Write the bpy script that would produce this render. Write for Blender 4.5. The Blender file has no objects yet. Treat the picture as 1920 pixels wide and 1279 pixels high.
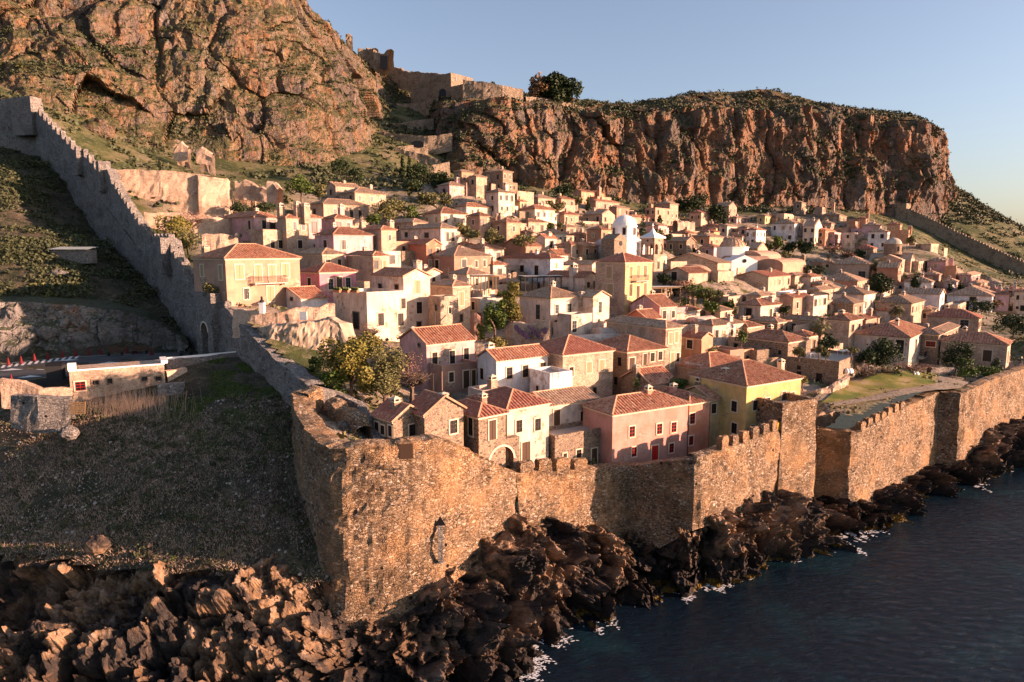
import bpy, math, random
import numpy as np
from mathutils import Vector, Matrix
random.seed(7)
RNG = np.random.default_rng(11)
SC = bpy.context.scene
COL = SC.collection
# ------------------------------------------------------------------ camera
F = 1280.0; CXP = 960.0; CYP = 639.5; HOR = 470.0; H = 35.0
PITCH = math.atan((CYP - HOR) / F)
CP, SP = math.cos(PITCH), math.sin(PITCH)
cd = bpy.data.cameras.new('camera'); cam = bpy.data.objects.new('camera', cd); COL.objects.link(cam)
cam.location = (0, 0, H); cam.rotation_euler = (math.pi/2 - PITCH, 0, 0)
cd.sensor_width = 36; cd.lens = 24; cd.clip_start = 0.5; cd.clip_end = 20000
SC.camera = cam
# ------------------------------------------------------------------ light
SUN_EL = math.radians(10.2)
SUN_AZ = math.radians(-9.0)         # angle from +X towards +Y of the direction TO the sun
sd = Vector((math.cos(SUN_AZ)*math.cos(SUN_EL), math.sin(SUN_AZ)*math.cos(SUN_EL), math.sin(SUN_EL)))
w = bpy.data.worlds.new('World'); SC.world = w; w.use_nodes = True
nt = w.node_tree; nt.nodes.clear()
sk = nt.nodes.new('ShaderNodeTexSky'); sk.sky_type = 'NISHITA'; sk.sun_disc = False
sk.sun_elevation = SUN_EL; sk.sun_rotation = math.pi/2 - SUN_AZ
sk.air_density = 1.0; sk.dust_density = 1.6; sk.ozone_density = 2.0; sk.altitude = 30
bg = nt.nodes.new('ShaderNodeBackground'); bg.inputs['Strength'].default_value = 0.115
ow = nt.nodes.new('ShaderNodeOutputWorld')
tint = nt.nodes.new('ShaderNodeMix'); tint.data_type = 'RGBA'; tint.blend_type = 'MULTIPLY'; tint.inputs[0].default_value = 1
tint.inputs[7].default_value = (1.0, .945, 1.05, 1); nt.links.new(sk.outputs[0], tint.inputs[6]); hs_ = nt.nodes.new('ShaderNodeHueSaturation'); hs_.inputs['Saturation'].default_value = .78; hs_.inputs['Value'].default_value = .64; nt.links.new(tint.outputs[2], hs_.inputs['Color']); nt.links.new(hs_.outputs[0], bg.inputs[0]); nt.links.new(bg.outputs[0], ow.inputs[0])
sl = bpy.data.lights.new('sun', 'SUN'); sl.energy = 5.0; sl.angle = math.radians(0.6); sl.color = (1.0, 0.60, 0.42)
so = bpy.data.objects.new('sun', sl); COL.objects.link(so)
so.rotation_euler = sd.to_track_quat('Z', 'Y').to_euler(); so.location = sd*500
SC.view_settings.view_transform = 'Standard'; SC.view_settings.look = 'None'
SC.view_settings.exposure = 1.72; SC.view_settings.gamma = 1
SC.render.engine = 'CYCLES'

# ------------------------------------------------------------------ projection helpers
def zat(py, D):
    v = (CYP - py) / F
    return H + D*(v*CP - SP)/(CP + v*SP)
def P(px, py, D):
    z = zat(py, D); f = D*CP - (z-H)*SP
    return np.array([(px-CXP)/F*f, D, z])
def PZ(px, py, z):          # ray against the level z
    v = (CYP - py)/F; k = (v*CP - SP)/(CP + v*SP)
    return P(px, py, (z-H)/k)
def P2(px, D, z):
    return np.array([(px-CXP)/F*(D*CP-(z-H)*SP), D, z])
# ------------------------------------------------------------------ numpy noise
def _h(ix, iy, iz, s=0):
    n = (ix.astype(np.int64)*374761393 + iy.astype(np.int64)*668265263 + iz.astype(np.int64)*2147483647 + s*974634777) & 0xffffffff
    n = ((n ^ (n >> 13))*1274126177) & 0xffffffff
    n = ((n ^ (n >> 15))*2246822519) & 0xffffffff
    return ((n ^ (n >> 16)) & 0xffffff)/float(0xffffff)
def vnoise(p, s=0):
    i = np.floor(p); f = p-i; f = f*f*f*(f*(f*6-15)+10); i = i.astype(np.int64)
    r = 0
    for dx in (0, 1):
        for dy in (0, 1):
            for dz in (0, 1):
                wt = (f[:, 0] if dx else 1-f[:, 0])*(f[:, 1] if dy else 1-f[:, 1])*(f[:, 2] if dz else 1-f[:, 2])
                r = r + wt*_h(i[:, 0]+dx, i[:, 1]+dy, i[:, 2]+dz, s)
    return r*2-1
def fbm(p, o=4, s=0, g=.5):
    r = 0; a = 1; t = 0
    for k in range(o):
        r = r + a*vnoise(p*(2.03**k)+k*17.3, s+k); t += a; a *= g
    return r/t
def ridged(p, o=4, s=0, g=.5):
    r = 0; a = 1; t = 0
    for k in range(o):
        r = r + a*(1-2*np.abs(vnoise(p*(2.07**k)+k*11.1, s+k))); t += a; a *= g
    return r/t
def worley(p, s=0):
    i = np.floor(p).astype(np.int64); b1 = np.full(len(p), 9.0); b2 = b1.copy(); idv = np.zeros(len(p))
    for dx in (-1, 0, 1):
        for dy in (-1, 0, 1):
            for dz in (-1, 0, 1):
                c = i + np.array([dx, dy, dz])
                q = np.stack([c[:, 0]+_h(c[:, 0], c[:, 1], c[:, 2], s+1), c[:, 1]+_h(c[:, 0], c[:, 1], c[:, 2], s+2), c[:, 2]+_h(c[:, 0], c[:, 1], c[:, 2], s+3)], 1)
                d = np.sqrt(((q-p)**2).sum(1))
                m = d < b1
                b2 = np.where(m, b1, np.minimum(b2, d)); idv = np.where(m, _h(c[:, 0], c[:, 1], c[:, 2], s+4), idv); b1 = np.where(m, d, b1)
    return b1, b2, idv
def facet(p, s=0, tilt=1.0):
    i = np.floor(p).astype(np.int64); b1 = np.full(len(p), 9.0); b2 = b1.copy(); dv = np.zeros((len(p), 3)); cc = np.zeros((len(p), 3), dtype=np.int64)
    for dx in (-1, 0, 1):
        for dy in (-1, 0, 1):
            for dz in (-1, 0, 1):
                c = i + np.array([dx, dy, dz])
                q = np.stack([c[:, k]+_h(c[:, 0], c[:, 1], c[:, 2], s+1+k) for k in range(3)], 1)
                e = p-q; d = np.sqrt((e**2).sum(1)); m = d < b1
                b2 = np.where(m, b1, np.minimum(b2, d)); dv = np.where(m[:, None], e, dv); cc = np.where(m[:, None], c, cc); b1 = np.where(m, d, b1)
    g = np.stack([_h(cc[:, 0], cc[:, 1], cc[:, 2], s+7+k)*2-1 for k in range(3)], 1)
    return (dv*g).sum(1)*tilt + _h(cc[:, 0], cc[:, 1], cc[:, 2], s+11)-.5, np.clip(b2-b1, 0, 1)
# ------------------------------------------------------------------ materials
class N:
    def __init__(s, name):
        s.m = bpy.data.materials.new(name); s.m.use_nodes = True; s.t = s.m.node_tree
        s.b = s.t.nodes['Principled BSDF']; s.b.inputs['Roughness'].default_value = .9
        if 'Specular IOR Level' in s.b.inputs: s.b.inputs['Specular IOR Level'].default_value = .2
        s.tc = s.t.nodes.new('ShaderNodeTexCoord'); s.oi = s.t.nodes.new('ShaderNodeObjectInfo'); s.geo = s.t.nodes.new('ShaderNodeNewGeometry')
    def n(s, ty, **k):
        x = s.t.nodes.new(ty)
        for a, v in k.items():
            if a in x.inputs.keys():
                if hasattr(v, 'is_linked') : s.t.links.new(v, x.inputs[a])
                else: x.inputs[a].default_value = v
            else: setattr(x, a, v)
        return x
    def l(s, a, b): s.t.links.new(a, b)
    def vec(s, scale=(1, 1, 1), rnd=True, src=None):
        mp = s.n('ShaderNodeMapping'); s.l(src or s.tc.outputs['Object'], mp.inputs[0]); mp.inputs['Scale'].default_value = scale
        if rnd:
            mu = s.n('ShaderNodeVectorMath', operation='SCALE'); mu.inputs[0].default_value = (37, 71, 13); s.l(s.oi.outputs['Random'], mu.inputs['Scale'])
            s.l(mu.outputs[0], mp.inputs['Location'])
        return mp.outputs[0]
    def noise(s, vec, sc, det=4, ro=.55, dist=0):
        x = s.n('ShaderNodeTexNoise'); s.l(vec, x.inputs['Vector']); x.inputs['Scale'].default_value = sc; x.inputs['Detail'].default_value = det
        x.inputs['Roughness'].default_value = ro; x.inputs['Distortion'].default_value = dist
        return x.outputs[0]
    def vor(s, vec, sc, feat='F1', rnd=1):
        x = s.n('ShaderNodeTexVoronoi', feature=feat); s.l(vec, x.inputs['Vector']); x.inputs['Scale'].default_value = sc; x.inputs['Randomness'].default_value = rnd
        return x
    def ramp(s, fac, st):
        x = s.n('ShaderNodeValToRGB'); e = x.color_ramp.elements
        while len(e) < len(st): e.new(.5)
        for i, (p, c) in enumerate(st):
            e[i].position = p; e[i].color = (*c, 1) if len(c) == 3 else c
        s.l(fac, x.inputs[0]); return x.outputs[0]
    def mr(s, v, a, b, c=0, d=1):
        x = s.n('ShaderNodeMapRange'); s.l(v, x.inputs[0])
        for i, q in enumerate((a, b, c, d)): x.inputs[i+1].default_value = q
        return x.outputs[0]
    def mix(s, f, a, b, mode='MIX'):
        x = s.n('ShaderNodeMix', data_type='RGBA', blend_type=mode)
        for i, q in ((0, f), (6, a), (7, b)):
            if hasattr(q, 'is_linked'): s.l(q, x.inputs[i])
            else: x.inputs[i].default_value = q if i == 0 else (*q, 1)
        return x.outputs[2]
    def math(s, op, a, b=0):
        x = s.n('ShaderNodeMath', operation=op)
        for i, q in ((0, a), (1, b)):
            if hasattr(q, 'is_linked'): s.l(q, x.inputs[i])
            else: x.inputs[i].default_value = q
        return x.outputs[0]
    def bump(s, h, st=.5, d=.1, prev=None):
        x = s.n('ShaderNodeBump'); x.inputs['Strength'].default_value = st; x.inputs['Distance'].default_value = d; s.l(h, x.inputs['Height'])
        if prev: s.l(prev, x.inputs['Normal'])
        return x.outputs[0]
    def out(s, col=None, nor=None, rough=None):
        if col is not None:
            if hasattr(col, 'is_linked'): s.l(col, s.b.inputs['Base Color'])
            else: s.b.inputs['Base Color'].default_value = (*col, 1)
        if nor is not None: s.l(nor, s.b.inputs['Normal'])
        if rough is not None: s.b.inputs['Roughness'].default_value = rough
        return s.m
    def nz(s):
        x = s.n('ShaderNodeSeparateXYZ'); s.l(s.geo.outputs['Normal'], x.inputs[0]); return x.outputs[2]
M = {}
def plain(name, c, r=.7, metal=0):
    k = N(name); M[name] = k.out(c, None, r); k.b.inputs['Metallic'].default_value = metal; return M[name]
def plaster(name, c, dirt=(.28, .20, .14), amt=.62, c2=None):
    k = N(name); v = k.vec((1, 1, 1)); vz = k.vec((1, 1, .28))
    n1 = k.noise(v, .55, 5, .6); n2 = k.noise(vz, 1.6, 6, .65); n3 = k.noise(v, 9, 4, .6)
    c2 = c2 or tuple(q*.74 for q in c)
    a = k.mix(k.mr(n1, .40, .58), c, c2)
    b = k.mix(k.math('MULTIPLY', k.mr(n2, .46, .68), amt), a, dirt)
    sv = k.vor(k.vec((1, 1, 1.5)), 3.0); sp = k.n('ShaderNodeSeparateColor'); k.l(sv.outputs['Color'], sp.inputs[0])
    stc = k.ramp(sp.outputs[0], [(.1, (.20, .14, .10)), (.5, (.38, .28, .19)), (.9, (.50, .38, .27))])
    b = k.mix(k.math('MULTIPLY', k.mr(k.noise(v, .38, 6, .68), .57, .61), amt*1.6), b, stc)
    d = k.mix(k.mr(n3, .25, .75, 0, .28), b, tuple(q*.6 for q in c))
    hv = k.n('ShaderNodeHueSaturation'); k.l(d, hv.inputs['Color']); k.l(k.mr(k.oi.outputs['Random'], 0, 1, .86, 1.10), hv.inputs['Value'])
    k.l(k.mr(k.oi.outputs['Random'], 0, 1, .85, 1.12), hv.inputs['Saturation'])
    M[name] = k.out(hv.outputs[0], k.bump(n3, .35, .03, k.bump(n1, .3, .12)))
def rubble(name, cols, mortar, sc=2.6, flat=1.5, bump=.55, patch=None, holes=True, pw=.52):
    k = N(name); v = k.vec((1, 1, flat)); vo = k.vec((1, 1, 1))
    wn = k.n('ShaderNodeTexNoise'); k.l(v, wn.inputs['Vector']); wn.inputs['Scale'].default_value = 2.2; wn.inputs['Detail'].default_value = 3
    sc_ = k.n('ShaderNodeVectorMath', operation='SCALE'); k.l(wn.outputs['Color'], sc_.inputs[0]); sc_.inputs['Scale'].default_value = .35
    ad = k.n('ShaderNodeVectorMath', operation='ADD'); k.l(v, ad.inputs[0]); k.l(sc_.outputs[0], ad.inputs[1])
    f = k.vor(ad.outputs[0], sc); e = k.vor(ad.outputs[0], sc, 'DISTANCE_TO_EDGE')
    sep = k.n('ShaderNodeSeparateColor'); k.l(f.outputs['Color'], sep.inputs[0])
    st = k.ramp(sep.outputs[0], [(i/(len(cols)-1)*.98+.01, c) for i, c in enumerate(cols)])
    fine = k.noise(v, 12, 4, .7)
    st = k.mix(k.mr(fine, .35, .65, 0, .55), st, tuple(q*.45 for q in cols[0]))
    if patch:
        f2 = k.vor(ad.outputs[0], sc*1.9); e2 = k.vor(ad.outputs[0], sc*1.9, 'DISTANCE_TO_EDGE'); s2 = k.n('ShaderNodeSeparateColor'); k.l(f2.outputs['Color'], s2.inputs[0])
        st2 = k.ramp(s2.outputs[0], [(i/(len(cols)-1)*.98+.01, c) for i, c in enumerate(cols)]); msk = k.mr(k.noise(vo, .30, 4, .6), .47, .53)
        st = k.mix(msk, st, st2); es = k.n('ShaderNodeMix', data_type='FLOAT'); k.l(msk, es.inputs[0]); k.l(e.outputs[0], es.inputs[2]); k.l(e2.outputs[0], es.inputs[3]); eo = es.outputs[0]
    else: eo = e.outputs[0]
    mo = k.mr(eo, .0, .13)
    c = k.mix(mo, mortar, st)
    big = k.noise(vo, .22, 5, .6)
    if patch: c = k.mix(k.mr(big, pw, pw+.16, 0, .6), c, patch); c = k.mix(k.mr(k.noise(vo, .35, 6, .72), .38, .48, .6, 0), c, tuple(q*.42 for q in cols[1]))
    hh = k.math('ADD', k.math('MULTIPLY', mo, .8), k.math('MULTIPLY', sep.outputs[1], .5))
    hh = k.math('ADD', hh, k.math('MULTIPLY', fine, .6))
    if holes:
        ho = k.vor(k.vec((1, 1, 1)), .42); hm = k.mr(ho.outputs[0], .055, .085)
        c = k.mix(hm, (.015, .012, .01), c); hh = k.math('ADD', hh, k.math('MULTIPLY', hm, 1.6))
    M[name] = k.out(c, k.bump(hh, bump, .26))
def rooft(name, cols, pale=.62):
    k = N(name); v = k.vec((1, 1, 1)); f = k.vor(v, 3.6); sep = k.n('ShaderNodeSeparateColor'); k.l(f.outputs['Color'], sep.inputs[0])
    c = k.ramp(sep.outputs[0], [(i/(len(cols)-1)*.98+.01, q) for i, q in enumerate(cols)])
    n1 = k.noise(v, .6, 5, .65); n2 = k.noise(v, 5, 4, .7)
    c = k.mix(k.mr(n1, .45, .7, 0, .6), c, cols[0])
    c = k.mix(k.mr(n2, pale, pale+.08, 0, .8), c, (.50, .42, .33))
    hv = k.n('ShaderNodeHueSaturation'); k.l(c, hv.inputs['Color']); k.l(k.mr(k.oi.outputs['Random'], 0, 1, .8, 1.2), hv.inputs['Value'])
    M[name] = k.out(hv.outputs[0], k.bump(k.math('ADD', sep.outputs[1], n2), .35, .06), .85)
def foliage(name, a, b, tr=True):
    k = N(name); f = k.noise(k.vec((1, 1, 1)), .9, 3, .6)
    r = k.n('ShaderNodeTexWhiteNoise', noise_dimensions='1D'); 
    k.l(k.geo.outputs['Random Per Island'], r.inputs['W'])
    c = k.mix(k.mr(f, .35, .65), a, b); c = k.mix(k.mr(r.outputs[0], 0, 1, 0, .5), c, tuple(min(1, q*1.7) for q in b))
    k.out(c, None, .65)
    M[name] = k.m
plaster('pk', (.66, .38, .36)); plaster('pe', (.50, .29, .19)); plaster('cr', (.70, .57, .46)); plaster('wh', (.80, .76, .73), amt=.45)
plaster('ro', (.48, .20, .14)); plaster('oc', (.68, .47, .19), amt=.40); plaster('li', (.62, .41, .42)); plaster('gr', (.50, .45, .38))
plaster('hp', (.66, .27, .31)); plaster('sw', (.60, .28, .21), c2=(.47, .20, .13), amt=.3); plaster('te', (.42, .22, .15))
plaster('scarp', (.52, .40, .28), (.24, .19, .12), .9, (.38, .28, .19))
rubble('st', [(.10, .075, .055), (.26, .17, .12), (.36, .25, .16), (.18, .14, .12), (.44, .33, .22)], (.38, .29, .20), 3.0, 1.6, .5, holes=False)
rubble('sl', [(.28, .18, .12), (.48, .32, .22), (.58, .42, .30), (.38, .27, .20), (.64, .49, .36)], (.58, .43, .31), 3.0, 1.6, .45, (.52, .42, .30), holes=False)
rubble('wallstone', [(.05, .036, .026), (.44, .29, .165), (.12, .08, .05), (.56, .40, .25), (.24, .155, .095), (.78, .64, .48), (.34, .19, .10), (.60, .43, .26)], (.20, .135, .085), 2.7, 1.75, 1.0, (.60, .34, .16), pw=.48)  # dark mortar colour also paints in the shadow of the joints
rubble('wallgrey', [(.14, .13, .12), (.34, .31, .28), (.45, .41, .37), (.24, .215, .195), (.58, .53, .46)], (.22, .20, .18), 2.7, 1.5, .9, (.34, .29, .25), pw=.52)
rubble('wallfar', [(.16, .12, .09), (.34, .25, .17), (.42, .33, .23), (.26, .20, .15)], (.38, .30, .21), 1.2, 1.6, .8, (.42, .32, .21))
rooft('rt', [(.20, .075, .04), (.42, .17, .09), (.50, .24, .13), (.33, .12, .07), (.52, .32, .20)], .57)
rooft('rr', [(.26, .09, .055), (.42, .16, .10), (.34, .12, .075), (.48, .25, .16)], .60)
rooft('rb', [(.24, .14, .09), (.38, .24, .15), (.48, .33, .21), (.30, .18, .12), (.52, .40, .28)])
rooft('cap', [(.40, .22, .13), (.52, .32, .2), (.46, .26, .16)])
plain('trim', (.62, .50, .36)); plain('wood', (.07, .04, .025)); plain('woodl', (.22, .14, .07)); plain('dark', (.012, .012, .014), .3)
plain('blueg', (.14, .17, .18)); plain('redp', (.42, .02, .015), .5); plain('white', (.78, .76, .72)); plain('iron', (.03, .03, .03), .5)
plain('conered', (.13, .012, .012), .7); plain('concrete', (.42, .38, .33)); plain('ylamp', (.7, .35, .03)); plain('silver', (.5, .52, .55), .35, .8)
plain('pot', (.42, .17, .08)); plain('shutter', (.33, .24, .14)); plain('canvas', (.55, .52, .46)); plain('flower', (.045, .03, .07))
foliage('leafg', (.035, .06, .012), (.07, .10, .018)); foliage('leafd', (.014, .026, .010), (.030, .045, .014)); foliage('leafo', (.07, .075, .03), (.13, .12, .045))
foliage('leafy', (.09, .10, .02), (.16, .13, .03)); foliage('leafb', (.13, .075, .035), (.2, .12, .06)); foliage('twig', (.15, .075, .05), (.24, .13, .09))
foliage('dry', (.22, .16, .12), (.34, .25, .18)); foliage('scrubd', (.03, .04, .02), (.06, .065, .03)); foliage('scrubl', (.05, .06, .02), (.10, .10, .03))
k = N('bark'); v = k.vec((1, 1, .3)); n1 = k.noise(v, 8, 4); M['bark'] = k.out(k.ramp(n1, [(.3, (.05, .035, .025)), (.7, (.20, .14, .10))]), k.bump(n1, .6, .05))

def cliffmat(name, sx, hot=1.0, greenamt=.8):
    k = N(name); v = k.vec((1, 1, 1), False); vz = k.vec((1, 1, .13), False)
    a = k.noise(vz, .06*sx, 6, .65, .8); b = k.noise(v, .16*sx, 6, .7); c = k.noise(vz, .30*sx, 5, .7, .4); d = k.noise(v, 1.1*sx, 5, .75)
    col = k.ramp(a, [(.36, (.15, .12, .11)), (.45, (.26, .19, .14)), (.51, (.38*hot, .20, .10)), (.57, (.36*hot, .24, .15)), (.66, (.25, .21, .19))])
    col = k.mix(k.mr(b, .50, .64, 0, .7), col, (.20, .175, .16))
    col = k.mix(k.mr(c, .52, .64, 0, .85), col, (.42*hot, .165, .065))
    col = k.mix(k.mr(c, .34, .45, .75, 0), col, (.055, .045, .045))
    col = k.mix(k.mr(d, .42, .64, .62, 0), col, (.085, .062, .05))
    gz = k.mr(k.math('ADD', k.nz(), k.math('MULTIPLY', k.math('SUBTRACT', b, .5), 1.3)), .34, .52, 0, greenamt)
    g = k.ramp(k.noise(v, .9*sx, 5, .7), [(.3, (.025, .03, .014)), (.5, (.07, .075, .025)), (.65, (.16, .13, .06)), (.8, (.24, .19, .12))])
    col = k.mix(gz, col, g)
    hh = k.math('ADD', k.math('MULTIPLY', b, 2.0), k.math('ADD', c, k.math('MULTIPLY', d, .5)))
    M[name] = k.out(col, k.bump(hh, 1.0, 2.2/sx))
cliffmat('cliff', 1.0, .86, .85); cliffmat('cliffr', 1.0, 1.05, .7)
k = N('shore'); v = k.vec((1, 1, 1), False); a = k.noise(v, .14, 6, .65, .5); b = k.noise(v, .8, 6, .7); c = k.noise(k.vec((1, 1, .4), False), 2.6, 6, .75)
col = k.ramp(a, [(.38, (.020, .018, .017)), (.48, (.045, .035, .030)), (.56, (.15, .085, .042)), (.66, (.17, .135, .115))])
col = k.mix(k.mr(b, .56, .70, 0, .6), col, (.16, .09, .045)); col = k.mix(k.mr(c, .35, .6, .65, 0), col, (.05, .04, .035))
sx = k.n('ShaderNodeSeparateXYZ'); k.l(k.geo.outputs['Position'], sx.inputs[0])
gold = k.mr(k.math('ADD', sx.outputs[2], k.math('MULTIPLY', a, 4.0)), 4.6, 7.0, 0, 1); gold = k.math('MULTIPLY', gold, k.mr(a, .46, .55, 0, .7)); col = k.mix(gold, col, k.ramp(b, [(.36, (.10, .065, .04)), (.5, (.36, .22, .12)), (.66, (.46, .36, .28))]))  # sunlit gold painted into the colour of the higher rock
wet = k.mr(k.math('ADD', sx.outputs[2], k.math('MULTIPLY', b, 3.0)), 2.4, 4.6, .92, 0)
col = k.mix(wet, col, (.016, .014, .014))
alg = k.mr(k.math('ADD', k.math('ABSOLUTE', k.math('SUBTRACT', sx.outputs[2], .22)), k.math('MULTIPLY', k.math('SUBTRACT', a, .47), 4)), .1, .3, .8, 0)
col = k.mix(alg, col, (.17, .10, .012))
M['shore'] = k.out(col, k.bump(k.math('ADD', b, k.math('MULTIPLY', c, .6)), 1.0, .5), .8)
k = N('bank'); v = k.vec((1, 1, 1), False); a = k.noise(v, .12, 6, .6, .5); b = k.noise(v, .7, 6, .7)
col = k.ramp(a, [(.38, (.11, .10, .09)), (.48, (.20, .18, .165)), (.56, (.27, .245, .22)), (.63, (.26, .12, .06)), (.7, (.18, .15, .13))]); col = k.mix(k.mr(b, .38, .6, .6, 0), col, (.06, .052, .045))
gz = k.mr(k.math('ADD', k.nz(), k.math('MULTIPLY', k.math('SUBTRACT', b, .5), 1.2)), .5, .65, 0, .85); col = k.mix(gz, col, (.035, .045, .018)); M['bank'] = k.out(col, k.bump(b, 1, .6))
k = N('field'); v = k.vec((1, 1, 1), False); a = k.noise(v, .09, 6, .68, .6); b = k.noise(v, .45, 6, .7, .4); c = k.noise(v, 3.5, 5, .75)
col = k.ramp(a, [(.40, (.022, .030, .012)), (.50, (.06, .052, .03)), (.60, (.085, .066, .05))])
col = k.mix(k.mr(b, .47, .62, 0, .85), col, (.15, .12, .075)); col = k.mix(k.mr(c, .38, .58, .8, 0), col, (.02, .02, .012))
st = k.vor(v, 2.2); col = k.mix(k.mr(st.outputs[0], .09, .13, .8, 0), col, (.38, .36, .33))
rk = k.mr(k.nz(), .62, .80, 1, 0)
rc = k.ramp(k.noise(v, .35, 6, .7, .4), [(.35, (.10, .085, .075)), (.5, (.22, .19, .165)), (.60, (.30, .15, .08)), (.7, (.20, .17, .15))])
col = k.mix(rk, col, rc)
M['field'] = k.out(col, k.bump(k.math('ADD', b, k.math('MULTIPLY', c, .5)), 1, .35))
k = N('townground'); v = k.vec((1, 1, 1), False); a = k.noise(v, .10, 5, .6); b = k.noise(v, .7, 6, .7); c = k.noise(v, 4, 4, .7)
col = k.ramp(a, [(.38, (.035, .05, .014)), (.48, (.07, .08, .022)), (.56, (.15, .13, .06)), (.66, (.20, .16, .11))])
col = k.mix(k.mr(b, .52, .68, 0, .75), col, (.27, .22, .155)); col = k.mix(k.mr(c, .36, .55, .7, 0), col, (.04, .04, .018))
rk = k.mr(k.nz(), .60, .74, 1, 0); col = k.mix(rk, col, k.ramp(b, [(.35, (.14, .11, .08)), (.6, (.42, .32, .22))]))
at = k.n('ShaderNodeAttribute', attribute_name='lane'); tc_ = k.ramp(k.noise(v, 1.6, 6, .7), [(.35, (.12, .095, .07)), (.5, (.30, .235, .17)), (.65, (.40, .32, .24))])
col = k.mix(k.math('MULTIPLY', at.outputs['Fac'], k.mr(k.noise(v, .35, 4), .38, .48)), col, tc_)
M['townground'] = k.out(col, k.bump(k.math('ADD', b, k.math('MULTIPLY', c, .4)), .9, .4))
k = N('lawn'); v = k.vec((1, 1, 1), False); a = k.noise(v, .3, 4); b = k.noise(v, 6, 4, .7)
col = k.ramp(a, [(.40, (.10, .13, .02)), (.52, (.22, .19, .04)), (.62, (.34, .25, .13))]); col = k.mix(k.mr(b, .3, .7, .5, 0), col, (.05, .06, .015))
M['lawn'] = k.out(col, k.bump(b, .6, .08))
k = N('paving'); v = k.vec((1, 1, 1), False); e = k.vor(v, 1.3, 'DISTANCE_TO_EDGE'); a = k.noise(v, 1.2, 5, .6)
col = k.mix(k.mr(e.outputs[0], .02, .07), (.10, .08, .06), (.27, .22, .17)); col = k.mix(k.mr(a, .4, .7, 0, .7), col, (.17, .13, .09)); M['paving'] = k.out(col, k.bump(e.outputs[0], .3, .05))
k = N('asphalt'); v = k.vec((1, 1, 1), False); a = k.noise(v, .4, 5, .6); b = k.noise(v, 14, 3, .7)
col = k.ramp(a, [(.4, (.055, .055, .058)), (.6, (.09, .088, .085))]); col = k.mix(k.mr(b, .3, .7, 0, .3), col, (.03, .03, .03)); M['asphalt'] = k.out(col, k.bump(b, .3, .02), .75)
plain('paint', (.6, .6, .57)); plain('painty', (.5, .36, .05))
k = N('water'); v = k.vec((1, 1, 1), False); w1 = k.noise(k.vec((1.0, 1.9, 1), False), .7, 6, .68, .6); w2 = k.noise(k.vec((1, 1.5, 1), False), 2.6, 4, .6, .4); big = k.noise(v, .10, 5, .62, .5)
sx = k.n('ShaderNodeSeparateXYZ'); k.l(k.geo.outputs['Position'], sx.inputs[0])
col = k.mix(k.mr(big, .50, .66), (.004, .010, .018), (.006, .024, .032))
k.out(col, k.bump(w2, .35, .10, k.bump(w1, .6, .55)), .06); k.b.inputs['Specular IOR Level'].default_value = .5; k.b.inputs['IOR'].default_value = 1.33
M['water'] = k.m
k = N('foam'); M['foam'] = k.out((.75, .77, .78), None, .6)
# ------------------------------------------------------------------ object helpers
def mesh(name, V, Fc, mats, mi=None, smooth=False):
    me = bpy.data.meshes.new(name)
    me.from_pydata([tuple(map(float, q)) for q in V] if not isinstance(V, np.ndarray) else V.tolist(), [], Fc if not isinstance(Fc, np.ndarray) else Fc.tolist())
    for m_ in (mats if isinstance(mats, (list, tuple)) else [mats]): me.materials.append(M[m_])
    if mi is not None: me.polygons.foreach_set('material_index', np.array(mi, dtype=np.int32))
    if smooth: me.polygons.foreach_set('use_smooth', np.ones(len(me.polygons), dtype=bool))
    me.update(); return me
def obj(name, me, parent=None, loc=(0, 0, 0), rz=0):
    o = bpy.data.objects.new(name, me); COL.objects.link(o); o.location = tuple(map(float, loc)); o.rotation_euler = (0, 0, rz)
    if parent: o.parent = parent
    return o
def tag(o, label, cat, group=None, kind=None):
    if label: o['label'] = label
    if cat: o['category'] = cat
    if group: o['group'] = group
    if kind: o['kind'] = kind
    return o
def struct(o, kind='structure'): o['kind'] = kind; return o
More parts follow.
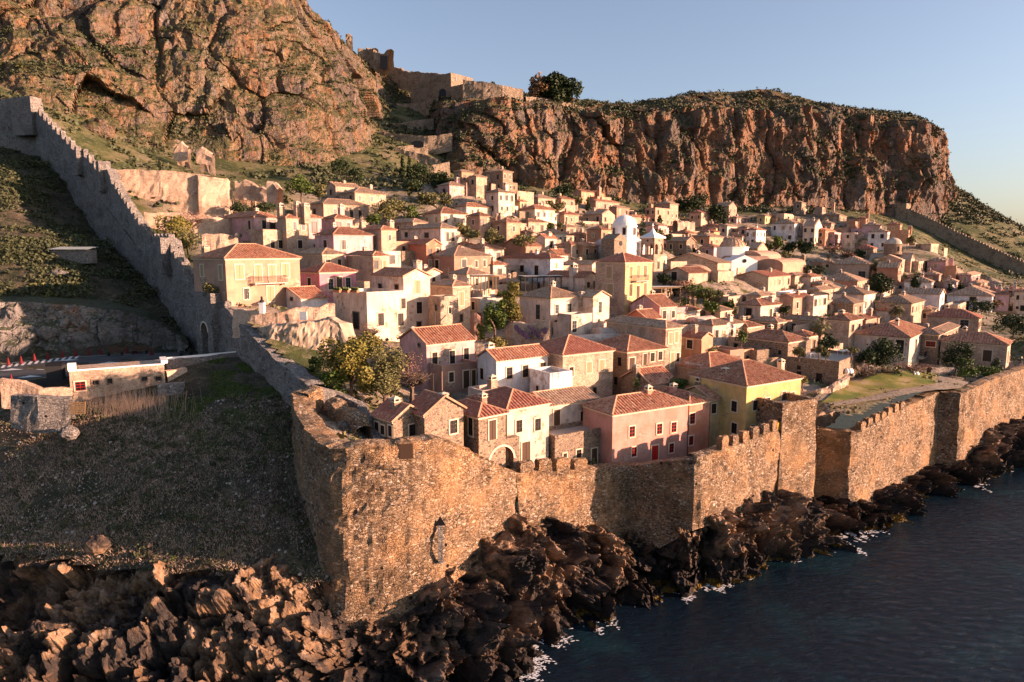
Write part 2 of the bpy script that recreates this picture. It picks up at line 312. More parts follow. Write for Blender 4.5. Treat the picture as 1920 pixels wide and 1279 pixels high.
class MB:
    def __init__(s): s.V = []; s.F = []; s.m = []
    def add(s, V, Fc, m=0):
        n = len(s.V); s.V += [tuple(map(float, q)) for q in V]; s.F += [tuple(i+n for i in f) for f in Fc]; s.m += [m]*len(Fc)
    def box(s, x0, x1, y0, y1, z0, z1, m=0):
        s.add([(x0, y0, z0), (x1, y0, z0), (x1, y1, z0), (x0, y1, z0), (x0, y0, z1), (x1, y0, z1), (x1, y1, z1), (x0, y1, z1)],
              [(0, 3, 2, 1), (4, 5, 6, 7), (0, 1, 5, 4), (1, 2, 6, 5), (2, 3, 7, 6), (3, 0, 4, 7)], m)
    def prism(s, poly, z0, z1, m=0, ax='z'):   # poly in the other two axes
        n = len(poly)
        def q(a, b, c): return (a, b, c) if ax == 'z' else ((a, c, b) if ax == 'y' else (c, a, b))
        s.add([q(a, b, z0) for a, b in poly]+[q(a, b, z1) for a, b in poly],
              [tuple(range(n))[::-1], tuple(range(n, 2*n))]+[(i, (i+1) % n, n+(i+1) % n, n+i) for i in range(n)], m)
    def cyl(s, a, b, r0, r1=None, n=8, m=0):
        a = Vector(a); b = Vector(b); r1 = r0 if r1 is None else r1; d = (b-a).normalized(); u = d.orthogonal().normalized(); w_ = d.cross(u)
        V = []
        for c, r in ((a, r0), (b, r1)):
            for i in range(n):
                t = 2*math.pi*i/n; V.append(c+u*(r*math.cos(t))+w_*(r*math.sin(t)))
        s.add(V, [tuple(range(n))[::-1], tuple(range(n, 2*n))]+[(i, (i+1) % n, n+(i+1) % n, n+i) for i in range(n)], m)
    def lathe(s, c, prof, n=20, m=0, a0=0, a1=2*math.pi):
        V = []; full = abs(a1-a0-2*math.pi) < 1e-6; k = n if full else n+1
        for r, z in prof:
            for i in range(k):
                t = a0+(a1-a0)*i/n; V.append((c[0]+r*math.cos(t), c[1]+r*math.sin(t), c[2]+z))
        Fc = [(j*k+i, j*k+(i+1) % k, (j+1)*k+(i+1) % k, (j+1)*k+i) for j in range(len(prof)-1) for i in range(n)]
        s.add(V, Fc, m)
    def build(s, name, mats, parent=None, loc=(0, 0, 0), rz=0, smooth=False):
        return obj(name, mesh(name, s.V, s.F, mats, s.m, smooth), parent, loc, rz)
def copy_tree(o, parent=None):
    c = o.copy(); COL.objects.link(c)
    if parent is not None: c.parent = parent
    for ch in list(o.children): copy_tree(ch, c)
    return c
def tps_fit(X, Y, lam=0.0):
    n = len(X); d = X[:, None, :]-X[None, :, :]; r2 = (d**2).sum(2); K = .5*r2*np.log(r2+1e-9); K[np.arange(n), np.arange(n)] = lam
    Pm = np.hstack([np.ones((n, 1)), X]); A = np.zeros((n+3, n+3)); A[:n, :n] = K; A[:n, n:] = Pm; A[n:, :n] = Pm.T
    c = np.linalg.solve(A, np.concatenate([Y, np.zeros(3)])); return X, c
def tps(m, Q):
    X, c = m; out = np.empty(len(Q))
    for i in range(0, len(Q), 20000):
        q = Q[i:i+20000]; r2 = ((q[:, None, :]-X[None])**2).sum(2); out[i:i+20000] = (.5*r2*np.log(r2+1e-9))@c[:len(X)]+c[len(X)]+q@c[len(X)+1:]
    return out
def inpoly(x, y, poly):
    r = np.zeros(len(x), dtype=bool); n = len(poly)
    for i in range(n):
        x0, y0 = poly[i]; x1, y1 = poly[(i+1) % n]
        c = ((y0 > y) != (y1 > y)) & (x < (x1-x0)*(y-y0)/((y1-y0) if y1 != y0 else 1e-9)+x0); r ^= c
    return r
def gridfaces(nu, nv):
    i, j = np.meshgrid(np.arange(nu-1), np.arange(nv-1), indexing='ij'); a = (i*nv+j).ravel()
    return np.stack([a, a+nv, a+nv+1, a+1], 1)
def curve(pts, n):       # resample a polyline of arrays by arc length (xy)
    pts = np.array(pts, float); d = np.r_[0, np.cumsum(np.linalg.norm(np.diff(pts[:, :3], axis=0), axis=1))]
    t = np.linspace(0, d[-1], n); return np.stack([np.interp(t, d, pts[:, k]) for k in range(pts.shape[1])], 1)
# ------------------------------------------------------------------ setting: depth field, terrain
CT = [(640,850,59),(700,825,62),(850,850,65),(950,880,68),(1145,875,74),(1330,855,75),(1400,835,78),(1500,790,84),(1560,755,91),(1650,735,98),(1760,712,107),(1850,685,116),(1950,665,130),
(620,770,70),(610,740,72),(800,745,78),(900,730,80),(1050,750,80),(1200,700,92),(1400,690,94),(1560,722,98),(1730,662,118),(1850,655,122),(1960,640,132),
(560,650,84),(640,660,88),(850,640,94),(1050,640,102),(1180,600,115),(1400,620,120),(1550,640,118),(1750,600,150),(1900,580,175),(2100,560,190),
(430,580,94),(500,600,90),(600,560,104),(750,540,118),(850,540,125),(1000,540,133),(1200,510,165),(1350,540,155),(1500,540,175),(1650,540,190),(1800,540,210),(1930,545,225),(2150,520,240),
(330,480,122),(400,500,118),(480,495,132),(650,490,143),(800,440,168),(900,470,166),(1100,470,205),(1300,470,228),(1450,470,243),(1600,480,252),(1700,470,258),(1850,520,252),
(300,410,145),(430,400,155),(520,380,168),(640,390,178),(700,380,185),(870,390,192),(950,400,196),(1100,390,235),(1250,410,258),(1400,410,276),(1550,400,294),(1700,430,300),
(100,215,180),(200,255,192),(210,330,160),(330,295,200),(350,330,180),(450,315,206),(560,320,216),(650,310,228),(710,285,248),(740,260,272),(760,300,250),(800,330,242),(810,270,275),(770,235,292),(790,205,315),
(845,335,255),(900,345,262),(1000,350,270),(1100,368,280),(1200,378,295),(1350,378,315),(1500,378,330),(1650,388,338),(1740,398,340),(1790,402,340),(1850,432,330),(1920,463,322),(1990,490,315),(1800,470,305),(1900,515,288),(1740,440,312)]
CT = np.array(CT, float)
DF = tps_fit(CT[:, :2]/100, np.log(CT[:, 2]), .02)
def Dp(px, py): return float(np.exp(tps(DF, np.array([[px/100, py/100]]))[0]))
GP = [P(*c) for c in CT]
GP += [np.array(q, float) for q in [(330,430,20),(370,360,10),(330,300,8),(300,260,10),(220,200,18),(420,420,-5),(-150,230,95),(-160,185,85),(-60,420,130),(60,420,115),(200,430,90),(300,440,60)]]
GP = np.array(GP); BASES = []
# wall line: px, top, base, D
WEST = [(-260,170,330,182),(-100,178,320,178),(62,188,285,174),(66,208,300,172),(105,248,360,161),(145,290,410,151),(150,285,415,149.5),(190,330,460,141),(200,316,470,139),(212,348,490,136),(235,385,530,130),(265,430,568,124),(280,449,590,120),(318,449,640,112),(322,476,645,111),(350,520,656,105),(372,548,664,100),(400,572,668,95.5),(425,580,668,92),(440,596,676,90),(470,628,700,85),(520,678,770,78),(578,722,850,70)]
BAST = [(578,722,850,70),(548,733,880,68),(556,780,940,64),(586,822,1050,58),(602,835,1110,55.8),(620,840,1150,54.7),(648,840,1166,54.5),(700,836,1165,55),(770,829,1130,56),(815,824,1085,57.3),(850,830,1050,58.6),(900,855,1010,61.3),(968,888,965,65)]
SEA1 = [(968,888,965,65),(1030,884,975,67),(1100,880,985,69),(1178,874,1000,72),(1245,866,1000,69.8),(1302,859,968,68.0),(1313,857,964,68.1),(1350,846,955,70),(1410,824,935,74),(1475,800,915,78.5)]
SEA2 = [(1500,806,925,88),(1532,803,930,87),(1560,808,935,86.2),(1596,811,944,85.0),(1606,812,945,85.3),(1614,808,942,86.0),(1650,788,925,89.5),(1700,762,900,95),(1750,739,875,100.3),(1762,735,868,101.2),(1800,737,852,100.2),(1810,736,848,100.5),(1860,712,805,107),(1925,690,778,117),(2050,655,740,135),(2300,600,680,165)]
def wpath(L): return np.array([[*P(px, t, D)[:2], zat(t, D), zat(b, D)] for px, t, b, D in L])
wW, wB, w1, w2 = map(wpath, (WEST, BAST, SEA1, SEA2))
line = np.vstack([wW, wB[1:], w1[1:], w2])
def inset(pl, d):
    o = []
    for i in range(len(pl)):
        a = pl[max(0, i-1), :2]; b = pl[min(len(pl)-1, i+1), :2]; t = (b-a)/np.linalg.norm(b-a); o.append(pl[i, :2]+np.array([-t[1], t[0]])*d)
    return np.array(o)
mid = inset(line, .9)
TOWN = [tuple(q) for q in mid]+[(330, 205), (460, 420), (460, 470), (-420, 470), (-420, 190)]
def gridterrain(name, poly, x0, x1, y0, y1, st, fit, mat, amp, seed, caps=()):
    nx = int((x1-x0)/st)+1; ny = int((y1-y0)/st)+1
    X, Y = np.meshgrid(np.linspace(x0, x1, nx), np.linspace(y0, y1, ny), indexing='ij'); X = X.ravel(); Y = Y.ravel()
    Z = tps(fit, np.stack([X, Y], 1)/50); p = np.stack([X, Y, Z], 1)
    Z = Z + amp*(fbm(p/14, 4, seed)*1.6+ridged(p/5, 3, seed+5)*.5)
    for (c_, e1_, e2_) in caps:
        m_ = (np.abs(X-c_[0]) < 24) & (np.abs(Y-c_[1]) < 24); xy = np.stack([X[m_], Y[m_]], 1); dm = np.full(len(xy), 99.)
        for e_ in (e1_, e2_):
            v = e_-c_[:2]; t_ = np.clip(((xy-c_[:2])@v)/(v@v), 0, 1); dm = np.minimum(dm, np.linalg.norm(xy-c_[:2]-t_[:, None]*v, axis=1))
        Z[m_] = np.minimum(Z[m_], c_[2]-.1+.8*np.maximum(0, dm-1.6))
    Fc = gridfaces(nx, ny); cx = X[Fc].mean(1); cy = Y[Fc].mean(1); Fc = Fc[inpoly(cx, cy, poly)]
    u, inv = np.unique(Fc, return_inverse=True); V = np.stack([X, Y, Z], 1)[u]
    me_ = mesh(name, V, inv.reshape(Fc.shape), mat, smooth=True)
    if caps:
        dm = np.full(len(V), 99.)
        for c_, e1_, e2_ in caps: q_ = (c_[:2]+e1_+e2_+ (e1_+e2_-c_[:2]))/4; dm = np.minimum(dm, np.hypot(V[:, 0]-q_[0], V[:, 1]-q_[1]))
        at_ = me_.attributes.new('lane', 'FLOAT', 'POINT'); at_.data.foreach_set('value', np.clip((17-dm)/6, 0, 1).astype(np.float32))
    return struct(obj(name, me_)), V, (X.reshape(nx, ny), Y.reshape(nx, ny), Z.reshape(nx, ny))
    return struct(obj(name, mesh(name, V, inv.reshape(Fc.shape), mat, smooth=True))), V, (X.reshape(nx, ny), Y.reshape(nx, ny), Z.reshape(nx, ny))
# outside the west wall
OT = [(-200,720,82),(0,720,79),(0,690,86),(150,690,86),(330,664,98),(250,658,102),(100,668,98),(0,672,95),(-200,680,92),(-200,560,100),(0,565,103),(90,560,105),(180,555,108),(250,575,110),(300,640,104),(370,665,99),(450,672,88),
(0,450,120),(150,450,127),(230,520,124),(-200,430,125),(0,340,142),(100,380,148),(60,300,168),(-100,290,168),(-250,300,172),(190,460,141),
(300,735,79),(150,745,76),(100,765,75),(0,770,77),(-200,770,80),(430,700,82),(500,760,75),(540,800,71),(300,800,72),(300,900,64),(450,900,63.5),(100,900,66.5),(-100,900,69),(560,960,61),(0,1020,60),(300,1035,57.5),(450,1010,58),(590,1060,56.5),(-200,1010,61)]
OP = np.array([P(*c) for c in OT]); OTF = tps_fit(OP[:, :2]/50, OP[:, 2], .02)
def groundo(x, y): return float(tps(OTF, np.array([[x/50, y/50]]))[0])
edge = [P(-300,1040,59.5)[:2], P(-100,1045,59.5)[:2], P(60,1045,59)[:2], P(200,1050,57.8)[:2], P(330,1048,57)[:2], P(450,1035,56.5)[:2], P(540,1040,57)[:2], P(600,1080,56)[:2]]
edge = curve(np.column_stack([np.array(edge), np.zeros(len(edge))]), 90)[:, :2]; edge[:, 1] += -1.3+.9*fbm(np.column_stack([edge/2.2, np.zeros(90)]), 3, 4)
OUT = [tuple(q) for q in inset(np.vstack([wW, wB[1:6]]), .9)]+[tuple(q) for q in edge[::-1]]+[(-200, 45), (-230, 190)]
to, OV, OG = gridterrain('west_hillside', OUT, -230, 0, 44, 182, .6, OTF, 'field', .45, 9)
# ------------------------------------------------------------------ shore rocks
inn = [(-300,1035,60),(-100,1035,60),(60,1035,59.8),(200,1038,58.6),(330,1036,57.6),(450,1025,56.8),(535,1030,57.2),(590,1090,55.8)]
inn = [P(q[0], q[1], q[2])+np.array([0, 1.6, -.7]) for q in inn]
full = np.vstack([wB[5:], w1[1:], w2])
ins = inset(full, .8)
inn += [np.array([ins[i, 0], ins[i, 1], full[i, 3]+.2]) for i in range(len(full)) if full[i, 0] < 400]
outl = [(-300,1500),(-100,1480),(60,1470),(200,1450),(330,1440),(450,1420),(535,1400),(590,1380),(620,1372),(700,1350),(790,1330),(850,1325),(900,1318),(940,1310),(1000,1270),(1035,1225),(1090,1190),(1160,1158),(1240,1140),(1290,1128),(1340,1105),(1400,1088),(1470,1062),(1530,1055),(1590,1046),(1625,1035),(1660,1005),(1720,970),(1790,928),(1840,915),(1890,895),(1960,872),(2080,830),(2300,770)]
outl = np.array([PZ(a, b, 0) for a, b in outl])
nu, nv = 2000, 120
A = curve(inn, nu); 
# match outline by nearest progress
B = curve(outl, nu)
# re-time B so that each A point pairs with a nearby B point, monotonically
dd = ((A[:, None, :2]-B[None, ::5, :2])**2).sum(2); ix = np.maximum.accumulate(dd.argmin(1)*5).astype(float)
ker = np.ones(241)/241; ix = np.convolve(np.pad(ix, 120, mode='edge'), ker, 'valid'); ix = np.clip(ix, 0, nu-1)
B = np.stack([np.interp(ix, np.arange(nu), B[:, k]) for k in range(3)], 1)
vv = np.linspace(0, 1, nv)
G = A[:, None, :]*(1-vv)[None, :, None]+B[:, None, :]*vv[None, :, None]
lfA = np.clip((-12-A[:, 0])/6, 0, 1)[:, None]; G[:, :, 2] = A[:, None, 2]*(lfA*np.clip(1-vv, 0, 1)[None]**.85+(1-lfA)*(1-vv[None]**1.35)) - 2.4*vv[None]**3
G = G.reshape(-1, 3)
t = np.gradient(A[:, :2], axis=0); t /= np.linalg.norm(t, axis=1)[:, None]+1e-9; on = np.stack([t[:, 1], -t[:, 0]], 1); on = np.stack([np.convolve(np.pad(on[:, k], 50, mode='edge'), np.ones(101)/101, 'valid') for k in (0, 1)], 1); on /= np.linalg.norm(on, axis=1)[:, None]; on = np.repeat(on, nv, 0)
v_ = np.tile(vv, nu); env = np.sin(np.pi*np.clip(v_, 0, 1))**.45
q = G*np.array([1, 1, .8])
q = q + .8*np.stack([fbm(q/3, 3, 61), fbm(q/3, 3, 62), fbm(q/3, 3, 63)], 1)
fa, ca = facet(q/4.2, 20, 1.3); fb_, cb_ = facet(q/1.7, 30, 1.3); fc_, cc_ = facet(G/.7, 35, 1.2)
zs = G*np.array([1, 1, .8]); zr = G*np.array([1, 1, .3])
lf = np.clip((-12-G[:, 0])/6, 0, 1); fd_, cd_ = facet((G+1.5*fbm(G/4, 3, 88)[:, None])/np.array([7.5, 7.5, 5]), 66, 1.1)
disp = lf*(fd_*3.0+np.clip(cd_, 0, .12)*8) + (1-.5*lf)*(fa*2.2+np.clip(ca, 0, .15)*3) + (1-.55*lf)*fb_*1.5+np.clip(cb_, 0, .12)*2 + fc_*.55 + lf*ridged(zs/2.4, 4, 41, .6)*.75 + (1-lf)*ridged(zr/2.2, 5, 43, .62)*1.7 + fbm(G/.5, 2, 50)*.12 - .9
G[:, :2] += on*(disp*env*(.85-.3*lf))[:, None]; G[:, 2] += disp*env*(.38+.35*lf)+fbm(G/7, 2, 70)*env*.5
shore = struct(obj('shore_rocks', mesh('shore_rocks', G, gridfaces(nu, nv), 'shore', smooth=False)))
# sea
me = mesh('sea', [(-6000,-2000,0),(8000,-2000,0),(8000,9000,0),(-6000,9000,0)], [(0,1,2,3)], 'water'); struct(obj('sea', me))
# foam patches lying on the water
V = []; Fc = []
G3 = G.reshape(nu, nv, 3); below = G3[:, :, 2] < .05; last = nv-1-np.argmax(~below[:, ::-1], axis=1); fb = G3[np.arange(nu), np.clip(last+1, 0, nv-1)]
cl = fbm(fb/np.array([7, 7, 1e9]), 3, 7); vis_ = fb[:, 0] > 0
for i in np.where(vis_)[0]:
    for k in range(int(max(0, (cl[i]-.08)*20))+(RNG.random() < .25)):
        oo = np.abs(RNG.normal(0, .55)) if cl[i] > .12 else RNG.normal(0, .12); c = fb[i]+np.array([on[i*nv, 0]*oo+RNG.normal(0, .12), on[i*nv, 1]*oo+RNG.normal(0, .12), 0]); c[2] = .03+RNG.random()*.04; r = RNG.uniform(.015, .06)*(1+c[1]/120); a0 = RNG.normal()*.5; st_ = RNG.uniform(1.5, 4)
        n0 = len(V); m_ = 6
        for j in range(m_):
            rr = r*RNG.uniform(.5, 1.3); ex, ey = rr*st_*math.cos(j*6.283/m_), rr*math.sin(j*6.283/m_); V.append((c[0]+ex*math.cos(a0)-ey*math.sin(a0), c[1]+ex*math.sin(a0)+ey*math.cos(a0), c[2]))
        Fc.append(tuple(range(n0, n0+m_)))
fo = tag(obj('sea_foam', mesh('sea_foam', V, Fc, 'foam')), 'white foam where the waves break on the dark shore rocks', 'foam', kind='stuff')
# ------------------------------------------------------------------ cliffs
def cliff(name, foot, brow, ridge, mat, n, n1, n2, amp, seed, backdir=(0, 60, -6), stretch=.35, fs=1.0):
    a = curve([P(*q) for q in foot], n); b = curve([P(*q) for q in brow], n); r = curve([P(*q) for q in ridge], n)
    a[:, 2] -= 4
    u1 = np.linspace(0, 1, n1)[None, :, None]; u2 = np.linspace(0, 1, n2+1)[1:][None, :, None]; u3 = np.array([.2, .5, 1.])[None, :, None]
    S = np.concatenate([a[:, None]*(1-u1)+b[:, None]*u1, b[:, None]*(1-u2)+r[:, None]*u2, r[:, None]+u3*np.array(backdir)], 1)
    nv_ = S.shape[1]; G = S.reshape(-1, 3)
    t_ = np.gradient(a[:, :2], axis=0); ker = np.ones(21)/21
    t_ = np.stack([np.convolve(np.pad(t_[:, k], 10, mode='edge'), ker, 'valid') for k in (0, 1)], 1); t_ /= np.linalg.norm(t_, axis=1)[:, None]+1e-9
    on_ = np.repeat(np.stack([t_[:, 1], -t_[:, 0]], 1), nv_, 0)
    env = np.concatenate([.35+.65*np.clip(np.linspace(0, 1, n1)*4, 0, 1), .85*np.linspace(1, .35, n2), [.3, .2, 0]]); env = np.tile(env, n)
    G0 = G.copy(); G = G/fs; q = G*np.array([1, 1, stretch])
    q = q+6*np.stack([fbm(G/30, 3, seed+9), fbm(G/30, 3, seed+10), fbm(G/30, 3, seed+11)], 1)
    f1_, k1_ = facet(q/17, seed, 1.2); f2_, k2_ = facet(q/6, seed+30, 1.2); f3_, k3_ = facet(G*np.array([1, 1, .7])/2.6, seed+60, 1.1)
    d = fbm(q/40, 3, seed+1)*1.1+ridged(q/20, 4, seed+2)*.55+np.clip(k1_, 0, .12)*1.8+f1_*.55+f2_*.15+np.clip(k2_, 0, .1)*.5+f3_*.06+ridged(G*np.array([1, 1, stretch+.12])/7, 4, seed+3)*.28+fbm(G/3, 3, seed+4)*.08
    led = np.abs(((G[:, 2]+fbm(G/20, 3, seed+6)*6)/13) % 1-.5)*2
    d = d+led*.22
    dz_ = (fbm(G/9, 4, seed+5)*.4+ridged(G/3.5, 3, seed+8)*.14)*amp*env; G = G0; G[:, :2] += on_*(d*amp*env)[:, None]; G[:, 2] += dz_
    o = struct(obj(name, mesh(name, G, gridfaces(n, nv_), mat, smooth=False))); return o, G.reshape(n, nv_, 3)
LF = [(-420,180,190),(-150,168,187),(60,188,187),(200,245,196),(330,285,205),(450,307,212),(560,312,220),(626,302,232),(684,272,252),(710,238,285),(752,205,312),(800,188,330),(860,180,345)]
LB = [(-420,-230,240),(-150,-190,237),(100,-130,242),(300,-90,250),(450,-38,258),(530,-12,264),(586,30,277),(616,66,287),(638,96,300),(674,120,320),(723,140,338),(790,160,348),(860,170,352)]
LR = [(-420,-260,262),(-150,-220,260),(100,-160,262),(300,-110,268),(450,-44,272),(530,-14,276),(586,26,288),(616,60,298),(638,86,312),(674,108,330),(723,124,350),(790,148,360),(860,166,366)]
cl1, CG1 = cliff('west_cliff', LF, LB, LR, 'cliff', 620, 250, 14, 5.2, 100, stretch=.36)
RF = [(828,215,312),(832,258,288),(846,325,264),(900,342,266),(1000,347,274),(1100,366,284),(1200,376,293),(1350,376,306),(1500,376,318),(1650,386,325),(1720,396,328),(1752,400,332),(1764,404,355),(1764,404,420)]
RB = [(834,186,314),(842,194,294),(852,196,280),(905,190,279),(1005,200,290),(1100,216,303),(1200,220,311),(1350,212,322),(1500,213,334),(1640,226,340),(1712,236,342),(1736,246,350),(1746,258,375),(1748,262,430)]
RR = [(850,178,330),(862,180,318),(880,182,312),(920,184,306),(1005,194,312),(1100,198,326),(1200,192,338),(1300,176,352),(1440,170,362),(1500,184,366),(1600,206,368),(1700,214,370),(1732,230,380),(1736,240,432)]
cl2, CG2 = cliff('east_cliff', RF, RB, RR, 'cliffr', 760, 150, 30, 7.0, 200, (0, 60, -10), .16)
BF = [(-260,676,95.0),(-100,676,95.0),(0,674,95.5),(70,672,96.5),(140,668,98.0),(220,662,100.5),(290,660,101.5),(330,662,100.5),(352,664,98.5)]
BBr = [(-260,560,97.0),(-100,562,98.0),(0,566,99.5),(70,566,101.0),(140,572,102.0),(220,580,104.0),(280,594,104.5),(322,622,102.0),(345,640,99.0)]
BR = [(-260,545,105.0),(-100,548,105.0),(0,552,106.0),(70,552,107.0),(140,558,108.0),(220,568,109.0),(280,584,109.0),(322,612,107.0),(350,632,103.0)]
cliff('rock_bank', BF, BBr, BR, 'bank', 420, 70, 16, 1.5, 300, (0, 8, -3), .8, .30)
# ------------------------------------------------------------------ fortification walls
def wallmesh(name, pl, th, mat, rough=.16, cap=None, step=.45, back=3.5, seed=0, jag=.25, parent=None):
    n = max(3, int(np.linalg.norm(np.diff(pl[:, :2], axis=0), axis=1).sum()/step)); d = np.r_[0, np.cumsum(np.linalg.norm(np.diff(pl[:, :2], axis=0), axis=1))]
    t_ = np.unique(np.concatenate([np.linspace(0, d[-1], n), d])); q = np.stack([np.interp(t_, d, pl[:, k]) for k in range(4)], 1)
    tg = np.gradient(q[:, :2], axis=0); tg /= np.linalg.norm(tg, axis=1)[:, None]+1e-9; nr = np.stack([tg[:, 1], -tg[:, 0]], 1)
    zt = q[:, 2]+jag*(fbm(np.stack([q[:, 0]/1.3, q[:, 1]/1.3, q[:, 2]*0], 1), 3, seed+1))
    nv_ = max(4, int((q[:, 2]-q[:, 3]).max()/step)); u = np.linspace(0, 1, nv_)
    rows = []
    zb = q[:, 3]-1.5
    for k in u:
        z = zb*(1-k)+zt*k; batter = (1-k)*.35
        rows.append(np.column_stack([q[:, 0]+nr[:, 0]*batter, q[:, 1]+nr[:, 1]*batter, z]))
    top = [np.column_stack([q[:, 0]-nr[:, 0]*th*k, q[:, 1]-nr[:, 1]*th*k, zt+jag*.3*(k == .5)]) for k in (.02, .5, .98)]
    bk = [np.column_stack([q[:, 0]-nr[:, 0]*th, q[:, 1]-nr[:, 1]*th, zt-back*k]) for k in (.03, .5, 1)]
    S = np.stack(rows+top+bk, 1); sh = S.shape; G = S.reshape(-1, 3)
    nr3 = np.repeat(nr, sh[1], 0); dd_ = rough*(fbm(G/1.1, 3, seed)*1.3+ridged(G/.6, 2, seed+3)*.5)
    bulge = (min(.45, rough*2)*fbm(G/np.array([4.5, 4.5, 3]), 3, seed+6))*(G[:, 2] < np.repeat(zt, sh[1])-.2); G[:, :2] += nr3*(dd_+bulge)[:, None]; G[:, 2] += dd_*.4
    return obj(name, mesh(name, G, gridfaces(sh[0], sh[1]), mat), parent), q, nr
def merlon_mesh(name, w_, t_, h_, mat, seed):
    b = MB(); r = random.Random(seed); V = []
    nx, ny, nz = 4, 4, 5
    idx = {}
    for i in range(nx):
        for j in range(ny):
            for k in range(nz):
                if i in (0, nx-1) or j in (0, ny-1) or k in (0, nz-1):
                    x = (i/(nx-1)-.5)*w_; y = (j/(ny-1)-.5)*t_; z = k/(nz-1)*h_
                    if k == nz-1: x *= .86; y *= .86
                    idx[(i, j, k)] = len(V); V.append((x+r.uniform(-.05, .05), y+r.uniform(-.05, .05), z+r.uniform(-.05, .05)-.3*(k == 0)))
    Fc = []
    def q(a, b_, c, d): Fc.append((idx[a], idx[b_], idx[c], idx[d]))
    for i in range(nx-1):
        for j in range(ny-1):
            q((i, j, nz-1), (i+1, j, nz-1), (i+1, j+1, nz-1), (i, j+1, nz-1))
    for k in range(nz-1):
        for i in range(nx-1):
            q((i, 0, k), (i+1, 0, k), (i+1, 0, k+1), (i, 0, k+1)); q((i+1, ny-1, k), (i, ny-1, k), (i, ny-1, k+1), (i+1, ny-1, k+1))
        for j in range(ny-1):
            q((0, j+1, k), (0, j, k), (0, j, k+1), (0, j+1, k+1)); q((nx-1, j, k), (nx-1, j+1, k), (nx-1, j+1, k+1), (nx-1, j, k+1))
    return mesh(name, V, Fc, mat)
def merlons(parent, pl, px0, px1, n, wd, h_, mat, th=1.5, skip=()):
    ms = [merlon_mesh('merlon', wd, th*.6, h_, mat, s_) for s_ in (1, 2, 3)]
    d = np.r_[0, np.cumsum(np.linalg.norm(np.diff(pl[:, :2], axis=0), axis=1))]
    tt = np.linspace(0, d[-1], 900); xy = np.stack([np.interp(tt, d, pl[:, k]) for k in range(3)], 1)
    pxs = CXP+F*xy[:, 0]/(xy[:, 1]*CP-(xy[:, 2]-H)*SP)
    sel = np.where((pxs >= px0) & (pxs <= px1))[0]
    for i in range(n):
        if i in skip: continue
        j = sel[0]+int(round((sel[-1]-sel[0])*(i+.5)/n)); j = min(max(j, 2), 897); tv = xy[j+2, :2]-xy[j-2, :2]; tv = tv/np.linalg.norm(tv); nn = np.array([-tv[1], tv[0]])
        o = obj('merlon', ms[(i*7) % 3], parent, (*(xy[j, :2]+nn*th*.33), xy[j, 2]-.1), math.atan2(tv[1], tv[0])+random.uniform(-.03, .03))
        o.scale = (1, 1, random.uniform(.85, 1.15))
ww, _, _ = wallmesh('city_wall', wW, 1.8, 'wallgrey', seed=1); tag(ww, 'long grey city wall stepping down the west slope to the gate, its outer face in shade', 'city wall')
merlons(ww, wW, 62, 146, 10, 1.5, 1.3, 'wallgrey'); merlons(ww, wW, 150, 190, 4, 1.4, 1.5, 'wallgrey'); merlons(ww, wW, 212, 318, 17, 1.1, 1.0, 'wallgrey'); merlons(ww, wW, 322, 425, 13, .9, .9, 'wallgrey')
def blockon(name, px, ptop, D, w_, t_, h_, mat, ang, parent):
    b = MB(); b.box(-w_/2, w_/2, -t_/2, t_/2, 0, h_); p = P(px, ptop, D); return b.build(name, mat, parent, (p[0], p[1], p[2]-h_), ang)
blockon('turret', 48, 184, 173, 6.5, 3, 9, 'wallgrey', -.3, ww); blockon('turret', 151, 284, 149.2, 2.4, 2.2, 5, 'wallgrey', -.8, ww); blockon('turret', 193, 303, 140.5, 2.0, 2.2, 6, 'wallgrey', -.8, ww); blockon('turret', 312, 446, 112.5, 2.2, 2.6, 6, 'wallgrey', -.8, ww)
# string course running down the outer face
b = MB()
sc_ = [(90,262,165),(150,328,150.5),(200,392,139.2),(262,470,124.3)]
pp = [P(a, c_, d_) for a, c_, d_ in sc_]
nn = np.array([-.74, -.67, 0])
for a, c_ in zip(pp[:-1], pp[1:]): b.cyl(a+nn*.15, c_+nn*.15, .16, n=6)
b.build('string_course', 'wallgrey', ww)
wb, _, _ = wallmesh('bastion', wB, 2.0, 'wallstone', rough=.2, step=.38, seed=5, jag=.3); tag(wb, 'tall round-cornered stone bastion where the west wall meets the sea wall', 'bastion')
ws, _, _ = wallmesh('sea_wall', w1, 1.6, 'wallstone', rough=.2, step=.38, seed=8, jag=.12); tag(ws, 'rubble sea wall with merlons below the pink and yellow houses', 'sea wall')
merlons(ws, w1, 972, 1106, 4, 1.55, 1.15, 'wallstone'); merlons(ws, w1, 1350, 1464, 6, 1.15, 1.3, 'wallstone', 1.2)
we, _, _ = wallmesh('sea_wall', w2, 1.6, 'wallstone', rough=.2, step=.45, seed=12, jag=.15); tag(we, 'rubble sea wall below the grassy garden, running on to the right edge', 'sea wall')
merlons(we, w2, 1612, 1700, 7, 1.3, 1.0, 'wallstone', 1.2)
def holes(parent, wpl, pts, size=(.55, .7)):    # dark put-log holes and slits as recessed-looking boxes
    for (px, py, D, w_, h_, ang) in pts:
        b = MB(); b.box(-w_/2-.08, w_/2+.08, -.22, .0, -h_/2-.08, h_/2+.08, 0); b.box(-w_/2, w_/2, -.24, -.2, -h_/2, h_/2, 1)
        p = P(px, py, D); b.build('opening', ['wallstone', 'wood'], parent, p, ang)
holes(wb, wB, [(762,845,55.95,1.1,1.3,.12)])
# drain spout with pale streak on the bastion
b = MB(); b.add([(-.5,-.1,0),(.5,-.1,0),(0,-.1,.9)], [(0,1,2)], 0); b.box(-.22,.22,-.22,-.06,-3.4,0,1); p = P(826,982,57.3); b.build('drain', ['dark','wallgrey'], wb, (p[0], p[1]-.35, p[2]), .15)
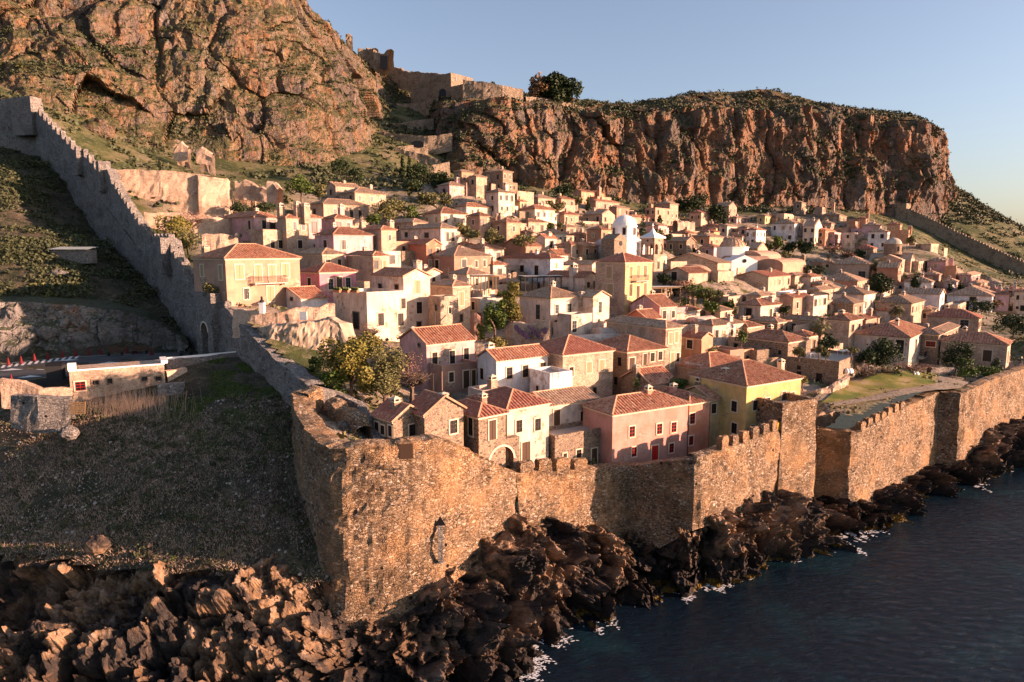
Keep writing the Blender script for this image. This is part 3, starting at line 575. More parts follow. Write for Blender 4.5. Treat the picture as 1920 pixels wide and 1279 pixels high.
# sea tower
def quad_tower(name, A_, B_, dep, ztop, zb, mat, label, cat='tower', parapet=.9):
    A_ = np.array(A_[:2]); B_ = np.array(B_[:2]); L = np.linalg.norm(B_-A_); ang = math.atan2(B_[1]-A_[1], B_[0]-A_[0])
    root = tag(obj(name, None, None, ((A_[0]+B_[0])/2, (A_[1]+B_[1])/2, zb), ang), label, cat)
    h = ztop-zb; nx = max(3, int(L/.5)); S = []
    pl = np.array([[-L/2, dep, h, -1.0], [-L/2, 0, h, -1.0], [L/2, 0, h, -1.0], [L/2, dep, h, -1.0]])
    wallmesh('wall', pl, .45, mat, rough=.09, step=.4, back=parapet, seed=33, jag=.04, parent=root)
    b = MB(); b.box(-L/2+.4, L/2-.4, .4, dep, h-parapet-.2, h-parapet); b.build('terrace_floor', 'concrete', root)
    return root
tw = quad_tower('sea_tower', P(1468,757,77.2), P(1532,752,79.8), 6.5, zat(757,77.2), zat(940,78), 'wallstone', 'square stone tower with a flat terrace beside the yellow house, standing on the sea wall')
# inner bastion parapet
ib = wpath([(585,722,760,70.5),(640,733,775,71.5),(684,757,800,69.5),(700,792,835,66),(724,826,860,62.8)])
o, _, _ = wallmesh('parapet_wall', ib[::-1], .9, 'wallgrey', rough=.1, seed=14, jag=.2, back=5); tag(o, 'curved inner parapet wall around the grassy top of the bastion', 'wall')
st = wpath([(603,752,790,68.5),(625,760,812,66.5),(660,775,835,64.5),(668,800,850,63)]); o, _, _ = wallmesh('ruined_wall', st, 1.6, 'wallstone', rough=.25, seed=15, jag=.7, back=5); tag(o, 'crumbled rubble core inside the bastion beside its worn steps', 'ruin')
b = MB()
for i in range(8): b.box(-.7, .7, i*.4, i*.4+.4, -3, i*.28)
tag(b.build('stone_steps', 'wallgrey', None, P(694,832,63.6), math.radians(68)), 'worn stone steps climbing inside the curved parapet of the bastion', 'steps')
# east wall on the far slope
wE = wpath([(1688,386,420,325),(1702,392,440,322),(1740,410,460,317),(1800,440,494,308),(1860,468,528,298),(1925,497,552,288),(2010,530,580,276)])
o, _, _ = wallmesh('city_wall', wE, 1.8, 'wallfar', rough=.2, step=1.2, seed=17, jag=.2); tag(o, 'far city wall running down the east slope from the cliff foot', 'city wall')
merlons(o, wE, 1704, 1925, 40, 1.0, 1.0, 'wallfar')
quad_tower('watch_tower', P(1674,383,326), P(1700,381,322), 8, zat(382,325), zat(418,325), 'wallfar', 'small square watch tower at the head of the far city wall under the cliff')
def rampart(label, pts, th=1.5, mat='wallfar', name='retaining_wall', cat='wall', jag=.3, seed=0, step=.9, back=6, rough=.2):
    o, _, _ = wallmesh(name, wpath(pts), th, mat, rough=rough, step=step, seed=seed, jag=jag, back=back); return tag(o, label, cat)
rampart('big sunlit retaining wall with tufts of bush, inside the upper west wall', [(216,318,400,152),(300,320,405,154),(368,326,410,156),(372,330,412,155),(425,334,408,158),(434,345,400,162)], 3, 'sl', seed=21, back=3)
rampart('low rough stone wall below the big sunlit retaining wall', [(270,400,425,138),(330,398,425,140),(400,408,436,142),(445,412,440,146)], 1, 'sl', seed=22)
Z = ['curving upper ramp wall below the citadel in the cliff gap', 'second ramp wall of the zigzag path, below the curving one', 'long third ramp wall of the zigzag path with a small dark arch', 'short fourth ramp wall of the zigzag path', 'lowest ramp wall of the zigzag path above the tall tower house']
rampart(Z[0], [(712,192,235,312),(750,194,225,312),(786,194,222,309),(822,181,215,304)], seed=23)
rampart(Z[1], [(706,236,252,285),(750,230,246,287),(786,225,242,288),(813,221,236,290)], seed=24)
rampart(Z[2], [(712,246,270,272),(740,250,276,271),(796,256,284,268),(820,254,282,268),(848,249,276,268)], seed=25)
rampart(Z[3], [(742,275,292,259),(783,272,290,262),(802,271,288,263)], seed=26)
rampart('sloping rubble ramp wall between the fourth and lowest walls of the zigzag path', [(738,278,300,256),(790,288,306,255),(822,300,318,254)], seed=27)
rampart(Z[4], [(800,312,330,248),(843,304,326,252)], seed=28)
rampart('low curved wall near the two tall cypresses', [(718,333,345,214),(735,338,350,212),(758,352,362,208)], 1, seed=29)
rampart('sunlit rampart along the skyline from the citadel to the dark trees', [(868,150,195,292),(905,153,192,291),(942,160,192,291),(981,168,198,294)], 2, seed=30, jag=.3)
rampart('skyline rampart stepping down right of the dark trees', [(986,181,205,296),(1020,184,212,300),(1070,194,222,306),(1101,206,225,310)], 2, seed=31)
rampart('long shaded rampart left of the citadel keep', [(770,134,192,322),(800,137,192,318),(846,140,186,308)], 2, seed=32, jag=.6)
rampart('weathered wall on the ridge below the ruined keep', [(716,122,150,328),(745,128,160,326),(770,136,165,322)], 2, seed=34, jag=1.2)
# plaza walls inside the gate
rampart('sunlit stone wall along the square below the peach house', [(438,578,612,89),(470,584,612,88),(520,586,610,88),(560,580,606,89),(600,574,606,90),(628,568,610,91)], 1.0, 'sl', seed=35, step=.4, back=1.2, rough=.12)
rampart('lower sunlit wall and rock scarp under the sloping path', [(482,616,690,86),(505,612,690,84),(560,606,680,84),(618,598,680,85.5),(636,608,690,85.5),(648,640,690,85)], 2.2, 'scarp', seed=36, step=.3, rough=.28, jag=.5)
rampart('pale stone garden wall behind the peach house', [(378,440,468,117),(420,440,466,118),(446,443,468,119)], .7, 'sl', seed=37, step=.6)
# ------------------------------------------------------------------ houses
UNIT = {}
def win_mesh(w_, h_, kind):
    key = (round(w_, 1), round(h_, 1), kind)
    if key in UNIT: return UNIT[key]
    w_, h_, _ = key; f = MB(); t = .13
    z0 = -h_/2; z1 = h_/2
    fm = {'w': 'trim', 'r': 'trim', 'd': 'trim', 'b': 'trim', 's': 'trim', 'k': 'st', 'rd': 'trim', 'a': 'trim'}.get(kind, 'trim')
    # frame in local coords: wall plane is y=0, outward -y
    f.box(-w_/2-t, -w_/2, -.07, .05, z0-(0 if kind in ('d', 'rd') else t), z1+t); f.box(w_/2, w_/2+t, -.07, .05, z0-(0 if kind in ('d', 'rd') else t), z1+t)
    f.box(-w_/2, w_/2, -.07, .05, z1, z1+t)
    if kind not in ('d', 'rd'): f.box(-w_/2-.02, w_/2+.02, -.12, .05, z0-t, z0)
    me1 = mesh('window_frame', f.V, f.F, [fm])
    p = MB(); pm = {'w': ['wood', 'dark'], 'r': ['redp', 'dark'], 'rd': ['redp', 'redp'], 'd': ['wood', 'wood'], 'b': ['blueg', 'dark'], 's': ['shutter', 'shutter'], 'k': ['dark', 'dark']}[kind]
    p.box(-w_/2, w_/2, -.008, .03, z0, z1, 1)
    if kind in ('w', 'r', 'b'):
        s = .05
        for x in (-w_/2+s/2, 0, w_/2-s/2): p.box(x-s/2, x+s/2, -.045, -.008, z0, z1, 0)
        for z in (z0+s/2, z0+h_*.36, z0+h_*.68, z1-s/2): p.box(-w_/2+s, -s/2, -.04, -.008, z-s/2, z+s/2, 0); p.box(s/2, w_/2-s, -.04, -.008, z-s/2, z+s/2, 0)
    elif kind in ('d', 'rd', 's'):
        p.box(-w_/2+.03, -.02, -.05, -.008, z0+.03, z1-.03, 0); p.box(.02, w_/2-.03, -.05, -.008, z0+.03, z1-.03, 0)
    me2 = mesh('pane', p.V, p.F, pm, p.m)
    UNIT[key] = (me1, me2); return UNIT[key]
def add_win(root, x, y, z, rz, w_, h_, kind, deep):
    m1, m2 = win_mesh(w_, h_, kind)
    nm = 'door' if kind in ('d', 'rd') else 'window'
    a = obj(nm, m1, root, (x, y, z), rz)
    b_ = obj('door_leaf' if nm == 'door' else 'pane', m2, a)
def chimney_mesh(h_, w_, kind):
    b = MB(); b.box(-w_/2, w_/2, -w_/2, w_/2, -1.5, h_*.72, 0)
    b.box(-w_/2-.06, w_/2+.06, -w_/2-.06, w_/2+.06, h_*.72, h_*.76, 1)
    for sx_ in (-1, 1):
        for sy in (-1, 1): b.box(sx_*w_*.42-.05, sx_*w_*.42+.05, sy*w_*.42-.05, sy*w_*.42+.05, h_*.76, h_*.88, 1)
    b.box(-w_*.3, w_*.3, -w_*.3, w_*.3, h_*.76, h_*.87, 2)
    q = w_/2+.1; b.add([(-q, -q, h_*.88), (q, -q, h_*.88), (q, q, h_*.88), (-q, q, h_*.88), (0, 0, h_*1.02)], [(0, 3, 2, 1), (0, 1, 4), (1, 2, 4), (2, 3, 4), (3, 0, 4)], 1)
    return b
def roof_panel(b, e0, e1, t0, t1, per):
    e0, e1, t0, t1 = map(lambda q: np.array(q, float), (e0, e1, t0, t1)); E = e1-e0; L = np.linalg.norm(E)
    if L < .3: return
    E = E/L; s0 = np.dot(t0-e0, E); s1 = np.dot(t1-e0, E); up = (t0-e0)-s0*E; hh = np.linalg.norm(up); 
    nrm = np.cross(E, up/hh); 
    n = max(6, int(round(L/per))*4); n = (n//4)*4
    V = []
    wav = [0, .09, .12, .09]
    for i in range(n+1):
        s = L*i/n
        f = 1.0
        if s < s0-1e-6: f = s/s0
        elif s > s1+1e-6: f = (L-s)/(L-s1)
        f = min(1, max(0, f)); o = nrm*wav[i % 4]*min(1.6, per/.42)
        V += [e0+E*s-up*0+o-nrm*.05, e0+E*s+o, e0+E*s+up*f+o*(1 if f > .02 else 0)]
    Fc = []
    for i in range(n): a = i*3; Fc += [(a, a+3, a+4, a+1), (a+1, a+4, a+5, a+2)]
    b.add(V, Fc, 0)
def house(xc, yb, yt, xl, xr, phi, roof, wm, rm='rt', wL=0, wR=0, lab='', D=None, win=(), ch=(), name=None, pitch=.42, drop=4.0, cat='house', mn=3.0, group=None, wk='w', cmat=None, nofl=None, depth=None):
    if D is None: D = Dp(xc, yb)
    phi = min(phi, 38+max(0, xc-420)*.03)
    c = P(xc, yb, D); ze = zat(yt, D); h_ = ze-c[2]; ph = math.radians(phi)
    eR = np.array([math.sin(ph), math.cos(ph)]); eL = np.array([-math.cos(ph), math.sin(ph)])
    def tlen(px, d, z):
        u = (px-CXP)/F; den = d[0]-u*d[1]*CP
        if abs(den) < 1e-3: return 99
        return (u*(c[1]*CP+(H-z)*SP)-c[0])/den
    zm = (c[2]+ze)/2; R = tlen(xr, eR, zm); L = tlen(xl, eL, zm)
    mx = 26
    if R <= 0 or R > mx: R = 7
    if L <= 0 or L > mx: L = 7
    R = max(R, mn); L = max(L, mn)
    if depth: 
        if roof == 'x': pass
        R = R if depth[0] is None else depth[0]; L = L if depth[1] is None else depth[1]
    ctr = c[:2]+eR*R/2+eL*L/2; rz = math.atan2(eR[1], eR[0])
    nm = name or ('stone_house' if wm in ('st', 'sl') else 'plaster_house')
    root = tag(obj(nm, None, None, (ctr[0], ctr[1], c[2]), rz), lab, cat, group)
    x0, x1, y0, y1 = -R/2, R/2, -L/2, L/2
    BASES.append((c, c[:2]+eR*R, c[:2]+eL*L)); b = MB()
    rise = pitch*min(R, L)/2 if roof == 'hip' else pitch*(R if roof == 'gR' else L)/2
    if roof == 'flat':
        p_ = .25; b.box(x0, x1, y0, y1, -drop, h_-.5)
        b.box(x0, x1, y0, y0+p_, h_-.5, h_); b.box(x0, x1, y1-p_, y1, h_-.5, h_); b.box(x0, x0+p_, y0+p_, y1-p_, h_-.5, h_); b.box(x1-p_, x1, y0+p_, y1-p_, h_-.5, h_)
    elif roof == 'gR':     # gable on the y=y0 face, ridge along y
        b.prism([(x0, -drop), (x1, -drop), (x1, h_), (0, h_+rise), (x0, h_)], y0, y1, 0, 'y')
    elif roof == 'gL':
        b.prism([(y0, -drop), (y1, -drop), (y1, h_), (0, h_+rise), (y0, h_)], x0, x1, 0, 'x')
    elif roof == 'vault':
        k = 10; b.prism([(y0, -drop), (y1, -drop)]+[(L/2*math.cos(math.pi*i/k), h_+L*.22*math.sin(math.pi*i/k)) for i in range(k+1)], x0, x1, 0, 'x')
    else:
        b.box(x0, x1, y0, y1, -drop, h_)
    b.build('wall', wm, root)
    if roof not in ('flat', 'vault'):
        r = MB(); ov = .28; e = .02; per = max(.42, D*.0042); dz = ov*pitch
        if roof == 'hip':
            X0, X1, Y0, Y1 = x0-ov, x1+ov, y0-ov, y1+ov; zz = h_-dz+.14; hr = rise+dz
            if R >= L: a_ = (x0+L/2, 0, zz+hr); b_ = (x1-L/2, 0, zz+hr)
            else: a_ = (0, y0+R/2, zz+hr); b_ = (0, y1-R/2, zz+hr)
            c0, c1, c2, c3 = (X0, Y0, zz), (X1, Y0, zz), (X1, Y1, zz), (X0, Y1, zz)
            if R >= L:
                roof_panel(r, c0, c1, a_, b_, per); roof_panel(r, c1, c2, b_, b_, per); roof_panel(r, c2, c3, b_, a_, per); roof_panel(r, c3, c0, a_, a_, per)
                hips = [(c0, a_), (c3, a_), (c1, b_), (c2, b_), (a_, b_)]
            else:
                roof_panel(r, c0, c1, a_, a_, per); roof_panel(r, c1, c2, a_, b_, per); roof_panel(r, c2, c3, b_, b_, per); roof_panel(r, c3, c0, b_, a_, per)
                hips = [(c0, a_), (c1, a_), (c2, b_), (c3, b_), (a_, b_)]
            r.box(X0+.03, X1-.03, Y0+.03, Y1-.03, zz-.09, zz-.045, 2)
        else:
            zz = h_-dz+.12; hr = rise+dz
            if roof == 'gR':
                g = .18; q0 = (x0-ov, y0-g, zz); q1 = (x0-ov, y1+g, zz); q2 = (x1+ov, y0-g, zz); q3 = (x1+ov, y1+g, zz); t0 = (0, y0-g, zz+hr); t1 = (0, y1+g, zz+hr)
                roof_panel(r, q1, q0, t1, t0, per); roof_panel(r, q2, q3, t0, t1, per); hips = [(t0, t1), (q0, t0), (q2, t0)]
            else:
                g = .18; q0 = (x0-g, y0-ov, zz); q1 = (x1+g, y0-ov, zz); q2 = (x0-g, y1+ov, zz); q3 = (x1+g, y1+ov, zz); t0 = (x0-g, 0, zz+hr); t1 = (x1+g, 0, zz+hr)
                roof_panel(r, q0, q1, t0, t1, per); roof_panel(r, q3, q2, t1, t0, per); hips = [(t0, t1), (q0, t0), (q2, t0)]
        if D < 200:
            for a1, b1 in hips:
                if np.linalg.norm(np.array(a1)-np.array(b1)) > .2: r.cyl(Vector(a1)+Vector((0, 0, .06)), Vector(b1)+Vector((0, 0, .06)), .11, n=5, m=1)
        r.build('roof', [rm, 'cap', 'trim'], root)
        if D < 130 and roof in ('hip', 'gL', 'gR'):
            k = MB(); zc = h_-.22
            if roof != 'gR': k.box(x0-.10, x1+.10, y0-.10, y0-.003, zc, zc+.12); 
            if roof != 'gL': k.box(x0-.10, x0-.003, y0, y1, zc-.004, zc+.115)
            k.build('cornice', 'trim', root)
    elif roof == 'flat' and D < 200:
        k = MB(); k.box(x0+.26, x1-.26, y0+.26, y1-.26, h_-.50, h_-.47); k.build('terrace_floor', 'concrete', root)
    deep = D < 200
    # windows given by pixel
    for wi in win:
        px, py = wi[0], wi[1]; ww_ = wi[2] if len(wi) > 2 else .85; hh = wi[3] if len(wi) > 3 else 1.25; kd = wi[4] if len(wi) > 4 else wk
        u = (px-CXP)/F; v = (CYP-py)/F; dr = np.array([u, CP+v*SP, v*CP-SP])
        face = 'L' if px < xc else 'R'
        if len(wi) > 5: face = wi[5]
        nn_ = eR if face == 'L' else eL     # planes: L face plane through c along eL, normal eR
        tt = np.dot(c[:2], nn_)/np.dot(dr[:2], nn_); q = dr*tt+np.array([0, 0, H]); rel = q[:2]-c[:2]; z = q[2]-c[2]
        hh = min(hh, 2.4)
        if face == 'L': add_win(root, x0, y0+min(max(np.dot(rel, eL), ww_*.6), L-ww_*.6), z, -math.pi/2, ww_, hh, kd, deep)
        else: add_win(root, x0+min(max(np.dot(rel, eR), ww_*.6), R-ww_*.6), y0, z, 0, ww_, hh, kd, deep)
    fl = nofl or max(1, int(round(h_/3.1)))
    rr = random.Random(int(xc*7+yb))
    for face, n in (('L', wL), ('R', wR)):
        Ln = L if face == 'L' else R
        if n: n = max(n, int(Ln/2.9))
        if n*1.5 > Ln: n = max(1 if n else 0, int(Ln/1.5))
        for f_ in range(fl):
            for i in range(n):
                z = h_-1.45-f_*(h_-.3)/fl+rr.uniform(-.1, .1); s = (i+.5)/n*Ln+rr.uniform(-.25, .25)
                if z < .9: z = .95
                ww_ = rr.choice((.7, .8, .9)); hh = rr.choice((1.1, 1.2, 1.3, 1.4)); kd = rr.choice((wk, wk, 's', 'k'))
                if f_ == fl-1 and fl > 1 and rr.random() < .3: hh = .8
                if face == 'L': add_win(root, x0, y0+s, z, -math.pi/2, ww_, hh, kd, deep)
                else: add_win(root, x0+s, y0, z, 0, ww_, hh, kd, deep)
    for chp in ch:       # (px, py_top, py_base[, width])
        px, pt, pb = chp[:3]; cw = chp[3] if len(chp) > 3 else .75
        Dc = ctr[1] if roof != 'gR' else c[1]+L*.3*eL[1]+R/2*eR[1]
        if len(chp) > 4: Dc = chp[4]
        z1 = zat(pt, Dc); z0 = zat(pb, Dc); cb = chimney_mesh(max(1.0, z1-z0), cw, 0); q = P2(px, Dc, z0)
        o = cb.build('chimney', [cmat or (wm if wm not in ('hp', 'ro') else 'cr'), 'trim', 'dark'], root)
        o.location = Matrix.Rotation(-rz, 3, 'Z') @ Vector((q[0]-ctr[0], q[1]-ctr[1], q[2]-c[2]))
    if cat == 'house' and D > 100 and roof != 'vault':      # lean-to annexes and yard walls that belong to the house
        if rr.random() < .62:
            hh = min(h_*.75, rr.uniform(2.2, 3.2)); wd = rr.uniform(2.2, 4.5); b = MB(); y_ = rr.uniform(.4, max(.5, L*.3)); dd_ = min(L*.7, 4.5)
            b.box(x1+.003, x1+wd, y0+y_, y0+y_+dd_, -drop, hh); b.box(x1+.003, x1+wd, y0+y_, y0+y_+.2, hh, hh+.4); b.box(x1+wd-.2, x1+wd, y0+y_+.2, y0+y_+dd_, hh, hh+.4); o = b.build('annexe', rr.choice([wm, 'sl', 'cr', 'pe']), root)
            add_win(o, x1+wd/2, y0+y_, hh-1.1, 0, .7, .9, 'k', True)
        if rr.random() < .62:
            hh = min(h_*.8, rr.uniform(1.8, 3.0)); wd = rr.uniform(2.2, 5); b = MB(); x_ = rr.uniform(.4, max(.5, R*.3)); dd_ = min(R*.7, 4.5)
            b.box(x0+x_, x0+x_+dd_, y1+.003, y1+wd, -drop, hh); b.box(x0+x_, x0+x_+.2, y1+.003, y1+wd, hh, hh+.4); o = b.build('annexe', rr.choice([wm, 'sl', 'st', 'pe']), root)
            add_win(o, x0+x_, y1+wd/2, hh-1.1, -math.pi/2, .7, .9, 'k', True)
        b = MB(); ln = rr.uniform(4, 10); hw = rr.uniform(.9, 1.7); b.box(x1+.01, x1+ln, y0-1.8, y0-1.5, -drop, hw-.6); b.build('yard_wall', rr.choice(['sl', 'st', 'sl']), root); b = MB(); b.box(x0-2, x0-1.7, y1-1, y1+ln, -drop, hw-.5); b.build('yard_wall', rr.choice(['sl', 'st', 'sl']), root)
    if cat == 'house' and not ch and roof in ('hip', 'gL', 'gR') and D < 290 and rr.random() < .75:
        cb = chimney_mesh(rise+1.1 if roof == 'hip' else rise+.9, .65, 0); o = cb.build('chimney', [wm if wm not in ('hp', 'ro') else 'cr', 'trim', 'dark'], root); o.location = (x0+R*rr.uniform(.3, .75), y0+L*rr.uniform(.3, .7), h_)
    if cat == 'house' and D < 150 and roof != 'flat' and rr.random() < .5:
        b = MB(); ax, ay = x0+R*.5, y0+L*.55; z_ = h_+rise*.6; b.cyl((ax, ay, z_), (ax, ay, z_+2.6), .03, n=4)
        for k_ in range(4): b.cyl((ax-.4, ay, z_+2.0+k_*.18), (ax+.4, ay, z_+2.0+k_*.18), .015, n=3)
        b.build('antenna', 'iron', root)
    return root, dict(c=c, h=h_, L=L, R=R, eL=eL, eR=eR, rz=rz, D=D, ctr=ctr)
HOUSEX = 1
def balcony(root, i, px, py, wd, dep=.9, face='R', rail='iron', solid=False):
    c = i['c']; u = (px-CXP)/F; v = (CYP-py)/F; dr = np.array([u, CP+v*SP, v*CP-SP]); nn_ = i['eR'] if face == 'L' else i['eL']
    q = dr*(np.dot(c[:2], nn_)/np.dot(dr[:2], nn_))+np.array([0, 0, H]); rel = q[:2]-c[:2]; z = q[2]-c[2]
    s = np.dot(rel, i['eL'] if face == 'L' else i['eR'])
    b = MB(); b.box(-wd/2, wd/2, -dep, 0, -.14, 0)
    for k in (-wd/2+.2, wd/2-.3): b.box(k, k+.12, -dep*.8, 0, -.35, -.14)
    if face == 'L': loc = (-i['R']/2, -i['L']/2+s, z); rz = -math.pi/2
    else: loc = (-i['R']/2+s, -i['L']/2, z); rz = 0
    o = b.build('balcony', 'concrete', root, loc, rz)
    r = MB()
    if solid: r.box(-wd/2, wd/2, -dep, -dep+.12, 0, .95); r.box(-wd/2, -wd/2+.12, -dep+.12, 0, 0, .95); r.box(wd/2-.12, wd/2, -dep+.12, 0, 0, .95)
    else:
        n = int(wd/.16)
        for k in range(n+1): x = -wd/2+wd*k/n; r.box(x-.015, x+.015, -dep, -dep+.03, 0, .95)
        for y in np.arange(-dep, 0, .2): r.box(-wd/2, -wd/2+.03, y, y+.03, 0, .95); r.box(wd/2-.03, wd/2, y, y+.03, 0, .95)
        r.box(-wd/2, wd/2, -dep-.02, -dep+.04, .95, 1.0); r.box(-wd/2-.01, -wd/2+.04, -dep, 0, .952, 1.002); r.box(wd/2-.04, wd/2+.01, -dep, 0, .952, 1.002)
    r.build('railing', rail, o)
HI = {}
def Hs(key, *a, **k): HI[key] = house(*a, **k); return HI[key]
# --- first row behind the sea wall
Hs('a', 738, 832, 790, 699, 797, 52, 'gR', 'st', 'rr', lab='smallest stone cottage with a dark red gabled roof, next to the bastion parapet', win=[(774,806,.9,1.1),(707,800,.7,.9),(718,806,.7,.9),(732,808,.6,1)], pitch=.62)
Hs('b', 797, 850, 779, 762, 869, 55, 'gR', 'st', 'rr', lab='stone gabled house with a small chimney and one dark window, right of the smallest cottage', win=[(850,800,.9,1.3)], ch=[(831,738,754)], pitch=.62, cmat='st')
r, i = Hs('c', 898, 875, 783, 868, 948, 50, 'hip', 'st', 'rr', lab='stone house with a hipped red roof above a wide round porch arch', win=[(923,806,.9,2.0,'d'),(883,800,.7,1.8,'w')], depth=(None, 6))
# arched porch in front of it
def arch_block(name, px, pyb, D, wd, h_, dep, aw, ah, mat, ang, label=None, cat=None, parent=None, inner='dark'):
    k = 12; r_ = aw/2; sp = ah-r_
    poly = [(-wd/2, 0), (-aw/2, 0)]+[(-r_*math.cos(math.pi*i/k), sp+r_*math.sin(math.pi*i/k)) for i in range(k+1)]+[(aw/2, 0), (wd/2, 0), (wd/2, h_), (-wd/2, h_)]
    b = MB(); b.prism(poly, 0, dep, 0, 'y')
    ro = r_+.2
    ring = [(-r_*math.cos(math.pi*i/k), sp+r_*math.sin(math.pi*i/k)) for i in range(k+1)]; out_ = [(-ro*math.cos(math.pi*i/k), sp+ro*math.sin(math.pi*i/k)) for i in range(k+1)]
    for i in range(k): b.prism([ring[i], ring[i+1], out_[i+1], out_[i]], -.08, -.003, 1, 'y')
    b.box(-aw/2, aw/2, dep*.85, dep, 0, ah, 2)
    p = P(px, pyb, D); o = b.build(name, [mat, 'trim', inner], parent, p, ang)
    if label: tag(o, label, cat)
    return o
arch_block('arched_porch', 941, 889, 67.2, 4.4, 3.6, 3.2, 2.9, 2.9, 'st', math.radians(35), 'stone porch block with one wide round arch, built against the hipped stone house', 'porch')
Hs('d', 951, 872, 768, 925, 1029, 60, 'hip', 'cr', 'rr', lab='cream two-storey house with a bright red hipped roof, in the middle of the front row', win=[(973,799,.75,1.3),(1008,796,.75,1.3),(986,849,1.1,2.4,'d')], depth=(None, 7))
Hs('d2', 905, 785, 733, 890, 948, 58, 'flat', 'cr', lab='small flat-roofed cream block with a stone chimney behind the hipped roofs', D=77, ch=[(923,702,735,.9)], cmat='sl')
Hs('e', 1027, 806, 762, 996, 1122, 60, 'gL', 'cr', 'rb', lab='long low house with a tan tiled roof behind the raised terrace', win=[(1044,783,.9,1.9,'d'),(1093,781,.8,1.3)], D=75.5, pitch=.35, depth=(None, 5.5))
Hs('f', 1040, 881, 818, 1003, 1133, 60, 'flat', 'st', lab='stone terrace block with a white table on its roof, between the cream and pink houses', win=[(1023,841,.5,.6),(1059,854,.45,.45),(1085,852,.7,1.1),(1114,856,.8,1.9,'d')], D=71.5)
Hs('g', 1147, 875, 778, 1118, 1289, 68, 'hip', 'sw', 'rt', lab='salmon pink two-storey house with red shutters and a red door, right behind the sea wall', win=[(1184.7,809,.85,1.25,'r'),(1236,804,.85,1.25,'r'),(1263,801,.85,1.25,'r'),(1188.5,847,.7,1.1,'r'),(1258.6,840,.7,1.1,'r'),(1227.5,852,1.0,2.1,'rd')], D=73.2, depth=(None, 5.5))
Hs('h', 1289, 868, 757, 1262, 1329, 60, 'hip', 'sw', 'rt', lab='narrow pink extension with two red windows, between the pink and ochre houses', win=[(1296,785,.85,1.3,'r'),(1295,826,.7,1.1,'r')], D=79.2, depth=(None, 8))
Hs('i', 1328, 860, 749, 1300, 1368, 60, 'gL', 'oc', 'rt', lab='narrow ochre link building with three windows and a tall brick chimney', win=[(1338,766),(1356,763),(1354.6,808)], D=82, ch=[(1310,703,748,.8,86)], cmat='st', depth=(None, 5))
Hs('j', 1395, 845, 724, 1367, 1499, 58, 'hip', 'oc', 'rt', lab='large bright yellow house with a hipped roof and little white chimneys, beside the sea tower', win=[(1377,762,.8,1.3),(1377,803,.8,1.3),(1415.5,760),(1439,755),(1469,749,.8,2.0,'d'),(1485,745,.8,1.3),(1410.6,806.6),(1428.5,802),(1447.6,796)], D=79.5, ch=[(1360,688,712,.8,85),(1463.5,672,700,.7,92)], depth=(None, 9), cmat='cr')
Hs('j2', 1330, 760, 697, 1303, 1418, 58, 'hip', 'sl', 'rt', lab='long tiled wing behind the large yellow house, with two chimneys', D=93, ch=[(1326,667,690),(1403,678,695)], depth=(None, 8))
# --- second row
Hs('k1', 801, 733, 646, 750, 890, 56, 'gL', 'pk', 'rt', lab='tall pink gabled house with an orange tiled roof beside the big leafy tree', win=[(765,673,.7,1.5),(788,710,.6,1.3,'k'),(786,647,.4,.4,'k'),(815,674,.8,1.8),(848,672,.8,2.0),(874,664,.8,1.6)], ch=[(774,612,636,.8)], D=84, pitch=.5)
Hs('k2', 829, 739, 686, 805, 894, 56, 'flat', 'te', lab='dark brick terrace block in front of the tall pink gabled house', win=[(846,707,.7,1.2),(874,711,.9,2.2,'d'),(888,709,.6,2.1,'d')], D=82, depth=(None, 4.5))
Hs('l', 931, 745, 677, 896, 1027, 58, 'gL', 'wh', 'rt', lab='white house with a long red tiled roof and a white end chimney', win=[(904,701,.7,1.4),(955,699.5,.9,1.4),(985,696,.9,1.5),(1017.5,690,.9,1.4)], ch=[(918,641,672,.9,85)], D=81, pitch=.5)
Hs('l2', 1031, 745, 700, 993, 1073, 58, 'flat', 'wh', lab='white boxy terrace block with rain streaks, joined to the white house', win=[(1008,730,.5,.9)], D=80)
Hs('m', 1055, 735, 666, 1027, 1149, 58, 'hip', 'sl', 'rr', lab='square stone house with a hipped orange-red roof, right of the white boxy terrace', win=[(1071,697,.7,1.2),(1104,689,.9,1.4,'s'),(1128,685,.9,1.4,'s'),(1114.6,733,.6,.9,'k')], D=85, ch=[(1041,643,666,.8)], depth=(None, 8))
Hs('n', 1175, 728, 660, 1150, 1247, 58, 'hip', 'st', 'rt', lab='dark stone house with a hipped roof in front of the tall narrow stone house', win=[(1162,678,.8,1.2,'k'),(1155,714,.7,1.1,'k'),(1184.5,683,1,1.8,'d'),(1209,674,.7,1.6,'d'),(1223,669.5),(1237.6,667)], D=91, ch=[(1154,641,660,.8)], depth=(None, 8))
Hs('o', 1246, 705, 616, 1137, 1277, 56, 'hip', 'sl', 'rb', lab='tall narrow stone house with a long brown hipped roof, behind the dark stone house', win=[(1257,634,.8,1.6,'s'),(1268,632,.8,1.6,'s'),(1270.5,670,.7,1.3),(1260,675,.8,2.2,'s')], D=97)
Hs('p', 1220, 741, 722, 1165, 1268, 58, 'gL', 'st', 'rt', lab='low stone outhouse with ivy on its gable and an orange tiled roof', D=86, pitch=.55, ch=[(1193,683,700,.8,88)])
Hs('q', 1314, 690, 635, 1278, 1331, 48, 'gR', 'pe', 'rr', lab='small peach house with a steep red roof and one window, below the barrel vaults', win=[(1293.5,645.5,1,1.3)], D=100, ch=[(1302,608,622)])
Hs('q2', 1314, 720, 684, 1283, 1348, 55, 'flat', 'cr', lab='low cream flat block below the small peach house', D=95, win=[(1300,702,.6,.9)])
Hs('r', 1335, 645, 611, 1306, 1392, 55, 'hip', 'cr', 'rb', lab='cream house with a satellite dish and a tall thin chimney', wR=4, D=112, ch=[(1368,588,606)])
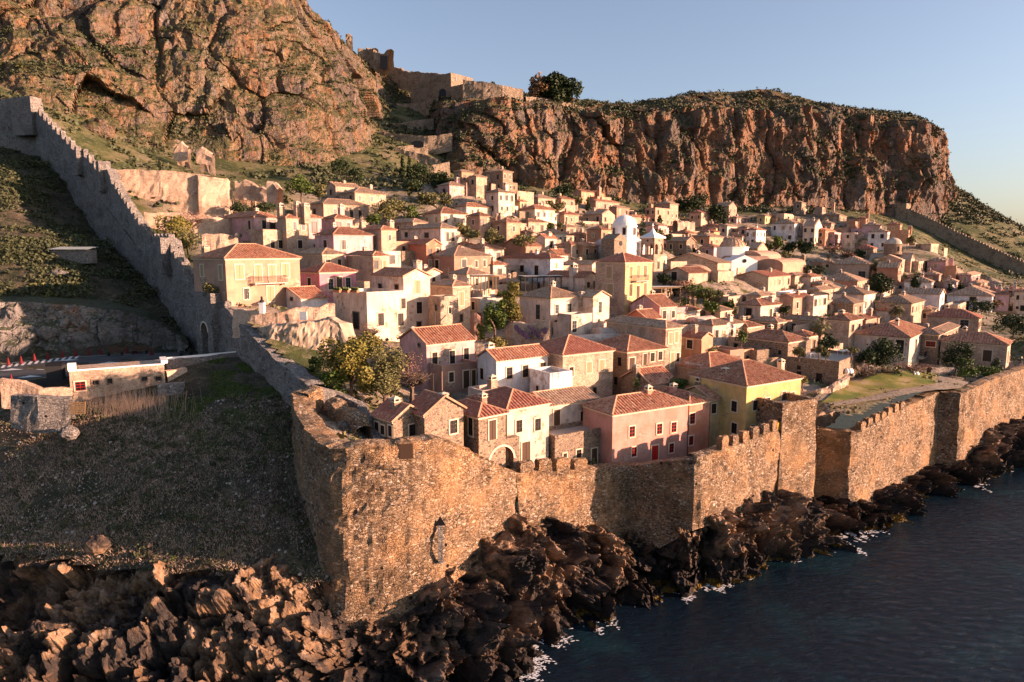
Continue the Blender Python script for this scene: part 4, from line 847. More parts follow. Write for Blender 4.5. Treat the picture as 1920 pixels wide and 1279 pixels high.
Hs('s', 1368, 688, 657, 1326, 1391, 58, 'flat', 'pe', lab='peach flat-roofed block with potted plants on its terrace', D=101)
Hs('s2', 1418, 690, 657, 1391, 1438, 58, 'flat', 'st', lab='small stone flat-roofed block right of the potted-plant terrace', D=103)
Hs('t', 1476, 682, 642, 1388, 1511, 52, 'hip', 'st', 'rt', lab='wide stone house with a double hipped orange roof above the restaurant terrace', win=[(1443.6,656,.5,.7,'k'),(1462,661,.5,.7,'k')], wR=1, D=104, nofl=1)
Hs('t2', 1510, 660, 632, 1476, 1531, 50, 'hip', 'sl', 'rt', lab='stone house with a hipped roof just left of the round fan palm', wR=2, D=112, nofl=1)
Hs('u', 1457, 622, 605, 1410, 1468, 50, 'hip', 'st', 'rb', lab='little stone house with a pyramid roof, uphill of the double hipped roof', wR=1, D=124)
Hs('v', 1530, 625, 603, 1452, 1540, 50, 'gR', 'sl', 'rb', wL=3, lab='long low house with a brown roof behind the round fan palm', D=128, nofl=1)
r, i = Hs('w', 1571, 722, 678, 1470, 1616, 42, 'flat', 'st', lab='big stone building with a restaurant terrace on its flat roof, beside the lawn', win=[(1498,690,.6,.8,'k'),(1536,708.5,.9,1.4,'k'),(1498,701,.7,1.0,'k'),(1585,710,.9,2.2,'d'),(1600,710,.6,1.1),(1611,706,.6,1.1)], D=99)
Hs('x', 1702, 690, 634, 1600, 1737, 40, 'hip', 'cr', 'rt', lab='cream house with a dark wooden balcony behind the bare tree', win=[(1665,645,1.2,1.3,'k'),(1687,650,1.3,2.4,'w'),(1717,648,1.2,2.4,'w')], D=118)
balcony(*HI['x'], 1722, 668, 3.6, 1.2)
Hs('y', 1755, 690, 628, 1735, 1795, 42, 'hip', 'st', 'rb', lab='stone house with a red cloth on its window, right of the wooden balcony', win=[(1745,645,1.6,1.0,'r','L')], wR=1, D=124, ch=[(1736,606,622)])
Hs('z', 1884, 703, 648, 1762, 1945, 40, 'hip', 'sl', 'rt', lab='big grey stone house with a hipped roof at the right edge, behind the garden shrubs', win=[(1851,667,1.3,2.0,'d'),(1813,668,1.4,1.8,'d'),(1890,669,.8,2,'w'),(1899,667,.8,2,'w'),(1906.5,665,.8,1.9,'w'),(1916,659,.8,2,'w')], D=118)
Hs('aa', 1832, 640, 598, 1738, 1853, 38, 'hip', 'sl', 'rr', lab='wide house with a long dull red roof and one shuttered window', win=[(1808,608,1.6,1.9,'b')], wR=3, D=148, nofl=1)
Hs('ab', 1706, 612, 570, 1641, 1732, 42, 'hip', 'sl', 'rb', wR=2, lab='stone house with a brown hipped roof behind the taller fan palm', D=158, nofl=1)
Hs('ac', 1760, 585, 553, 1690, 1770, 42, 'gR', 'wh', 'rb', wR=1, lab='white gabled house with one small window, uphill of the dull red roof', D=172)
Hs('ad', 1858, 585, 556, 1775, 1867, 38, 'hip', 'wh', 'rb', lab='long white house with a brown hipped roof near the right edge', win=[(1824,562,1.4,1.4,'k'),(1808,573,2,2.6,'k')], D=182)
Hs('ae', 1889, 590, 553, 1864, 1912, 38, 'hip', 'li', 'rt', wR=3, lab='pink house with white-railed balconies near the right edge', D=186, ch=[(1873,532,552),(1887,538,556)])
Hs('af', 1925, 590, 548, 1900, 1990, 38, 'hip', 'cr', 'rt', wL=2, wR=4, lab='cream house cut off by the right edge of the photo', D=184, ch=[(1902,528,545)])
Hs('ag', 1598, 605, 570, 1550, 1617, 44, 'hip', 'st', 'rb', wR=2, lab='stone house with a brown hipped roof below the tall cream block', D=146, nofl=1)
Hs('ah', 1617, 600, 553, 1560, 1640, 44, 'hip', 'cr', 'rb', lab='tall cream block with two blue-green shutters facing the sea', win=[(1623,572,.9,1.6,'b'),(1633,569,.9,1.6,'b')], D=158, ch=[(1600,535,552),(1625,534,550)])
Hs('ai', 1590, 650, 602, 1548, 1616, 46, 'hip', 'sl', 'rt', wR=1, lab='stone house with two little square chimneys, right of the round fan palm', D=122, ch=[(1577,580,600,.9)])
Hs('aj', 1621, 640, 600, 1600, 1647, 46, 'hip', 'pe', 'rt', wR=2, lab='peach stone house with a white-capped chimney behind the restaurant terrace', D=130, ch=[(1631,577,592)])
Hs('ak', 1236, 612, 576, 1182, 1268, 56, 'gL', 'pk', 'rt', lab='pale pink house with a broad plain gable, below the tall golden house', wR=2, D=116, pitch=.5, nofl=1)
Hs('ak2', 1212, 617, 598, 1175, 1240, 56, 'gL', 'ro', 'rt', lab='low rose-walled shed with a bright tiled roof in front of the plain pink gable', D=111, pitch=.5)
Hs('al', 1424, 625, 574, 1384, 1462, 50, 'hip', 'cr', 'rt', lab='cream house with a dark arched doorway, left of the pink gabled pair', win=[(1403,588,1.4,2,'k'),(1445,588,.8,1.8)], D=128, ch=[(1446,555,568)])
Hs('am', 1485, 605, 559, 1461, 1519, 50, 'gL', 'pe', 'rt', wR=2, lab='peach house with a gable end uphill of the round fan palm', D=140, pitch=.4)
Hs('an', 1524, 592, 555, 1515, 1551, 50, 'flat', 'cr', wR=3, lab='flat-roofed cream annexe with three blue windows beside the peach gable', D=142, wk='b', nofl=1)
for q, (px, pt, xr_, yb_, lb) in enumerate([(1083, 640, 1188, 668, 'long cream barrel vault in front of the arched cream house'), (1128, 625, 1200, 655, 'second cream barrel vault just uphill of the long one'), (1268, 592, 1312, 614, 'pale barrel vault left of the umbrella pine'), (1310, 603, 1345, 622, 'smallest pale barrel vault below the umbrella pine')]):
    Hs('v%d' % q, px, yb_, pt, px-22, xr_, 58, 'vault', 'cr', lab=lb, name='vaulted_building', cat='building', D=(100, 104, 120, 116)[q])
# --- middle of the town
Hs('ba', 1170, 592, 492, 1116, 1222, 50, 'hip', 'sl', 'rr', lab='tall three-bay house with a bare stone left face and a golden plastered right face', win=[(1142.5,511,1.4,2.2,'s'),(1144,545,1.4,2.4,'s'),(1182.5,511,.9,2.2,'s'),(1196,510,.9,2.6,'s'),(1209.5,509,.9,2.2,'s'),(1182.5,544,.9,2.2,'s'),(1196,548,.9,2.6,'d'),(1209.5,542,.9,2.2,'s')], D=122, ch=[(1159,474,492,1)])
balcony(*HI['ba'], 1197, 526, 3.4, 1.0)
_r, _i = HI['ba']; b = MB(); b.box(-_i['R']/2+.02, _i['R']/2-.02, -_i['L']/2-.05, -_i['L']/2-.003, -3, _i['h']-.3)
b.build('plaster_face', 'oc', _r)
Hs('bb', 1096, 560, 521, 1024, 1123, 52, 'gR', 'cr', 'rt', lab='cream house with a tall chimney and a long awning, left of the tall golden house', wR=2, D=131, ch=[(1075,492,530,1.2,134)], pitch=.5)
Hs('bc', 1032, 530, 485, 944, 1056, 44, 'hip', 'wh', 'rr', lab='long white house with a dark red hipped roof in the town centre', win=[(962,510,1,1.6,'k'),(979,508,1.1,2.4,'w'),(1006,507,1.1,2.0,'w')], wR=1, D=141, nofl=1)
Hs('bd', 1032, 640, 560, 974, 1090, 50, 'hip', 'cr', 'rb', lab='weathered cream house with a blue door, uphill of the flowering wall', win=[(1009,585,1,2.6,'b'),(1044,579.5,.8,1.4,'b'),(1067,579.5,1,1.8,'b'),(1042,606,.7,1)], D=108)
Hs('be', 1111, 640, 558, 1086, 1142, 48, 'gR', 'cr', 'rb', lab='slim cream house with a gable and a pointed-arch doorway beside it', win=[(1125,576,.8,1.8,'b'),(1122.5,605,.7,1.2,'b'),(1093,612,.9,1.8,'b')], D=110, ch=[(1090,546,562)])
b = MB(); 
Hs('be2', 1071, 642, 590, 1045, 1110, 50, 'flat', 'cr', lab='cream terrace with a corbelled edge in front of the slim gabled house', D=104, win=[(1060,614,1,1.8,'b','R')])
Hs('bf', 690, 640, 548, 625.5, 762, 52, 'flat', 'cr', lab='big cream block with a stained pink side wall and a roof terrace with planters', win=[(668,601,1.6,2.8,'k'),(714,599,1,1.8),(751,599,1,1.8),(756,569,.8,1.5)], D=95)
Hs('bg', 759, 640, 519, 699, 807, 50, 'gR', 'cr', 'rt', lab='tallest cream house with a mottled roof rising behind the planter terrace', win=[(783,538,1,2,'s'),(786,577,1,1.8),(785.5,612,.8,1.4,'k'),(713,541,1,1.4,'k'),(744,541,1,1.2,'k')], D=104, ch=[(783,487,503,1)])
Hs('bh', 827, 640, 556, 804, 860, 52, 'flat', 'sl', lab='square rough stone tower between the tallest cream house and the ruin gate', win=[(818,577,.4,.8,'k'),(843,582,.4,1)], D=103, name='stone_tower', cat='tower')
Hs('bi', 850, 630, 537, 806, 882, 50, 'hip', 'sl', 'rb', lab='stone house with a pyramid roof behind the square rough stone tower', win=[(865,560,1,2.2,'s'),(865,596,.6,1.2,'k')], D=110)
Hs('bj', 427, 575, 485, 364, 563, 60, 'hip', 'pe', 'rt', lab='large peach house with an iron balcony just inside the city wall', win=[(379,507,.9,1.6,'s'),(414,511,.9,2,'s'),(449,510,1.2,2,'s'),(484,512.5,1.1,2.6,'s'),(510,512.5,1.1,2.6,'s'),(535,507.5,1.2,2,'s'),(462,551,.8,1.5),(507,551,1.1,2.2,'s'),(544.5,542,.8,.8,'k')], D=93.5, ch=[(386,460,476,.9,108)])
balcony(*HI['bj'], 502, 530, 5.2, 1.0)
Hs('bk', 601, 568, 511, 564, 668, 50, 'hip', 'hp', 'rr', lab='vivid pink house with a bright plain red hipped roof', win=[(580.5,532.5,1,1.9,'w'),(620,533,.9,1.7,'b'),(636,532,1,2.2,'d'),(652.5,530.5,.9,1.7,'b')], D=108)
Hs('bl', 565, 575, 561, 516, 615, 52, 'gL', 'wh', 'rt', lab='small white house with a low gable in front of the vivid pink house', win=[(547,560.5,.6,.4,'k')], D=98, pitch=.38)
Hs('bm', 606, 520, 477, 556, 646, 50, 'hip', 'sl', 'rb', wL=0, wR=2, lab='stone house with a brown hipped roof right above the vivid pink house', D=123, nofl=1, ch=[(622,472,496,.8)])
Hs('bn', 701, 535, 480, 650, 722, 48, 'hip', 'sl', 'rt', wR=2, lab='tan stone house with an awning strip, left of the tall blank tan block', D=121, nofl=1)
Hs('bo', 720, 545, 471, 690, 752, 48, 'flat', 'cr', wR=1, lab='tall blank tan block behind the tan stone house', D=127, nofl=1)
Hs('bp', 716, 480, 431, 660, 743, 46, 'hip', 'sl', 'rt', wR=1, lab='stone-faced house with a tall end chimney, joined to the lilac house', win=[(692.5,459,1.4,2.2)], D=137, ch=[(733,412,435,1),(680,413,428,1)], nofl=1)
Hs('bq', 627, 495, 440, 591, 700, 50, 'hip', 'li', 'rt', lab='lilac pink house with a mottled hipped roof', win=[(610,458,1.2,1.6),(644,459,1,1.8)], D=131, depth=(9, None))
Hs('br', 480, 470, 407, 409, 524, 52, 'hip', 'pk', 'rt', lab='dusky pink house at the upper left end of the town', win=[(468,422,.9,1.8),(495,421,.9,1.7),(511,421,1.2,1.7,'k')], D=139, ch=[(487,0,0)][:0])
Hs('bs', 495, 476, 430, 470, 541, 52, 'flat', 'sl', lab='stone terrace block below the dusky pink house', win=[(511,458,.9,1.6),(526,458,.9,1.6)], D=134)
Hs('bt', 539, 476, 409, 524, 577, 52, 'hip', 'sl', 'rt', lab='stone house with two tall white-capped chimneys beside the dusky pink house', win=[(552.5,424,.8,1.6,'b'),(568,424,.8,1.6,'b'),(562.5,458,1,1.6)], D=136, ch=[(527,380,410,1.1),(558,377,404,1.1),(573,380,405,1.3)])
Hs('bu', 580, 462, 408, 574, 603, 46, 'hip', 'pk', 'rt', lab='narrow pink house with one tall dark door window, left of the bare vine', win=[(590,426,1,2,'k')], D=141)
Hs('bv', 629, 445, 410, 602, 661, 50, 'hip', 'pk', 'rt', wR=2, lab='pinkish house with a tall white-capped chimney, below the large sunlit stone house', D=150, ch=[(640,382,412,1.1)])
Hs('bw', 608, 430, 382, 581, 692, 50, 'hip', 'sl', 'rb', lab='large sunlit stone house with a broad hipped roof at the top of the quarter', win=[(590,397,1,1.2,'k'),(628,397,.9,1.2),(659,400,1,2),(675,401,1,2)], D=163)
Hs('bx', 630, 372, 349, 611, 676, 48, 'gL', 'sl', 'rb', wL=1, lab='half-ruined stone house with a sloping roof at the very top of the left quarter', D=186, nofl=1)
Hs('by', 666, 386, 361, 636, 724, 50, 'hip', 'sl', 'rb', wL=1, wR=3, lab='long stone house with a brown roof above the dark olive trees', D=180, nofl=1)
Hs('bz', 800, 505, 459, 742, 828, 44, 'gR', 'ro', 'rr', wR=2, lab='brick-red gabled house in the town centre', D=138, pitch=.5)
Hs('ca', 852, 520, 481, 802, 920, 48, 'hip', 'te', 'rb', lab='dusty terracotta house with a grey-brown hipped roof', win=[(819.5,495.5,1.2,1.7),(870,494,1.2,1.6),(893,495,.7,1.3),(908,494,.7,1.3)], D=134, ch=[(866,462,480,1)])
Hs('cb', 876, 545, 515, 842, 914, 48, 'hip', 'cr', 'rb', lab='low cream house with a timber pergola in front of the terracotta house', wR=1, D=125, ch=[(910,462,482,1,146)])
Hs('cc', 907, 492, 467, 871, 945, 46, 'hip', 'cr', 'rt', wL=1, wR=2, lab='small cream house with two pepper-pot chimneys behind the terracotta house', D=147, nofl=1)
Hs('cd', 827, 470, 428, 752, 857, 44, 'hip', 'cr', 'rb', lab='cream house with air-conditioning units and a long brown roof', win=[(762,440,1,1,'k'),(800,441,1.4,1,'k'),(839,444,.9,2),(849,444,.9,2)], D=150)
Hs('cd2', 775, 440, 417, 722, 800, 44, 'hip', 'sl', 'rb', wL=1, lab='small stone house with a thin chimney left of the air-conditioned cream house', D=158, ch=[(734,412,440,1)])
Hs('ce', 827, 425, 400, 792, 877, 46, 'hip', 'cr', 'rt', wL=2, wR=3, lab='cream house with five even windows above the long brown roof', D=168, nofl=1)
Hs('cf', 900, 440, 405, 874, 921, 46, 'hip', 'pe', 'rt', wL=1, wR=2, lab='peach stone house right behind the two olive trees', D=166)
Hs('cg', 950, 465, 417, 922, 975, 46, 'hip', 'pe', 'rt', wL=1, wR=1, lab='tall plain peach house with a chimney stack, right of the olive trees', D=165, ch=[(939,398,420,1.2)])
Hs('ch', 991, 440, 416, 972, 1026, 44, 'hip', 'sl', 'rt', wR=2, lab='square sandstone house left of the round green bush', D=181, nofl=1)
Hs('ci', 1040, 462, 438, 1007, 1062, 44, 'hip', 'gr', 'rb', wR=3, lab='grey house with three pale shuttered windows and a worn roof', D=170, nofl=1)
Hs('cj', 1003, 420, 392, 974, 1040, 44, 'hip', 'cr', 'rt', wL=0, wR=3, lab='cream house with a broad red-brown roof above the square sandstone house', D=194, nofl=1)
Hs('ck', 1058, 420, 402, 1038, 1085, 44, 'hip', 'pe', 'rr', wL=1, wR=3, lab='peach house with a rusty flat-looking roof, right of the broad roofed cream house', D=203, nofl=1)
Hs('cl', 1129, 422, 402, 1092, 1153, 42, 'gR', 'sl', 'rb', wL=1, wR=2, lab='sandstone house with twin gables above the white domed church', D=212)
Hs('cm', 1009, 388, 371, 982, 1041, 44, 'hip', 'sl', 'rb', wR=2, lab='low sandstone house with a brown roof below the small clump of pines', D=214, nofl=1)
Hs('cn', 1052, 396, 373, 1031, 1078, 44, 'hip', 'pe', 'rt', wL=1, wR=2, lab='peach house with a pointed roof right of the low sandstone house', D=220, nofl=1)
Hs('co', 1090, 382, 359, 1074, 1132, 42, 'gL', 'pe', 'rt', wL=1, wR=4, lab='long peach house with two chimneys at the foot of the cliff', D=238, nofl=1, ch=[(1123,350,365,1.2)])
Hs('co2', 1120, 388, 368, 1108, 1146, 42, 'flat', 'pe', wR=2, lab='flat peach annexe right of the two-chimney house', D=240, nofl=1)
Hs('cp', 1117, 396, 377, 1106, 1161, 42, 'hip', 'pe', 'rt', wR=4, lab='low peach row house with four small windows below the flat annexe', D=230, nofl=1)
Hs('cq', 1156, 408, 389, 1146, 1180, 42, 'hip', 'te', 'rb', wR=2, lab='dull brown cube house left of the golden block near the cliff', D=228, nofl=1)
Hs('cr', 1185, 424, 407, 1168, 1217, 42, 'hip', 'pe', 'rt', wR=3, lab='peach house with a long roof right above the white dome', D=222, nofl=1)
Hs('cs', 943, 362, 321, 906, 961, 40, 'hip', 'st', 'rb', wL=2, wR=2, lab='tall four-square tower house of dark stone at the foot of the orange cliff', D=203, pitch=.3)
Hs('ct', 843, 365, 347, 821, 892, 44, 'hip', 'pk', 'rb', wL=1, wR=3, lab='pale pink house at the edge of the dark trees, below the tower house', D=196, nofl=1, ch=[(857,332,350,1.2)])
Hs('cu', 866, 350, 322, 851, 888, 42, 'hip', 'pe', 'rb', wL=1, wR=2, lab='small peach house with a dark roof, leftmost of three behind the pale pink house', D=203, nofl=1)
Hs('cv', 893, 350, 331, 881, 913, 42, 'hip', 'sl', 'rb', wL=1, wR=1, lab='small sandstone cube house just left of the tall tower house', D=200, nofl=1)
Hs('cw', 935, 402, 360, 911, 965, 42, 'hip', 'cr', 'rb', wL=1, wR=3, lab='tall cream tower-like house in front of the dark stone tower house', D=189, ch=[(948,342,362,1.2)])
Hs('cx', 875, 408, 387, 852, 932, 44, 'hip', 'cr', 'rt', wR=3, lab='long cream house with an orange roof left of the tower-like cream house', D=184, nofl=1)
Hs('cy', 975, 392, 378, 962, 985, 42, 'hip', 'oc', 'rt', wR=2, lab='tiny golden house tucked right of the tower-like cream house', D=200, nofl=1)
Hs('cz', 985, 474, 462, 937, 1016, 44, 'gL', 'pe', 'rt', lab='very low long brown roof left of the row of small gables', D=152, pitch=.4)
Hs('da', 1022, 468, 447, 1008, 1044, 42, 'gL', 'cr', 'rt', wR=1, lab='little cream gable house with a thin chimney, below the grey house', D=160, pitch=.6, ch=[(1029,434,450,1)])
Hs('db', 1071, 480, 460, 1045, 1092, 42, 'hip', 'sl', 'rt', wR=1, lab='sandstone cottage, left one of the pair before the round-windowed chapel', D=158, nofl=1)
Hs('dc', 1092, 484, 461, 1082, 1122, 42, 'hip', 'pe', 'rt', wR=2, lab='peach cottage, right one of the pair before the round-windowed chapel', D=159, nofl=1)
Hs('dd', 1127, 460, 431, 1100, 1147, 42, 'hip', 'pe', 'rt', wL=1, wR=2, lab='peach house with a thin chimney directly left of the white dome', D=180, ch=[(1140,420,432,1)])
Hs('de', 1110, 515, 497, 1056, 1123, 46, 'gR', 'cr', 'rb', wR=1, lab='low house with a grey-brown roof between the long white and tall golden houses', D=146, pitch=.5)
Hs('de2', 1045, 496, 479, 1020, 1070, 46, 'gL', 'cr', 'rt', wR=0, lab='cream cottage with a sharp little gable behind the long white house', D=150, pitch=.6)
Hs('df', 1234, 444, 423, 1187, 1250, 40, 'hip', 'pk', 'rb', wL=1, wR=2, lab='pink house behind the bell tower with cypress trees beside it', D=200, nofl=1)
Hs('dg', 1228, 425, 389, 1210, 1257, 40, 'flat', 'pe', wL=2, wR=3, lab='peach flat-topped house left of the pines, lower of two joined blocks', D=232, ch=[(1220,382,392,1.2)])
Hs('dh', 1255, 425, 382, 1230, 1271, 40, 'hip', 'pe', 'rb', wL=1, wR=2, lab='taller peach block joined behind the flat-topped house, left of the pines', D=240)
Hs('di', 1314, 424, 399, 1292, 1333, 40, 'hip', 'sl', 'rr', wL=2, wR=2, lab='sandstone house with a rusty pyramid roof, right of the pines', D=246, nofl=1)
Hs('dj', 1366, 414, 387, 1340, 1381, 38, 'gR', 'pe', 'rb', wR=1, lab='tall gabled peach house behind the dark pine', D=266)
Hs('dk', 1381, 418, 409, 1370, 1406, 38, 'hip', 'pk', 'rb', wL=1, wR=3, lab='low pink house right of the tall gabled peach house', D=256, nofl=1)
Hs('dl', 1434, 420, 405, 1422, 1453, 38, 'hip', 'oc', 'rb', wL=1, wR=2, lab='golden ochre house on the green bank under the cliff', D=258, nofl=1)
Hs('dm', 1502, 405, 380, 1487, 1541, 36, 'hip', 'st', 'rb', wL=1, wR=5, lab='long stone house with a row of small windows, highest in the right quarter', D=290)
Hs('dn', 1541, 406, 388, 1528, 1568, 36, 'flat', 'pe', wR=2, lab='peach flat house right of the highest long stone house', D=286, ch=[(1562,378,388,1.2)])
Hs('do', 1488, 456, 419, 1445, 1506, 38, 'hip', 'wh', 'rb', wL=3, wR=2, lab='long white three-storey house with stone quoins in the right quarter', D=240)
Hs('dp', 1526, 461, 424, 1505, 1541, 36, 'gR', 'cr', 'rb', wL=2, wR=2, lab='cream gabled house with a dark arched doorway, next to the long white one', D=238)
Hs('dq', 1546, 462, 432, 1530, 1566, 36, 'hip', 'te', 'rt', wL=1, wR=2, lab='brownish stone house right of the arched doorway house', D=242)
Hs('dr', 1417, 462, 431, 1398, 1435, 38, 'hip', 'wh', 'rt', wL=2, wR=2, lab='bright white cube house with even rows of windows in the town centre', D=222, wk='b')
Hs('ds', 1391, 461, 444, 1372, 1409, 38, 'hip', 'cr', 'rt', wR=2, lab='cream house with an orange roof left of the bright white cube house', D=222, nofl=1)
Hs('dt', 1363, 442, 424, 1349, 1382, 38, 'hip', 'cr', 'rb', wL=1, wR=2, lab='cream house above the tiled church dome', D=236, nofl=1)
Hs('du', 1345, 436, 424, 1316, 1352, 38, 'hip', 'sl', 'rt', wR=1, lab='sandstone house with a long roof, uphill of the orange-gold roof', D=238, nofl=1)
Hs('dv', 1338, 450, 435, 1313, 1349, 38, 'hip', 'oc', 'rr', wR=1, lab='orange-gold house with a rusty roof and small chimney', D=228, ch=[(1341,427,435,1)], nofl=1)
Hs('dw', 1330, 463, 444, 1300, 1356, 38, 'hip', 'pe', 'rb', wL=1, wR=3, lab='broad peach house with a brown roof left of the tiled church dome', D=214, nofl=1)
Hs('dx', 1286, 487, 453, 1250, 1303, 40, 'gR', 'st', 'rb', wL=2, wR=2, lab='big dark stone gabled house right of the bell tower', D=190)
Hs('dy', 1338, 484, 464, 1313, 1352, 40, 'hip', 'li', 'rt', wL=1, wR=1, lab='rose pink house just left of the white church', D=196, nofl=1)
Hs('dz', 1290, 448, 438, 1260, 1306, 40, 'hip', 'pe', 'rt', wL=1, wR=1, lab='low peach house with a rusty roof, below the collapsed white ruin', D=216, nofl=1)
Hs('ea', 1420, 486, 467, 1398, 1439, 38, 'gR', 'sl', 'rb', wR=2, lab='sandstone gabled house right of the white church drum', D=202, nofl=1)
Hs('eb', 1628, 525, 496, 1556, 1642, 36, 'hip', 'sl', 'rb', wR=2, lab='long patched stone house with a brown hipped roof above the dark round tree', win=[(1616,515,2,2,'b')], D=202, nofl=1)
Hs('ec', 1606, 552, 528, 1535, 1625, 38, 'hip', 'pe', 'rb', wR=2, lab='peach house with a pale roof between two brown-roofed houses, left of the dark tree', D=184, nofl=1)
Hs('ed', 1563, 560, 541, 1520, 1585, 40, 'hip', 'sl', 'rb', wL=1, wR=1, lab='stone house with a dark worn roof left of the peach house by the dark tree', D=172, nofl=1)
Hs('ee', 1535, 566, 545, 1514, 1562, 42, 'hip', 'sl', 'rb', wL=2, lab='stone house with a grey roof, uphill of the flat annexe', D=164, nofl=1)
Hs('ef', 1682, 535, 503, 1643, 1704, 36, 'gR', 'te', 'rb', wR=3, lab='dark rose house with three windows in its gable, below the stone church', D=196, nofl=1)
Hs('eg', 1772, 515, 490, 1738, 1790, 34, 'hip', 'pk', 'rb', wL=1, wR=2, lab='salmon house with two chimneys right of the stone church', D=212, ch=[(1769,482,492,1.2),(1783,483,492,1.2)])
Hs('eh', 1791, 528, 499, 1776, 1807, 34, 'flat', 'pe', wR=2, lab='peach stone cube on the right flank of the town, before the green bank', D=208, nofl=1)
Hs('ei', 1760, 530, 516, 1728, 1785, 36, 'hip', 'te', 'rb', wL=1, lab='dark house with a brown pyramid roof below the salmon house', D=200, nofl=1)
Hs('ej', 1746, 548, 530, 1695, 1776, 36, 'hip', 'wh', 'rb', wR=4, lab='white house with a brown roof beside the small cypresses', D=190, nofl=1)
Hs('ek', 1792, 548, 529, 1776, 1812, 36, 'hip', 'li', 'rb', wR=1, lab='mauve house between the two small cypresses', D=192, nofl=1)
Hs('el', 1852, 556, 541, 1832, 1868, 36, 'hip', 'li', 'rb', wR=1, lab='mauve house with a chimney uphill of the long white house', D=200, nofl=1)
Hs('em', 1636, 492, 466, 1603, 1675, 36, 'hip', 'st', 'rr', wL=1, wR=4, lab='stone house with a bright red roof left of the stone church', D=220, nofl=1)
Hs('en', 1662, 470, 435, 1627, 1687, 34, 'hip', 'wh', 'rb', wL=2, wR=3, lab='white two-storey house directly above the stone church dome', D=240)
Hs('eo', 1601, 468, 436, 1579, 1627, 34, 'flat', 'cr', wL=1, wR=4, lab='cream flat-fronted house second from the left in the pale terrace row', D=244)
Hs('ep', 1563, 468, 435, 1540, 1579, 34, 'flat', 'pk', wL=2, wR=2, lab='pinkish flat-fronted house at the left end of the pale terrace row', D=246, ch=[(1554,425,436,1.2)])
Hs('eq', 1686, 450, 421, 1662, 1699, 34, 'hip', 'pe', 'rt', wL=1, wR=2, lab='tall peach house behind the white two-storey house', D=254)
Hs('er', 1702, 460, 431, 1690, 1718, 34, 'flat', 'pe', wR=4, lab='peach house with a row of four windows at the right end of the upper quarter', D=252, ch=[(1706,422,432,1.2)])
Hs('es', 1648, 440, 423, 1616, 1664, 34, 'hip', 'li', 'rb', wR=2, lab='mauve house with a dark roof behind the pale terrace row', D=260, nofl=1)
Hs('et', 1623, 420, 410, 1607, 1651, 34, 'hip', 'pe', 'rr', wR=4, lab='golden peach house near the watch tower', D=272, nofl=1, ch=[(1626,400,410,1.2)])
Hs('eu', 1573, 418, 403, 1540, 1587, 34, 'hip', 'st', 'rb', wL=1, wR=1, lab='dark stone house with pale quoins in the upper right quarter', D=276, nofl=1)
Hs('ev', 1558, 434, 419, 1528, 1592, 34, 'hip', 'pe', 'rb', wL=1, wR=2, lab='peach house with a small gable just above the pale terrace row', D=262, nofl=1, ch=[(1549,410,420,1.2)])
Hs('ew', 1603, 430, 415, 1588, 1612, 34, 'flat', 'te', wR=1, lab='small reddish cube between the dark quoined and golden peach houses', D=266, nofl=1)
Hs('ex', 1440, 545, 520, 1380, 1482, 40, 'gL', 'sl', 'rr', wR=1, lab='low building with a flat bright red roof in front of the white church', D=160, nofl=1, pitch=.3)
Hs('ey', 1468, 505, 488, 1450, 1512, 36, 'gL', 'st', 'rb', wR=1, lab='roofless-looking old chapel with a belfry gable among the shrubs', D=200, ch=[(1505,476,490,1.2)], nofl=1)
Hs('ez', 1481, 565, 548, 1455, 1512, 42, 'flat', 'wh', wL=1, wR=1, lab='small white flat block with an air conditioner right of the bright red roof', D=156, nofl=1)
Hs('fa', 1655, 556, 544, 1640, 1690, 40, 'hip', 'cr', 'rb', wR=1, lab='small cream house right behind the dark round tree', D=182, nofl=1)
Hs('fb', 1400, 640, 614, 1370, 1425, 50, 'hip', 'pe', 'rt', wL=1, lab='small peach house tucked below the arched-doorway cream house', D=116, nofl=1)
Hs('fc', 1225, 500, 478, 1215, 1245, 46, 'flat', 'sl', lab='low stone annexe at the foot of the bell tower', D=150)
Hs('fd', 900, 585, 560, 882, 930, 46, 'flat', 'gr', wL=1, wR=0, lab='grey plastered box with a loaded roof terrace left of the tall leafy trees', D=116, nofl=1)
Hs('fe', 925, 520, 497, 915, 950, 46, 'hip', 'cr', 'rt', wR=1, lab='cramped cream house left of the long white house', D=140, nofl=1)
Hs('ff', 800, 545, 512, 780, 826, 46, 'gR', 'cr', 'rt', wR=1, lab='small cream gable beside the tallest cream house, behind its ridge', D=126)
Hs('fg', 1345, 510, 494, 1240, 1370, 40, 'gL', 'sl', 'rb', lab='long low tiled church hall in front of the white church', D=163, pitch=.3)
Hs('fh', 1560, 590, 572, 1550, 1575, 42, 'flat', 'sl', lab='tiny flat stone annexe left of the brown hipped roof', D=148)

